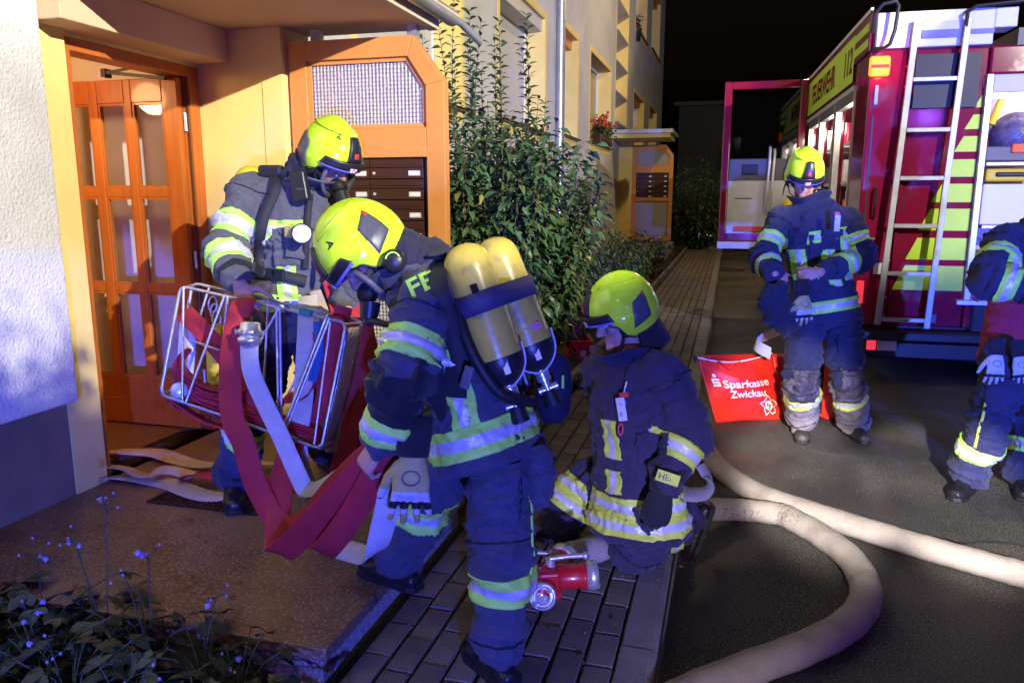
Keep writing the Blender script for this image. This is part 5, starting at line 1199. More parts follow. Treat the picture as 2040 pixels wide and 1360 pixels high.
def glove(root_name, label, W, d, n, side, sc=1.15, cuff='black_cloth', m1='glove_yellow', parent=None):
    t = thing(root_name, label, 'glove', W)
    W = V(W); d = V(d).normalized()
    b = MB(); hand(b, W, d, n, side, curl=(.2, .25, .2), sc=sc, fat=1.12, spread=4.5, thumb=(.9, .6)); me = remesh(b, .0042, 1)
    me.materials.clear()
    for k in (m1, 'glove_white', 'plastic'): me.materials.append(M[k])
    smooth_shade(me)
    for p in me.polygons:
        x = (p.center-W).dot(d)/sc; p.material_index = 0 if x < .082 else (1 if x < .105 else (2 if x < .122 else (1 if x < .135 else 0)))
    link('glove_hand', me, t); nn = V(n).normalized(); s = d.cross(nn)
    q = MB(); q.loft([(W-d*.085*sc, s*.043*sc, nn*.022*sc), (W-d*.05*sc, s*.042*sc, nn*.022*sc), (W+d*.005, s*.036*sc, nn*.023*sc)], n=18); q.build('cuff', cuff, t)
    q = MB(); x_, y_, _z = frame(nn); q.tube([W+d*.05*sc+nn*.0185*sc+(x_*math.cos(a)*.020+y_*math.sin(a)*.016)*sc for a in [2*PI*i/16 for i in range(16)]], .0018*sc, 5, closed=True); q.build('logo_ring', 'helmet_grey', t)
    return t
M['glove_yellow'] = mat('yellow_leather', (0.42, 0.36, 0.12), 0.65, var=.15, vscale=20, bump=.2, bscale=120); M['glove_white'] = mat('pale_knit', (0.45, 0.45, 0.50), 0.7)
def strapline(pts, w_, m, name, parent, wd, th=.006, n=6):
    return MB().ribbon(spline(pts, n), wd, w_, th).build(name, m, parent)
def surf_strap(p, mesh_key, a, b, w_, n_out, name='strap', m='webbing', off=.010, n=14, th=.007):
    """strap laid over a garment: points between a and b pushed out to the surface along n_out"""
    from mathutils.bvhtree import BVHTree
    me = p[mesh_key]; bv = BVHTree.FromPolygons([v.co for v in me.vertices], [list(q.vertices) for q in me.polygons])
    pts = []; path = spline([V(x) for x in ([a, b] if not isinstance(a, list) else a)], n if not isinstance(a, list) else 6); no = V(n_out).normalized()
    for x in path:
        h = bv.ray_cast(x+no*.6, -no, 1.2)
        pts.append((h[0] if h[0] is not None else x)+no*off)
    sm = [pts[0]]+[(pts[i-1]+pts[i]*2+pts[i+1])/4 for i in range(1, len(pts)-1)]+[pts[-1]]
    d = (sm[-1]-sm[0]); wd = no.cross(d)
    return MB().ribbon(sm, wd, w_, th).build(name, m, p['root']), sm
UP = V((0, 0, 1))

TAPEB = ([.030, .036, .030], ['lime', 'silver', 'lime'])
def flank(p, c, h0, h1, tape, off=.0045, side=1, arm='L'):
    n = p['fw']; ws, mats = tape; tot = sum(ws); o = [-tot/2]
    for q in ws: o.append(o[-1]+q)
    c = V(c); J = p['J']; f1 = near((J['sh'+arm], J['el'+arm]), .125); f2 = near((J['el'+arm], J['wr'+arm]), .11)
    def mf(q):
        v = (q-c).dot(n); return 0 if v < o[1] else (1 if v < o[2] else 2)
    out = cutpatch(p['jk'], [(c+n*o[0], -n), (c+n*o[3], n), (c+p['sp']*h0, -p['sp']), (c+p['sp']*h1, p['sp'])], [(c+n*o[1], n), (c+n*o[2], n)], lambda q, nn: (q-c).dot(p['lf'])*side > .05 and nn.dot(p['lf'])*side > .1 and not f1(q, nn) and not f2(q, nn), off, mf)
    for m in mats: out.materials.append(M[m])
    ob = link('reflective_stripe', out, p['jo']); s = ob.modifiers.new('s', 'SOLIDIFY'); s.thickness = .004; s.offset = -1
# ------------------------------------------------------------------ firefighter stooping with twin air cylinders (nearest)
J = dict(base=onz(930, 1330, 0.0), pel=at(958, 842, 2.50), che=at(893, 620, 2.50), nek=at(838, 535, 2.50), fw=cd(-.80, -.35, .35),
         shL=at(848, 610, 2.31), elL=at(800, 765, 2.21), wrL=at(757, 882, 2.30), shR=at(915, 580, 2.69), elR=at(850, 760, 2.80), wrR=at(768, 885, 2.66),
         hiL=at(990, 905, 2.43), knL=at(1002, 1100, 2.40), hiR=at(905, 905, 2.58), knR=at(848, 985, 2.60),
         ftL=V((-.75, .65, 0)), ftR=V((-.95, .30, 0)))
J['anL'] = onz(995, 1352, 0.0)+V((0, 0, .105)); J['anR'] = V((-1.085, 2.40, .225))
J['H'] = hmat(cd(-.58, -.79, -.16), cd(-.78, .60, -.16), at(733, 505, 2.47))
ff2 = person('firefighter', 'stooping firefighter in the foreground wearing twin yellow cylinders, pulling red hose', J, 'suit_grey_bluelit', 'suit_grey_bluelit', seed=2,
             hands=[((J['wrL'], cd(-.55, -.8, .1), cd(-.6, .3, -.75), cd(.2, -.1, .9)), dict(curl=(.9, 1.1, .7))), ((J['wrR'], cd(-.5, -.8, -.2), cd(-.7, .3, .5), cd(.2, -.1, -.9)), dict(curl=(.9, 1.1, .7)))],
             amp=.0135, legr=(.106, .089, .075), armr=(.088, .078, .063), hem=.12)
helmet(ff2['root'], J['H'], letter=[(58, 30, 2.0, .040)]); mask(ff2['root'], J['H'])
armtape(ff2, 'L', .58, 'u', TAPEB, r=.15); armtape(ff2, 'L', .66, 'l', TAPE)
o_ = stripe(ff2['jk'], V(J['elL']).lerp(V(J['wrL']), .12), V(J['wrL'])-V(J['elL']), [.16], ['black_cloth'], ff2['jo'], keep=lambda q, n_: (q-V(J['elL'])).length < .19, name='elbow_patch', off=.002)
torsotape(ff2, 0, TAPEB, pos=ff2['pel']-ff2['sp']*.03)
flank(ff2, ff2['pel']-ff2['fw']*.045, .018, .15, TAPE); flank(ff2, ff2['che']-ff2['sp']*.05-ff2['fw']*.10, -.07, .07, ([.026, .044, .026], ['lime', 'silver', 'lime']))
legtape(ff2, 'L', .30, TAPEB); legtape(ff2, 'R', .12, TAPEB)
me = textmesh('FE', .085, 0, 'LEFT', True)
from mathutils.bvhtree import BVHTree
def bvh(me): return BVHTree.FromPolygons([v.co for v in me.vertices], [list(q.vertices) for q in me.polygons])
bv = bvh(ff2['jk']); o_ = at(819, 584, 2.3); xd = cd(.82, .52, .05); yd = cd(-.45, .85, -.1)
bm = bmesh.new(); bm.from_mesh(me); bmesh.ops.subdivide_edges(bm, edges=bm.edges[:], cuts=2); bm.to_mesh(me); bm.free()
for v in me.vertices:
    p = o_+xd*v.co.x+yd*v.co.y; h = bv.ray_cast(p-FWD*.4, FWD, 1.5); v.co = (h[0]-FWD*.005) if h[0] is not None else p
me.materials.clear(); me.materials.append(M['lime']); link('back_lettering', me, ff2['root'])

# side seam piping and zip on the near leg
surf_strap(ff2, 'tr', [at(1040, 985, 2.4), at(1042, 1050, 2.4), at(1046, 1140, 2.4)], None, .010, cd(.75, 0, -.65), 'piping', 'lime', .004, th=.003)
surf_strap(ff2, 'tr', [at(1022, 940, 2.4), at(1024, 975, 2.4), at(1022, 1010, 2.4)], None, .008, cd(.3, 0, -.95), 'zip', 'plastic', .004, th=.003)
q = MB(); pk = at(1070, 935, 2.44); q.loft([(pk+UPV*.075-RGT*.01, RGT*.030, FWD*.045), (pk+UPV*.06, RGT*.042, FWD*.06), (pk, RGT*.050, FWD*.065), (pk-UPV*.085+RGT*.005, RGT*.046, FWD*.06), (pk-UPV*.105+RGT*.005, RGT*.030, FWD*.05)], n=20); pm = remesh(q, .008, 3); wrinkle(pm, [(pk+UPV*.1, pk-UPV*.1, .5, .5)], .012, 51, 22); pm.materials.clear(); pm.materials.append(M['suit_grey_bluelit']); smooth_shade(pm); pko = link('thigh_pocket', pm, ff2['root'])
MB().tube([pk+UPV*.085-RGT*.045, pk+UPV*.072, pk+UPV*.03+RGT*.05], .012, 8).build('pocket_strap', 'webbing', pko)
# harness of the breathing set
ap = thing('breathing_apparatus', 'twin yellow air cylinders in a black harness on the stooping firefighters back', 'air tank', at(985, 760, 2.45))
M['tank'] = mat('yellow_cylinder_paint', (0.56, 0.45, 0.065), 0.38, col2=(0.10, 0.085, 0.06), c2lo=.55, c2hi=.80, vscale=11, bump=.08, bscale=60, rvar=.1, detail=7)
M['band'] = mat('violet_webbing', (0.055, 0.05, 0.10), 0.6, bump=.3, bscale=250)
TA_, TBm = (at(922, 498, 2.34), at(1010, 757, 2.36)), (at(978, 486, 2.47), at(1073, 728, 2.49))
axis = ((TA_[1]-TA_[0])+(TBm[1]-TBm[0])).normalized()
RT = .0745
for (a, b_) in (TA_, TBm):
    L = (b_-a).length; ax = (b_-a).normalized()
    prof = [(.001, -.018), (.022, -.016), (.048, -.004), (.064, .014), (.072, .036), (RT, .06), (RT, L-.075)]
    cy = MB().lathe(prof, a, ax, 32).build('cylinder', 'tank', ap)
    MB().lathe([(RT+.0008, L-.0745), (RT+.0008, L-.06), (.071, L-.035), (.060, L-.012), (.040, L+.006), (.022, L+.014), (.018, L+.02), (.018, L+.05), (.001, L+.05)], a, ax, 32).build('cylinder_cap', 'plastic', cy)
    x_, y_, _ = frame(ax); dirs = V(cd(1, .35, 0)); dirs = (dirs-ax*dirs.dot(ax)).normalized()
    q = MB(); pts = [a+ax*(L-.10)-dirs*(RT+.005), a+ax*(L-.04)-dirs*(RT-.002), a+ax*(L-.0)-dirs*.045, a+ax*(L+.022), a+ax*(L-.0)+dirs*.045, a+ax*(L-.04)+dirs*(RT-.002), a+ax*(L-.10)+dirs*(RT+.005)]
    q.ribbon([p-FWD*.012 for p in spline(pts, 5)], FWD.cross(ax).cross(dirs) if False else ax.cross(dirs), .030, .006); q.build('bracket', mat('grey_bracket', (.42, .42, .45), .4), cy)
    q = MB(); e = a+ax*(L+.05); q.cyl(a+ax*(L+.015), a+ax*(L+.052), .023, n=16); q.cyl(e, e+ax*.035, .014, n=12); q.cyl(e+ax*.03-dirs*.03, e+ax*.03+dirs*.035, .012, n=12); q.build('valve', 'metal', cy)
    q = MB(); q.cyl(e+ax*.036, e+ax*.085, .024, .030, n=14); q.build('valve_knob', 'rubber', cy)
    q = MB(); lb = a+ax*(L-.045)-FWD*.0; nrm_ = (CAMP-lb).normalized(); nrm_ = (nrm_-ax*nrm_.dot(ax)).normalized(); q.box(lb+nrm_*(RT-.004)+dirs*.01, (.018, .004, .045), Matrix((dirs, nrm_, ax)).transposed()); q.build('cap_label', 'print', cy)
nn_ = (CAMP-TBm[1]).normalized(); nn_ = (nn_-axis*nn_.dot(axis)).normalized(); dv = axis.cross(nn_)
if dv.dot(RGT) < 0: dv = -dv
lb = TBm[0].lerp(TBm[1], .70); q = MB(); q.box(lb+nn_*(RT*.93)+dv*.028, (.050, .003, .022), Matrix((dv, nn_, axis)).transposed()); lbl = q.build('test_label', 'vent_red', ap)
place_text('test_mark', 'ZL 14', .020, 'plastic', lb+nn_*(RT*.93+.0025)+dv*.028, dv, -axis, lbl)
q = MB(); cA, cB = TA_[0].lerp(TA_[1], .40), TBm[0].lerp(TBm[1], .40); cm = (cA+cB)/2; e1 = (cB-cA); e1 = (e1-axis*e1.dot(axis)); hl = e1.length/2; e1.normalize(); e2 = axis.cross(e1); ring = []
for i in range(40):
    t = 2*PI*i/40; ring.append(cm+e1*(math.copysign(hl, math.cos(t))*(1 if abs(math.cos(t)) > .02 else 0)+math.cos(t)*(RT+.004))+e2*math.sin(t)*(RT+.004))
vs = []
for p in ring: vs += [p-axis*.032, p+axis*.032]
q.add(vs, [(2*i, 2*((i+1) % 40), 2*((i+1) % 40)+1, 2*i+1) for i in range(40)], 0, True); o = q.build('cylinder_band', 'band', ap); z = o.modifiers.new('s', 'SOLIDIFY'); z.thickness = .006; z.offset = 1
q = MB(); q.box(cA+(CAMP-cA).normalized()*.075+axis*-.045, (.03, .012, .025), Matrix((e1, e2, axis)).transposed()); q.build('band_clip', 'plastic', ap)
bp0, bp1 = at(905, 520, 2.52), at(1000, 790, 2.55); q = MB(); dd_ = (bp1-bp0).normalized(); sd_ = dd_.cross(FWD).normalized(); q.box((bp0+bp1)/2, (.22, .03, (bp1-bp0).length), Matrix((sd_.cross(dd_)*-1 if False else dd_.cross(V((0, 0, 1)).cross(dd_).normalized()).normalized(), V((0, 0, 1)).cross(dd_).normalized(), dd_)).transposed()); q.build('back_plate', 'plastic', ap, bevel=.01)
q = MB(); q.tube(spline([at(905, 560, 2.36), at(918, 640, 2.30), at(950, 720, 2.28), at(1000, 785, 2.30), at(1060, 800, 2.36)], 6), .018, 10); q.build('supply_hose', 'rubber', ap)
for lbl_, w_, pts in (('shoulder_strap', .055, [at(872, 505, 2.4), at(880, 560, 2.4), at(905, 650, 2.4), at(928, 745, 2.4)]),):
    o, sm = surf_strap(ff2, 'jk', pts, None, w_, -FWD, lbl_, 'webbing', .014, th=.012); o.parent = ap; o.matrix_parent_inverse = wm(ap).inverted()
o, sm = surf_strap(ff2, 'jk', [at(845, 742, 2.4), at(890, 752, 2.4), at(935, 755, 2.4)], None, .105, -FWD, 'hip_belt', 'black_cloth', .012, th=.022); o.parent = ap; o.matrix_parent_inverse = wm(ap).inverted()
q = MB(); q.box(at(930, 752, 2.235), (.030, .012, .070), Matrix.Rotation(.3, 3, 'Y')); q.build('buckle', 'grey', ap, bevel=.005)
q = MB(); c = at(1102, 770, 2.66); q.loft([(c+UPV*.115, RGT*.03, FWD*.03), (c+UPV*.09, RGT*.058, FWD*.05), (c, RGT*.066, FWD*.055), (c-UPV*.09, RGT*.056, FWD*.05), (c-UPV*.125, RGT*.03, FWD*.03)], n=20)
pch = q.build('hanging_pouch', 'navycloth', ap)
for x in (-.012, .030): MB().box(c+RGT*x-FWD*.055+UPV*.02, (.008, .004, .045)).build('pouch_stripe', 'lime', pch)
hs = MB(); hs.tube(spline([J['H'] @ V((.175, 0, -.135)), at(745, 640, 2.42), at(790, 640, 2.36), at(850, 560, 2.36), at(900, 540, 2.4)], 6), .011, 8); hs.build('mask_hose', 'rubber', ap)
# round radio earpiece beside the mask
q = MB(); c = at(785, 520, 2.36); q.lathe([(.001, .028), (.026, .026), (.036, .014), (.038, 0), (.034, -.02), (.001, -.02)], c, -FWD+RGT*-.1, 24); ep = q.build('ear_speaker', 'plastic', ff2['root'])
q = MB(); q.tube([c+(-FWD)*.026+RGT*.022*math.cos(t)+UPV*.024*math.sin(t) for t in [PI*.15+i*PI*.8/10 for i in range(11)]], .0028, 6); q.build('ear_ring', 'lime', ep)
def hood(p, H):
    q = MB(); a = H @ V((-.03, 0, -.02)); b_ = p['nek']; m = a.lerp(b_, .5); q2 = MB(); chain(q2, [a, m, b_], [.086, .092, .105], 18); me = remesh(q2, .010, 3); wrinkle(me, [(a, b_, .6, .6)], .014, 41, 30); me.materials.clear(); me.materials.append(M['hood']); smooth_shade(me); link('flash_hood', me, p['root'])
M['hood'] = cloth('dark_hood', (0.012, .013, .03))
hood(ff2, J['H'])
# glove clipped to the belt
glove('work_glove', 'pale yellow work glove with dark cuff clipped at the stooping firefighters belt', at(822, 905, 2.24), cd(-.05, -1, .0), cd(.05, 0, -1), cd(-1, 0, 0), 1.30)
q = MB(); q.tube(spline([at(836, 800, 2.26), at(835, 830, 2.25), at(825, 862, 2.25)], 4), .0045, 6); q.build('belt_clip', 'metal', ff2['root'])

# ------------------------------------------------------------------ firefighter in the doorway with the hose basket
J = dict(base=onz(540, 1000, .12), pel=at(595, 600, 3.52), che=at(588, 440, 3.44), nek=at(612, 352, 3.40), fw=cd(.50, -.25, -.80),
         shR=at(500, 382, 3.37), elR=at(447, 490, 3.24), wrR=at(478, 566, 3.08), shL=at(655, 400, 3.50), elL=at(702, 510, 3.45), wrL=at(690, 610, 3.34),
         hiR=at(545, 640, 3.50), knR=at(505, 800, 3.42), hiL=at(625, 640, 3.58), knL=at(645, 790, 3.50), ftR=V((.55, -.80, 0)), ftL=V((.75, -.55, 0)))
J['anR'] = onz(468, 995, .12)+V((0, 0, .105)); J['anL'] = onz(655, 930, .12)+V((0, 0, .105))
J['H'] = hmat(cd(.72, -.55, -.42), cd(.42, .80, -.42), at(657, 318, 3.34))
hr = (J['wrR'], cd(.35, -.90, -.15), cd(-.25, .1, -.95), cd(.85, .3, .2))
ff1 = person('firefighter', 'masked firefighter in grey suit at the door carrying a wire hose basket', J, 'suit_grey', 'suit_blue', seed=7, hands=[(hr, dict(curls=[(.25, .25, .2), (.7, .9, .6), (.8, 1.0, .7), (.9, 1.0, .7)], sc=1.08, thumb=(.5, .9)))], amp=.0135, armr=(.084, .075, .062), torso=.98)
helmet(ff1['root'], J['H'], letter=[(-42, 44, -1.9, .038)]); mask(ff1['root'], J['H'])
armtape(ff1, 'R', .70, 'u', ([.030, .044, .030], ['lime', 'silver', 'lime']), r=.15); armtape(ff1, 'R', .42, 'l', TAPEB, r=.14)
torsotape(ff1, .93, TAPE, keep=lambda q, n_: (q-ff1['che']).dot(ff1['fw']) > .0); vtape(ff1, -.085, .12, .84, TAPE); torsotape(ff1, .05, TAPE, keep=lambda q, n_: (q-ff1['pel']).dot(ff1['lf']) < -.03)
legtape(ff1, 'R', .40, TAPEB)
stripe(ff1['jk'], V(J['elR']).lerp(V(J['wrR']), .76), V(J['wrR'])-V(J['elR']), [.030], ['black_cloth'], ff1['jo'], keep=lambda q, n_: (q-V(J['wrR'])).length < .16, name='cuff_band', off=.002)
hood(ff1, J['H'])
a1 = thing('breathing_apparatus', 'single yellow air cylinder and black harness worn by the firefighter at the door', 'air tank', at(540, 500, 3.6))
cb = at(520, 560, 3.78); ct = at(498, 338, 3.62); ax = (cb-ct).normalized(); L = (cb-ct).length; M['tanklime'] = mat('lime_cylinder_paint', (.62, .60, .04), .38, var=.12)
MB().lathe([(.001, -.018), (.022, -.016), (.048, -.004), (.064, .014), (.072, .036), (RT, .06), (RT, L), (.05, L+.05), (.001, L+.06)], ct, ax, 28).build('cylinder', 'tanklime', a1)
q = MB(); q.box(at(541, 342, 3.36), (.105, .06, .055), Matrix.Rotation(.2, 3, 'Z')); q.build('shoulder_unit', 'plastic', a1, bevel=.014, seg=3)
for pts, w_ in (([at(548, 352, 3.4), at(552, 395, 3.4), at(533, 440, 3.4), at(520, 500, 3.4), at(518, 560, 3.4)], .045), ([at(618, 400, 3.4), at(612, 460, 3.4), at(608, 540, 3.4)], .030)):
    o, sm = surf_strap(ff1, 'jk', pts, None, w_, cd(.25, .1, -1), 'shoulder_strap', 'webbing', .014, th=.012); o.parent = a1; o.matrix_parent_inverse = wm(a1).inverted()
o, sm = surf_strap(ff1, 'jk', [at(515, 545, 3.4), at(560, 552, 3.4), at(610, 562, 3.4)], None, .05, cd(.25, 0, -1), 'waist_belt', 'webbing', .012, th=.012); o.parent = a1; o.matrix_parent_inverse = wm(a1).inverted()
q = MB(); q.box(sm[len(sm)//2]-FWD*.012, (.05, .015, .055)); q.build('buckle', 'plastic', a1, bevel=.006)
hs = MB(); hs.tube(spline([J['H'] @ V((.17, 0, -.13)), at(660, 440, 3.22), at(655, 520, 3.24), at(640, 560, 3.3)], 6), .011, 8); hs.build('mask_hose', 'rubber', a1)
# radio and torch
rd_ = thing('handheld_radio', 'black handheld radio hanging at the collar of the firefighter at the door', 'radio', at(598, 372, 3.2))
q = MB(); q.box(at(598, 372, 3.24), (.072, .042, .125), Matrix.Rotation(-.15, 3, 'Y')); rb_ = q.build('radio_body', 'plastic', rd_, bevel=.010, seg=3)
q = MB(); q.cyl(at(588, 350, 3.25), at(583, 334, 3.26), .007, .005); q.build('antenna', 'rubber', rb_)
for i in range(3): MB().box(at(598, 366+i*5, 3.22), (.032, .004, .004)).build('speaker_slot', 'grey', rb_)
to_ = thing('helmet_torch', 'bright lit torch clipped to the chest of the firefighter at the door', 'torch', at(600, 468, 3.2))
tcen = at(602, 466, 3.215); tdir = cd(.12, -.05, -1); q = MB(); q.lathe([(.001, -.06), (.026, -.06), (.028, -.01), (.040, .0), (.043, .014), (.040, .018)], tcen, tdir, 24); q.build('torch_body', 'plastic', to_)
q = MB(); q.lathe([(.001, .013), (.024, .013), (.024, .008), (.001, .008)], tcen, tdir, 24); q.build('torch_lens', mat('torch_glow', (1, 1, .95), .3, emit=(1, .97, .85), estr=7), to_)
q = MB(); q.lathe([(.025, .008), (.032, .013), (.038, .017), (.0385, .010)], tcen, tdir, 24); q.build('reflector', 'alu', to_)
lamp('torch_light', 'SPOT', tcen+tdir*.03, (1, .97, .88), 20, target=tcen+tdir, size=.03, cone=100, blend=.8)
q = MB(); q.box(at(578, 462, 3.24), (.05, .02, .05)); q.build('torch_clip', 'glove_yellow', to_, bevel=.008)
sm_p = surf_strap(ff1, 'jk', [at(572, 490, 3.4), at(590, 492, 3.4), at(608, 494, 3.4)], None, .12, cd(.3, 0, -1), 'chest_pocket', 'suit_grey', .006, th=.012)

# ------------------------------------------------------------------ kneeling firefighter
J = dict(base=onz(1250, 1140, 0), pel=at(1268, 985, 3.18), che=at(1262, 790, 3.14), nek=at(1256, 700, 3.12), fw=cd(-.88, -.1, -.47),
         shL=at(1320, 745, 3.00), elL=at(1378, 860, 2.97), wrL=at(1322, 968, 2.90), shR=at(1205, 745, 3.28), elR=at(1235, 860, 3.36), wrR=at(1215, 950, 3.30),
         hiL=at(1292, 1035, 3.10), hiR=at(1235, 1010, 3.30), knR=at(1172, 955, 3.42), ftR=V((-.9, .2, 0)), ftL=V((.25, .1, -1)), dnL=cd(-.95, .30, -.1))
J['knL'] = onz(1262, 1135, 0)+V((0, .03, .085)); J['anL'] = onz(1362, 1085, 0)+V((0, .04, .12)); J['anR'] = onz(1118, 1078, 0)+V((0, 0, .105))
J['H'] = hmat(cd(-.94, -.33, -.10), cd(-.30, .93, -.16), at(1240, 632, 3.08))
ff3 = person('firefighter', 'kneeling firefighter in dark suit and green lit helmet beside the red valve', J, 'suit_navy', 'suit_navy', seed=13, amp=.0125, hem=.14, flare=1.10, armr=(.094, .084, .064), torso=1.02, legr=(.115, .098, .085))
helmet(ff3['root'], J['H'], vent='bluefilm_dark' if False else 'helmet_grey')
armtape(ff3, 'L', .42, 'l', TAPEY, r=.15)
torsotape(ff3, 0, TAPEY, pos=ff3['pel']-ff3['sp']*.075); torsotape(ff3, 0, TAPEY, pos=ff3['pel']-ff3['sp']*.005)
vtape(ff3, .055, .12, .34, TAPEY); vtape(ff3, .055, .46, .84, TAPEY)
legtape(ff3, 'R', .25, TAPEY); legtape(ff3, 'R', .58, TAPEY); legtape(ff3, 'L', .45, TAPEY)
# dark gloves of the kneeling man
b = MB(); hand(b, J['wrL'], cd(-.15, -.98, -.1), cd(.2, 0, -1), cd(-1, 0, .1), curl=(.30, .40, .3), sc=1.12, fat=1.3, thumb=(1.25, 1.2)); gm = remesh(b, .006, 2); gm.materials.clear(); gm.materials.append(M['black_cloth']); smooth_shade(gm); gl = link('glove', gm, ff3['root'])
q = MB(); W_ = V(J['wrL']); q.loft([(W_+cd(.4, .9, 0)*.07, RGT*.068, FWD*.06), (W_, RGT*.056, FWD*.046), (W_-UPV*.015, RGT*.05, FWD*.04)], n=18); q.build('glove_cuff', 'black_cloth', ff3['root'])
q = MB(); q.box(W_-FWD*.078+UPV*.045, (.085, .008, .045), Matrix.Rotation(.25, 3, 'Y')); gp = q.build('cuff_tape', 'yell', ff3['root'], bevel=.003)
place_text('cuff_print', 'HEIZ', .034, 'plastic', W_-FWD*.0835+UPV*.045, cd(1, -.22, 0), cd(.22, 1, 0), gp)
tg = MB(); tc_ = at(1238, 815, 2.93); R_ = Matrix.Rotation(-.18, 3, 'Y'); tg.box(tc_, (.034, .006, .092), R_); tgo = tg.build('name_tag', 'lavender', ff3['root'], bevel=.003)
MB().box(tc_+UPV*.055+RGT*.01, (.034, .008, .02), R_).build('tag_holder', 'vent_red', tgo); MB().cyl(tc_+UPV*.065+RGT*.010, tc_+UPV*.105+RGT*.020, .003).build('tag_pin', 'alu', tgo)
q = MB(); q.cyl(tc_+UPV*.025-FWD*.003+RGT*.004, tc_+UPV*.025-FWD*.006+RGT*.004, .013, n=16); q.build('tag_emblem', 'bluefilm', tgo)
place_text('tag_print', 'FF', .018, 'plastic', tc_-UPV*.018-FWD*.005, cd(.2, 1, 0), cd(-1, .2, 0), tgo)
q = MB(); q.tube(spline([tc_-UPV*.05, tc_-UPV*.075-RGT*.012, tc_-UPV*.10-RGT*.004, tc_-UPV*.075+RGT*.006, tc_-UPV*.05], 4), .003, 6); q.build('tag_cord', 'vent_red', tgo)
q = MB(); q.tube([V(J['wrL'])+RGT*.055+UPV*.02+UPV*(-.012*i)+RGT*(.004*(i % 2)) for i in range(6)], .005, 6); q.build('snap_hook', 'metal', ff3['root'])

# ------------------------------------------------------------------ standing firefighter by the engine
J = dict(base=onz(1645, 885, -.1), pel=at(1642, 600, 5.12), che=at(1622, 460, 5.10), nek=at(1612, 393, 5.06), fw=cd(-.10, 0, -1),
         shR=at(1553, 440, 5.08), elR=at(1520, 515, 4.98), wrR=at(1543, 546, 4.76), shL=at(1690, 442, 5.10), elL=at(1722, 512, 5.0), wrL=at(1632, 543, 4.76),
         hiR=at(1606, 640, 5.12), knR=at(1597, 757, 5.06), hiL=at(1676, 640, 5.12), knL=at(1688, 757, 5.06), ftR=V((-.05, -1, 0)), ftL=V((.35, -1, 0)))
J['anR'] = onz(1597, 872, -.1)+V((0, 0.05, .105)); J['anL'] = onz(1700, 872, -.1)+V((0, .05, .105))
J['H'] = hmat(cd(-.14, -.64, -.76), cd(-.02, .78, -.62), at(1601, 350, 4.98))
ff4 = person('firefighter', 'standing firefighter in navy suit with dusty knees beside the fire engine ladder', J, 'suit_blue', 'suit_blue', 'dirtyboot', seed=23, amp=.0125, armr=(.084, .078, .064), legr=(.118, .105, .092),
             hands=[((J['wrR'], cd(.75, -.55, .1), cd(-.2, .3, -.9), cd(.4, .8, 0)), dict(curl=(.6, .8, .5), thumb=(.9, .8))), ((J['wrL'], cd(-.97, -.15, .1), cd(.1, .3, -.9), cd(-.1, .95, 0)), dict(curl=(.5, .7, .5), thumb=(1.0, .8)))])
helmet(ff4['root'], J['H'])
for s in 'RL': armtape(ff4, s, .58, 'u', TAPE, r=.15); armtape(ff4, s, .48, 'l', TAPE, r=.15); legtape(ff4, s, .36, TAPEY)
torsotape(ff4, .90, TAPE, keep=lambda q, n_: (q-ff4['che']).dot(ff4['fw']) > -.02); vtape(ff4, -.15, .25, .82, TAPE); vtape(ff4, .15, .25, .82, TAPE); torsotape(ff4, 0, TAPE, pos=ff4['pel']-ff4['sp']*.03)
M['dust'] = cloth('ash_dusted_cloth', (0.150, 0.125, 0.115), var=.35, vscale=12); M['kneepad'] = mat('scuffed_knee_pad', (0.070, 0.055, 0.055), 0.6, var=.5, vscale=16, bump=.5, bscale=40)
ff4['tr'].materials.append(M['dust']); kz = V(J['knR']).z
PC = np.array([p.center[:] for p in ff4['tr'].polygons]); nz_ = vnoise(PC*14, 5)
ff4['tr'].polygons.foreach_set('material_index', ((PC[:, 2]+(nz_-.5)*.30) < kz-.03).astype(np.int32))
for s in 'RL':
    c = V(J['kn'+s])-V((0, 0, .02)); out = cutpatch(ff4['tr'], [(c+UP*.105, UP), (c-UP*.12, -UP), (c+RGT*.075, RGT), (c-RGT*.075, -RGT)], (), lambda q, n_: n_.dot(-FWD) > .05 and (q-c).length < .155, .010)
    bm = bmesh.new(); bm.from_mesh(out); best = []; seen = set()
    for f0 in bm.faces:
        if f0 in seen: continue
        st_ = [f0]; isl = []; seen.add(f0)
        while st_:
            f1 = st_.pop(); isl.append(f1)
            for e_ in f1.edges:
                for f2 in e_.link_faces:
                    if f2 not in seen: seen.add(f2); st_.append(f2)
        if len(isl) > len(best): best = isl
    bset = set(best); bmesh.ops.delete(bm, geom=[f for f in bm.faces if f not in bset], context='FACES'); bm.to_mesh(out); bm.free()
    out.materials.append(M['kneepad']); ob = link('knee_pad', out, ff4['to']); z = ob.modifiers.new('s', 'SOLIDIFY'); z.thickness = .012; z.offset = -1
tg = MB(); tc_ = at(1668, 445, 4.80); tg.box(tc_, (.034, .006, .10)); tgo = tg.build('name_tag', 'lavender', ff4['root'], bevel=.003); MB().cyl(tc_+UPV*.03-FWD*.003, tc_+UPV*.03-FWD*.006, .013, n=14).build('tag_emblem', 'bluefilm', tgo); MB().box(tc_+UPV*.06, (.03, .008, .02)).build('tag_holder', 'vent_red', tgo)
sm_p = surf_strap(ff4, 'jk', [at(1612, 470, 5.0), at(1614, 520, 5.0)], None, .03, -FWD, 'zip_flap', 'suit_blue', .005, th=.008)
glove('work_glove', 'yellow and black work glove held in front of the standing firefighter by the engine', at(1600, 588, 4.66), cd(.08, -1, .0), cd(0, .1, -1), cd(-1, 0, 0), 1.12)
M['hood'] = cloth('dark_hood', (0.012, .013, .03))
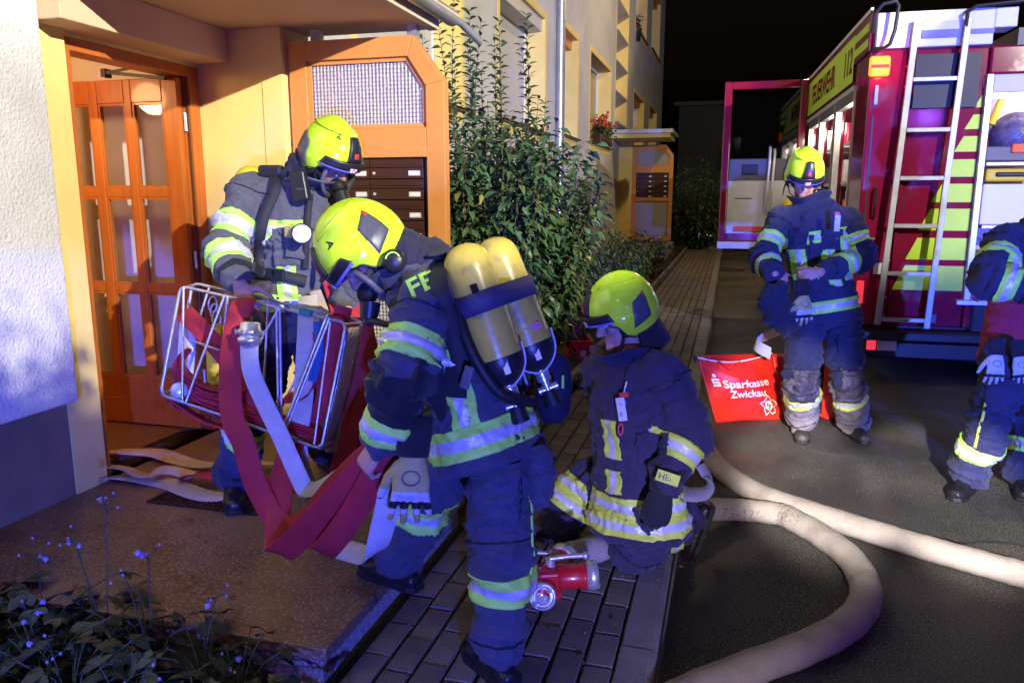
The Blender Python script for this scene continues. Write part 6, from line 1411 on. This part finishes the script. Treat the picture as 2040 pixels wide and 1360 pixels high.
hd = MB(); hc = at(1545, 610, 4.72); hd.loft([(hc+UPV*.14+RGT*.03, RGT*.03, FWD*.02), (hc+UPV*.07, RGT*.07, FWD*.045), (hc, RGT*.095, FWD*.06), (hc-UPV*.09+RGT*.03, RGT*.09, FWD*.055), (hc-UPV*.15+RGT*.05, RGT*.05, FWD*.03)], n=24)
hm_ = remesh(hd, .008, 3); wrinkle(hm_, [(hc+UPV*.14, hc-UPV*.15, .8, .8)], .022, 31, 14); hm_.materials.clear(); hm_.materials.append(M['hood']); smooth_shade(hm_)
link('flash_hood', hm_, None, label='dark limp flash hood held in the hands of the standing firefighter', cat='hood')

# ------------------------------------------------------------------ firefighter cut by the right picture edge
J = dict(base=onz(1990, 1000, -.1), pel=at(2048, 690, 4.25), che=at(2072, 510, 4.22), nek=at(2100, 420, 4.2), fw=cd(-.55, 0, -.80),
         shR=at(2003, 490, 4.05), elR=at(1972, 555, 3.88), wrR=at(2062, 580, 3.80), shL=at(2150, 470, 4.3), elL=at(2170, 580, 4.15), wrL=at(2085, 600, 3.95),
         hiR=at(2005, 715, 4.18), knR=at(1968, 855, 4.10), hiL=at(2085, 715, 4.3), knL=at(2062, 850, 4.28), ftR=V((-.5, -.85, 0)), ftL=V((-.3, -1, 0)))
J['anR'] = onz(1925, 985, -.1)+V((0, .03, .105)); J['anL'] = onz(2045, 985, -.1)+V((0, .05, .105))
J['H'] = hmat(cd(-.7, -.2, -.7), cd(0, 1, -.1), at(2112, 352, 4.2))
ff5 = person('firefighter', 'firefighter in maroon vest with folded arms cut by the right picture edge', J, 'suit_blue', 'suit_blue', seed=33, amp=.0135, skinvox=.010, armr=(.098, .088, .070), legr=(.116, .100, .088))
helmet(ff5['root'], J['H'])
armtape(ff5, 'R', .48, 'u', TAPE, r=.16); armtape(ff5, 'R', .40, 'l', TAPE, r=.16)
segs = [near((J['sh'+s], J['el'+s]), .118) for s in 'RL']+[near((J['el'+s], J['wr'+s]), .105) for s in 'RL']
stripe(ff5['jk'], ff5['pel'].lerp(ff5['che'], .50), ff5['sp'], [.66], ['maroon'], ff5['jo'], keep=lambda q, n_: not any(f(q, n_) for f in segs), name='vest', off=.010)
for dz in (-.085, -.010):
    torsotape(ff5, 0, TAPE, pos=ff5['pel']+ff5['sp']*dz, keep=None)
for ob in list(ff5['jo'].children)[-2:]:
    for v in ob.data.vertices: v.co += (v.co-ff5['pel']-ff5['sp']*(v.co-ff5['pel']).dot(ff5['sp'])).normalized()*.009
legtape(ff5, 'R', .42, TAPE); legtape(ff5, 'L', .42, TAPE)
surf_strap(ff5, 'tr', [at(1972, 800, 4.1), at(1960, 850, 4.1), at(1945, 890, 4.1)], None, .014, cd(-.7, 0, -.7), 'piping', 'yell', .004, th=.003)
glove('work_glove', 'grey and white work glove hanging at the belt of the firefighter at the right edge', at(1985, 705, 3.98), cd(-.05, -1, .0), cd(-.2, 0, -1), cd(-1, 0, 0), 0.98, m1='glove_white')
glove('work_glove', 'second pale glove hanging behind the grey glove at the right edge', at(2030, 708, 4.02), cd(.15, -1, .0), cd(-.2, 0, -1), cd(1, 0, 0), 0.95, m1='glove_white')


wc = onx(1270, 52, XF+.02); fp = thing('flower_pot', 'small dark pot with reddish plant on an upper window sill', 'flower pot', wc)
q = MB(); q.lathe([(.001, -.42), (.09, -.42), (.13, -.1), (.14, -.08), (.12, -.08), (.001, -.1)], wc, (0, 0, 1), 16); q.build('pot', 'plastic', fp)
q = MB(); rp_ = random.Random(9)
for k in range(60): add_leaf(q, wc+V((rp_.gauss(0, .05), rp_.gauss(0, .05), rp_.uniform(-.1, .28))), V((rp_.uniform(-1, 1), rp_.uniform(-1, 1), rp_.uniform(0, 1))), V((0, 0, 1)), .12, .07, 0)
q.build('foliage', mat('reddish_leaf', (.20, .07, .05), .7), fp)

# ------------------------------------------------------------------ sewn pockets, flaps, seams and zips
def pocket(p, key, pix, w_, h_, m, flap=True, up=None, out=None):
    me = p[key]; n = V(out).normalized() if out is not None else (CAMP-at(*pix)).normalized(); bv = bvh(me); h = bv.ray_cast(at(*pix)+n*.6, -n, 1.5)
    if h[0] is None: return
    c = h[0]; u_ = V(up) if up is not None else UP; u_ = (u_-n*u_.dot(n)).normalized(); r_ = u_.cross(n); par = p['jo'] if key == 'jk' else p['to']
    def piece(cc, ww, hh, off, nm, th):
        o = cutpatch(me, [(cc+r_*ww/2, r_), (cc-r_*ww/2, -r_), (cc+u_*hh/2, u_), (cc-u_*hh/2, -u_)], (), lambda q, nn: nn.dot(n) > .15 and (q-cc).length < max(ww, hh), off)
        if len(o.polygons) == 0: return
        o.materials.append(M[m]); ob = link(nm, o, par); z = ob.modifiers.new('s', 'SOLIDIFY'); z.thickness = th; z.offset = -1
    piece(c, w_, h_, .007, 'pocket', .008)
    if flap: piece(c+u_*(h_/2-.012), w_+.012, .045, .013, 'pocket_flap', .007)
pocket(ff1, 'jk', (575, 495, 3.3), .12, .14, 'suit_grey'); pocket(ff1, 'jk', (640, 470, 3.3), .11, .13, 'suit_grey')
pocket(ff3, 'jk', (1300, 900, 3.0), .11, .12, 'suit_navy'); pocket(ff3, 'jk', (1345, 800, 2.9), .09, .10, 'suit_navy', up=V(ff3['J']['shL'])-V(ff3['J']['elL']))
pocket(ff4, 'jk', (1590, 478, 4.9), .11, .12, 'suit_blue'); pocket(ff4, 'jk', (1655, 478, 4.9), .11, .12, 'suit_blue'); pocket(ff4, 'tr', (1590, 695, 5.0), .12, .15, 'suit_blue'); pocket(ff4, 'tr', (1690, 695, 5.0), .12, .15, 'suit_blue')
pocket(ff2, 'tr', (985, 985, 2.35), .13, .17, 'suit_grey_bluelit', out=cd(.2, 0, -1))
pocket(ff5, 'tr', (1990, 790, 4.0), .12, .16, 'suit_blue')
def seam(p, key, c, n, keepc, r, w_=.005):
    stripe(p[key], c, n, [w_], ['webbing'], p['jo'] if key == 'jk' else p['to'], keep=lambda q, nn: (q-V(keepc)).length < r, name='seam', off=.0022)
for p, sides in ((ff1, 'R'), (ff2, 'L'), (ff3, 'L'), (ff4, 'RL'), (ff5, 'R')):
    J_ = p['J']
    for s_ in sides:
        a, b_ = V(J_['sh'+s_]), V(J_['el'+s_]); c = a.lerp(b_, .12); seam(p, 'jk', c, b_-a, c, .13); w0 = V(J_['el'+s_]).lerp(V(J_['wr'+s_]), .80); seam(p, 'jk', w0, V(J_['wr'+s_])-b_, w0, .10, .010)
    for s_ in ('LR' if p is ff4 else ('L' if p in (ff2, ff3) else 'R')):
        a, b_ = V(J_['hi'+s_]), V(J_['kn'+s_]); c = a.lerp(b_, .86); seam(p, 'tr', c, b_-a, c, .15); c2 = V(J_['kn'+s_]).lerp(V(J_['an'+s_]), .86); seam(p, 'tr', c2, V(J_['an'+s_])-b_, c2, .13, .008)
# ================================================================== HOSES, BASKET, VALVE
M['hosered'] = mat('red_hose_cloth', (0.42, 0.022, 0.035), 0.7, var=.15, vscale=9, bump=.35, bscale=220)
M['hosewhite'] = mat('grey_white_hose_cloth', (0.52, 0.50, 0.50), 0.75, var=.14, vscale=10, bump=.35, bscale=220)
M['hosebeige'] = mat('beige_hose_cloth', (0.50, 0.40, 0.30), 0.75, var=.15, vscale=8, bump=.35, bscale=220)
M['bighose'] = mat('supply_hose_canvas', (0.37, 0.325, 0.31), 0.78, col2=(0.19, 0.16, 0.145), c2lo=.50, c2hi=.82, vscale=7, detail=8, bump=.5, bscale=140, weave=.4, weavescale=1100)
def rib(pts, w_, wd, name, m, label=None, parent=None, th=.006, cat='hose', group=None):
    P = spline([at(*p) for p in pts], 6); wds = wd if isinstance(wd, list) else [wd]*len(P)
    if isinstance(wd, list):
        k = len(wd)-1; wds = []
        for i in range(len(P)):
            t = i/(len(P)-1)*k; j = min(int(t), k-1); wds.append(wd[j].lerp(wd[j+1], t-j))
    return MB().ribbon(P, wds, w_, th).build(name, m, parent, label=label, cat=cat if label else None, group=group if label else None)
bk_ = thing('hose_basket', 'galvanised wire hose carrying basket held by the firefighter at the door', 'basket', at(500, 800, 3.05))
FRT = [at(360, 570, 3.02), at(690, 643, 2.96), at(640, 894, 2.96), at(320, 786, 3.02)]
BCK = [at(384, 563, 3.17), at(722, 640, 3.12), at(668, 888, 3.12), at(346, 776, 3.17)]
def rounded(c, r=.03, n=4):
    out = []
    for i in range(4):
        p, a, b = c[i], c[i-1], c[(i+1) % 4]; u_, v_ = (a-p).normalized(), (b-p).normalized()
        for k in range(n+1):
            t = k/n; out.append((p+u_*r).lerp(p, t).lerp(p.lerp(p+v_*r, t), t))
    return out
MB().tube(rounded(FRT), .0062, 8, closed=True).build('front_loop', 'metal', bk_); MB().tube(rounded(BCK), .0062, 8, closed=True).build('back_loop', 'metal', bk_)
def onf(s, t, L=FRT): return L[0].lerp(L[1], s).lerp(L[3].lerp(L[2], s), t)
for a, b in (((.02, 0), (.14, 1)), ((.27, 0), (.16, 1)), ((.29, 0), (.31, .32)), ((.60, 0), (.42, .78)), ((.585, 0), (.74, 1)), ((.605, 0), (.76, 1)), ((.88, 0), (.75, 1)), ((.90, 0), (.77, 1)), ((.91, .02), (.955, .98))):
    MB().tube([onf(*a)-FWD*.004, onf(*b)-FWD*.004], .0050, 8).build('rod', 'metal', bk_)
for a, b in (((.10, 0), (.02, 1)), ((.45, 0), (.55, 1)), ((.80, 0), (.62, 1))): MB().tube([onf(*a, BCK), onf(*b, BCK)], .0050, 8).build('rod', 'metal', bk_)
for i in range(4): MB().tube([rounded(FRT)[i*5+2], rounded(BCK)[i*5+2]], .0055, 8).build('cross_rod', 'metal', bk_)
MB().tube([onf(.13, .45), onf(.30, .47)], .0045, 8).build('rod', 'metal', bk_)
M['plate'] = mat('checkered_sheet', (.50, .50, .50), .35, .9, bump=.7, bscale=55)
a, b, c, d = FRT[1], BCK[1], BCK[2], FRT[2]; q = MB(); vs, fs = bilinear(d+UPV*.02, c+UPV*.02, b-UPV*.02, a-UPV*.02, 4, 10, lambda s, t: RGT*.012*math.sin(PI*t)); q.add(vs, fs, 0, True); o = q.build('side_plate', 'plate', bk_); z = o.modifiers.new('s', 'SOLIDIFY'); z.thickness = .003
a, b, c, d = FRT[3], FRT[2], BCK[2], BCK[3]; q = MB(); q.add([a, b, c, d], [(0, 1, 2, 3)]); o = q.build('bottom_plate', 'plate', bk_); z = o.modifiers.new('s', 'SOLIDIFY'); z.thickness = .003
q = MB(); q.box(onf(.82, 1.0)-FWD*.01, (.045, .012, .035), Matrix.Rotation(.3, 3, 'Y')); q.build('latch', 'metal', bk_, bevel=.004)
q = MB(); q.box(onf(.76, -.01)-FWD*.006, (.05, .03, .026), Matrix.Rotation(.2, 3, 'Y')); q.build('teal_clip', mat('teal_plastic', (.02, .22, .22), .5), bk_, bevel=.005)
# folded red hose packed in the basket
hp = thing('packed_hose', 'red delivery hose folded in layers inside the wire basket', 'hose', at(480, 820, 3.05))
dd_ = (FWD*.9+RGT*.35)
mid = [((FRT[3].lerp(FRT[2], s))+(BCK[3].lerp(BCK[2], s)))/2 for s in (.05, .3, .6, .95)]
for k in range(5):
    off = UPV*(.012+.011*k)+RGT*(.004*(k % 2)); MB().ribbon(spline([m+off for m in mid], 5), FWD*1.0+RGT*.2, .085, .007).build('hose_layer', 'hosered', hp)
for k in range(6):
    p0 = at(352+3*k, 735-4*k, 3.08); MB().ribbon(spline([at(455+8*k, 838-12*k, 3.06), at(400+4*k, 808-7*k, 3.07), at(362+2*k, 768-5*k, 3.08), at(350+2*k, 735-4*k, 3.09), at(364+3*k, 715-4*k, 3.10)], 5), FWD, .075, .006).build('hose_bend', 'hosered', hp)
rib([(366, 622, 3.12), (400, 655, 3.08), (450, 712, 3.06), (490, 770, 3.06), (560, 850, 3.06)], .075, cd(.6, .7, .3), 'hose_fold', 'hosered', None, hp)
rib([(685, 610, 3.10), (640, 760, 3.08), (560, 800, 3.08), (520, 850, 3.07)], .075, cd(.7, .5, .4), 'hose_fold', 'hosered', None, hp)
rib([(640, 660, 3.1), (650, 760, 3.08), (630, 830, 3.08), (560, 868, 3.07)], .07, cd(.9, .1, .3), 'hose_fold', 'hosered', None, hp)
rib([(400, 830, 3.06), (360, 815, 3.06), (345, 795, 3.06), (400, 835, 3.02), (460, 855, 3.0)], .07, FWD, 'hose_fold', 'hosered', None, hp)
MB().ribbon([at(376, 628, 3.14), at(372, 700, 3.13), at(366, 770, 3.12)], RGT, .07, .012).build('pressure_gauge_bag', 'lavender', hp)
q = MB(); q.lathe([(.001, -.02), (.030, -.02), (.034, 0), (.030, .03), (.001, .03)], at(358, 778, 3.05), cd(.3, .2, -1), 18); q.build('end_coupling', 'alu', hp)
# red hose over the top rail, hanging in a loop to the stooping man's hand
rib([(500, 596, 3.05), (486, 600, 2.94), (470, 650, 2.90), (459, 740, 2.90), (463, 830, 2.88), (484, 880, 2.86), (512, 970, 2.86), (560, 1045, 2.82), (604, 1040, 2.76), (660, 975, 2.66), (722, 915, 2.48), (758, 893, 2.36)], .086,
    [RGT, RGT, RGT, RGT, RGT, cd(.95, .2, 0), cd(.7, .7, 0), cd(.35, .9, -.1), cd(-.3, .9, .2), cd(-.45, .75, .5), cd(-.3, .6, .7)], 'delivery_hose', 'hosered', 'red flat hose draped over the basket rail and looping down', th=.007)
rib([(757, 886, 2.32), (722, 935, 2.36), (660, 1005, 2.46), (604, 1062, 2.58), (560, 1100, 2.68), (553, 1080, 2.76), (560, 960, 2.90), (585, 880, 3.0)], .092, [cd(.80, -.55, .0), cd(.76, -.62, .1), cd(.74, -.66, .1), cd(.74, -.66, .1), cd(.85, -.5, 0), cd(.98, -.1, 0), RGT, RGT], 'delivery_hose', 'hosered', 'broad red hose fold falling from the stooping firefighters hand', th=.007)
rib([(772, 893, 2.30), (745, 950, 2.34), (705, 1020, 2.42), (655, 1088, 2.52), (640, 1095, 2.66), (665, 1040, 2.74)], .085, [cd(.85, -.45, 0), cd(.82, -.5, .1), cd(.80, -.58, .1), cd(.78, -.6, .1), cd(.9, -.3, 0), RGT], 'delivery_hose', 'hosered', 'second parallel red hose fold nearest the clipped glove', th=.007)
rib([(783, 905, 2.32), (778, 975, 2.36), (762, 1050, 2.42), (742, 1104, 2.50), (700, 1098, 2.62), (640, 1080, 2.78)], .075, [RGT, cd(.95, .15, 0), cd(.95, .2, 0), cd(.8, .5, .2), cd(.2, .6, .7), cd(.1, .5, .8)], 'delivery_hose', 'hosewhite', 'pale hose end hanging beside the clipped glove', th=.006)
cu = rib([(497, 676, 2.84), (500, 735, 2.84), (526, 800, 2.84), (560, 870, 2.84), (598, 955, 2.84), (612, 974, 2.83), (640, 968, 2.78), (690, 935, 2.62), (750, 893, 2.40)], .066, [RGT, RGT, cd(.9, .35, 0), cd(.88, .4, 0), cd(.85, .5, 0), cd(.5, .7, .3), cd(-.1, .6, .7), cd(-.2, .5, .8), cd(-.2, .5, .8)], 'coupled_hose', 'hosewhite', 'pale hose with metal coupling hanging in front of the basket', th=.006)
q = MB(); a0, ax = at(497, 684, 2.84), cd(.06, 1, 0)
q.lathe([(.022, -.012), (.030, -.010), (.034, 0), (.042, .002), (.043, .020), (.036, .022), (.036, .030), (.044, .032), (.045, .050), (.038, .052), (.036, .075), (.030, .080), (.027, .060), (.001, .055)], a0, ax, 28); q.build('coupling', 'metal', cu)
for k in range(6):
    t = k*PI/3; x_, y_, _ = frame(ax); o = x_*math.cos(t)+y_*math.sin(t); MB().box(a0+ax*.041+o*.045, (.012, .012, .016)).build('coupling_lug', 'metal', cu)
rib([(613, 590, 3.30), (612, 660, 3.12), (604, 790, 3.06), (592, 885, 3.02), (604, 950, 3.0), (624, 1010, 3.0)], .080, [RGT, RGT, RGT, RGT, cd(.9, .3, 0), cd(.8, .5, 0)], 'spare_hose', 'hosewhite', 'pale lavender hose band hanging inside the right half of the basket', th=.006)
rib([(628, 580, 3.34), (650, 640, 3.2), (660, 700, 3.2), (648, 800, 3.18), (660, 900, 3.2)], .05, [RGT, cd(.9, -.3, .2), RGT, RGT, RGT], 'spare_hose', 'hosebeige', 'greenish beige hose band behind the basket rails', th=.006)
rib([(632, 640, 3.06), (636, 700, 3.05), (622, 760, 3.05)], .035, RGT, 'blue_strap', mat('blue_webbing', (.02, .10, .30), .7), 'short blue strap tied to the basket rail', cat='strap')
for k, (du, lab) in enumerate(((0, 'dark red hose length hanging behind the basket, left of two'), (34, 'dark red hose length hanging behind the basket, right of two'))):
    rib([(665+du, 560, 3.42), (690+du, 660, 3.30), (705+du, 780, 3.22), (690+du, 880, 3.20), (680+du, 950, 3.2)], .10, [cd(.9, -.1, .3), cd(.8, 0, .5), RGT, cd(.9, 0, -.3), RGT], 'hanging_hose', 'hosered', lab, th=.007, group='dark red hose lengths behind the basket')
# yellow rope bag at the hip of the man in the door
yb_ = thing('rope_bag', 'yellow rope bag with metal clips behind the left end of the basket', 'bag', at(440, 700, 3.38))
q = MB(); c0 = at(437, 700, 3.36); q.loft([(c0+UPV*.12, RGT*.03, FWD*.03), (c0+UPV*.08, RGT*.05, FWD*.045), (c0, RGT*.055, FWD*.05), (c0-UPV*.13, RGT*.05, FWD*.045), (c0-UPV*.15, RGT*.03, FWD*.03)], n=18); q.build('bag_body', 'gear_yellow', yb_)
for k in range(3): q = MB(); cc = at(424+4*k, 606+14*k, 3.26); q.tube([cc+RGT*.018*math.cos(t)+UPV*.032*math.sin(t) for t in [2*PI*i/14 for i in range(14)]], .004, 6, closed=True); q.build('carabiner', 'metal', yb_)
# flat hoses lying in the doorway
def floorrib(pts, w_, m, label, z=.124, lift=None, group='flat hoses on the doorway floor'):
    P = spline([onz(u, v, z+(lift[i] if lift else 0)) for i, (u, v) in enumerate(pts)], 8)
    P = [p+V((0, 0, .006+.009*math.sin(i*.22)**2)) for i, p in enumerate(P)]
    wds = [V((.1, 1, .22*math.sin(i*.16+w_*50))) for i in range(len(P))]
    return MB().ribbon(P, wds, w_, .007).build('floor_hose', m, None, label=label, cat='hose', group=group)
floorrib([(120, 915), (230, 905), (300, 903), (350, 918), (420, 930), (520, 925), (600, 930)], .09, 'hosebeige', 'orange lit flat hose lying farthest back across the doorway', lift=[.02]*7)
floorrib([(150, 965), (240, 955), (320, 962), (400, 990), (470, 985), (560, 955)], .09, 'hosebeige', 'flat pale hose lying across the step in front of the threshold')
floorrib([(190, 930), (250, 938), (290, 950), (340, 940), (385, 950)], .07, 'hosebeige', 'crumpled short hose bend between the two doorway hoses', lift=[.03]*5)
floorrib([(355, 955), (400, 950), (450, 955), (540, 965), (640, 985)], .085, 'hosered', 'red flat hose crossing the pale hoses beside the boot', lift=[.035]*5)
# big filled supply hoses on the road
def bighose(pts, label, r=.058):
    P = spline([onz(u, v, z) for u, v, z in pts], 10); rr_ = [r*(1+.018*math.sin(i*.9)+.014*math.sin(i*2.3+1)) for i in range(len(P))]; return P, MB().tube(P, rr_, 20, flat=(1.06, .94), up=V((0, 0, 1))).build('supply_hose', 'bighose', None, label=label, cat='hose')
zc = -.100+.057
P1, h1 = bighose([(1130, 1108, .075), (1195, 1090, .065), (1270, 1060, .06), (1345, 1030, .058), (1400, 1016, .02), (1480, 1015, zc), (1545, 1022, zc), (1566, 1027, zc), (1585, 1037, zc), (1630, 1062, zc), (1690, 1108, zc), (1722, 1160, zc), (1720, 1205, zc), (1680, 1250, zc), (1590, 1295, zc), (1480, 1335, zc), (1340, 1395, zc), (1200, 1470, zc)], 'thick pale supply hose curling in a big loop on the asphalt')
P2, h2 = bighose([(1330, 820, .02), (1375, 850, zc), (1400, 888, zc), (1440, 938, zc), (1510, 982, zc), (1600, 1014, zc), (1700, 1046, zc), (1830, 1086, zc), (1960, 1122, zc), (2080, 1155, zc), (2250, 1200, zc), (2700, 1310, zc), (3300, 1440, zc)], 'thick pale supply hose running off to the right picture edge')
bv = bvh(h1.data); me = textmesh('C-175-424   DIN', .060, 0, 'LEFT'); bm = bmesh.new(); bm.from_mesh(me); bmesh.ops.subdivide_edges(bm, edges=bm.edges[:], cuts=1); bm.to_mesh(me); bm.free()
o0 = at(1392, 1020, 3.2); xd, yd = cd(1, -.055, .0), cd(.03, 1, 0)
for v in me.vertices:
    p = o0+xd*v.co.x+yd*v.co.y; dr = (p-CAMP).normalized(); h = bv.ray_cast(CAMP+dr*1.5, dr, 4); v.co = (h[0]-dr*.003) if h[0] is not None else p
me.materials.clear(); me.materials.append(mat('stencil_ink', (.20, .16, .16), .8, col2=(.40, .35, .33), c2lo=.45, c2hi=.6, vscale=45)); link('hose_print', me, h1)
q = MB(); P3 = spline([at(1395, 925, 3.3), at(1410, 955, 3.28), at(1402, 978, 3.24), at(1375, 985, 3.22), at(1350, 975, 3.25)], 6); q.ribbon(P3, cd(.3, .5, .8), .08, .012); q.build('hose_end', 'bighose', None, label='folded pale hose end sticking out behind the kneeling firefighter', cat='hose')
# distribution valve
vl = thing('distribution_valve', 'red three way distribution valve with silver couplings on the paving', 'valve', onz(1095, 1200, 0))
M['valvered'] = mat('red_valve_enamel', (.45, .012, .02), .3, coat=.3, var=.08, vscale=10)
c = at(1090, 1150, 2.82); ex_ = cd(1, .02, .12); ez_ = V((0, 0, 1)); ey_ = ez_.cross(ex_).normalized(); ex_ = ey_.cross(ez_)
q = MB(); q.lathe([(.001, -.02), (.050, -.02), (.056, 0), (.050, .02), (.046, .03), (.046, .125), (.050, .13), (.050, .14), (.001, .14)], c, ex_, 24); q.build('valve_body', 'valvered', vl)
q = MB(); q.box(c+ez_*.0-ey_*.01, (.085, .09, .09), Matrix((ex_, ey_, ez_)).transposed()); q.build('valve_block', 'valvered', vl, bevel=.014, seg=3)
def storz(p, ax, r=.048):
    q = MB(); q.lathe([(r*.72, -.035), (r*.78, -.02), (r*.98, -.018), (r, 0), (r, .012), (r*.92, .018), (r*.80, .018), (r*.76, .008), (r*.66, .008), (r*.62, .014), (r*.52, .014), (r*.50, -.02), (.001, -.022)], p, ax, 30); o = q.build('outlet_coupling', 'metal', vl)
    x_, y_, d_ = frame(ax)
    for k in range(2): t = k*PI+.8; qq = MB(); qq.box(V(p)+(x_*math.cos(t)+y_*math.sin(t))*r*.72+d_*.018, (.016, .016, .012)); qq.build('coupling_lug', 'metal', o)
    return o
storz(c+ex_*.165, ex_, .054); fo = at(1081, 1186, 2.74); storz(fo, cd(-.12, .05, -1), .050)
q = MB(); q.cyl(fo+FWD*.02, c, .046, .046, n=20); q.build('outlet_neck', 'valvered', vl)
lo = c-ex_*.075+ey_*.05; q = MB(); q.lathe([(.001, -.06), (.040, -.06), (.044, 0), (.040, .04), (.026, .055), (.001, .055)], lo, ez_, 20); q.build('side_outlet', 'valvered', vl); storz(lo-ex_*.02-ez_*.02, cd(-1, -.1, -.2), .046)
for p, a, b in ((c+ex_*.01+ez_*.045, V((0, 0, 0)), ex_*.13+ez_*.004), (lo+ez_*.05, V((0, 0, 0)), ex_*.10-ez_*.012)):
    q = MB(); q.cyl(p, p+ez_*.03, .020, .018, n=14); q.tube([p+ez_*.028, p+ez_*.032+b*.5, p+ez_*.030+b], .009, 8); q.ell(p+ez_*.030+b, (.014,)*3, None, 10, 8); q.build('lever', 'metal', vl)
storz(at(1125, 1110, 2.98), cd(.6, .35, .7), .060); q = MB(); q.cyl(c+ey_*.02, at(1122, 1114, 2.96), .045, .045, n=18); q.build('inlet_neck', 'valvered', vl)
q = MB(); q.box(c-ez_*.055, (.10, .06, .04), Matrix((ex_, ey_, ez_)).transposed()); q.build('valve_foot', 'valvered', vl, bevel=.006)

# grit, twigs and fallen leaves on the paving and along the kerb
rg = random.Random(5); gq = MB()
def clutter(n, fx, fy, z, r0, r1, mi):
    for k in range(n):
        x, y = fx(), fy(); r = rg.uniform(r0, r1); R = Matrix.Rotation(rg.uniform(0, 6.3), 3, 'Z') @ Matrix.Rotation(rg.uniform(-.5, .5), 3, 'X')
        vs = [V((x, y, z+r*.3))+R @ V(q)*r for q in ((1, 0, -.3), (-.5, .8, -.3), (-.6, -.7, -.3), (0, 0, .7))]; gq.add(vs, [(0, 1, 3), (1, 2, 3), (2, 0, 3), (0, 2, 1)], mi)
clutter(700, lambda: -.135+abs(rg.gauss(0, .07)), lambda: rg.uniform(1.9, 9), -.099, .0015, .006, 0)
clutter(500, lambda: rg.uniform(-.1, 2.6), lambda: rg.uniform(2, 8), -.099, .0012, .004, 0)
clutter(260, lambda: rg.uniform(-1.13, -.2), lambda: rg.uniform(2, 8), .001, .0012, .005, 0)
for k in range(70):
    side = rg.random() < .6; x = rg.uniform(-1.14, -.2) if side else -.12+abs(rg.gauss(0, .12)); z = .004 if side else -.095
    add_leaf(gq, V((x, rg.uniform(2.0, 8), z+.004)), V((rg.uniform(-1, 1), rg.uniform(-1, 1), 0)), V((0, 0, 1)), rg.uniform(.02, .05), rg.uniform(.010, .022), 1, .2, -.1)
for k in range(25): add_leaf(gq, V((rg.uniform(-2.6, -1.2), rg.uniform(2.0, 3.2), .124)), V((rg.uniform(-1, 1), rg.uniform(-1, 1), 0)), V((0, 0, 1)), rg.uniform(.015, .04), .014, 1, .2, -.1)
gq.build('ground_litter', [mat('grit', (.22, .21, .19), .9, var=.5, vscale=60), mat('dead_leaf', (.16, .10, .035), .8, var=.4, vscale=30)], None, label='grit and fallen leaf bits scattered over paving and kerb', cat='litter', kind='stuff')
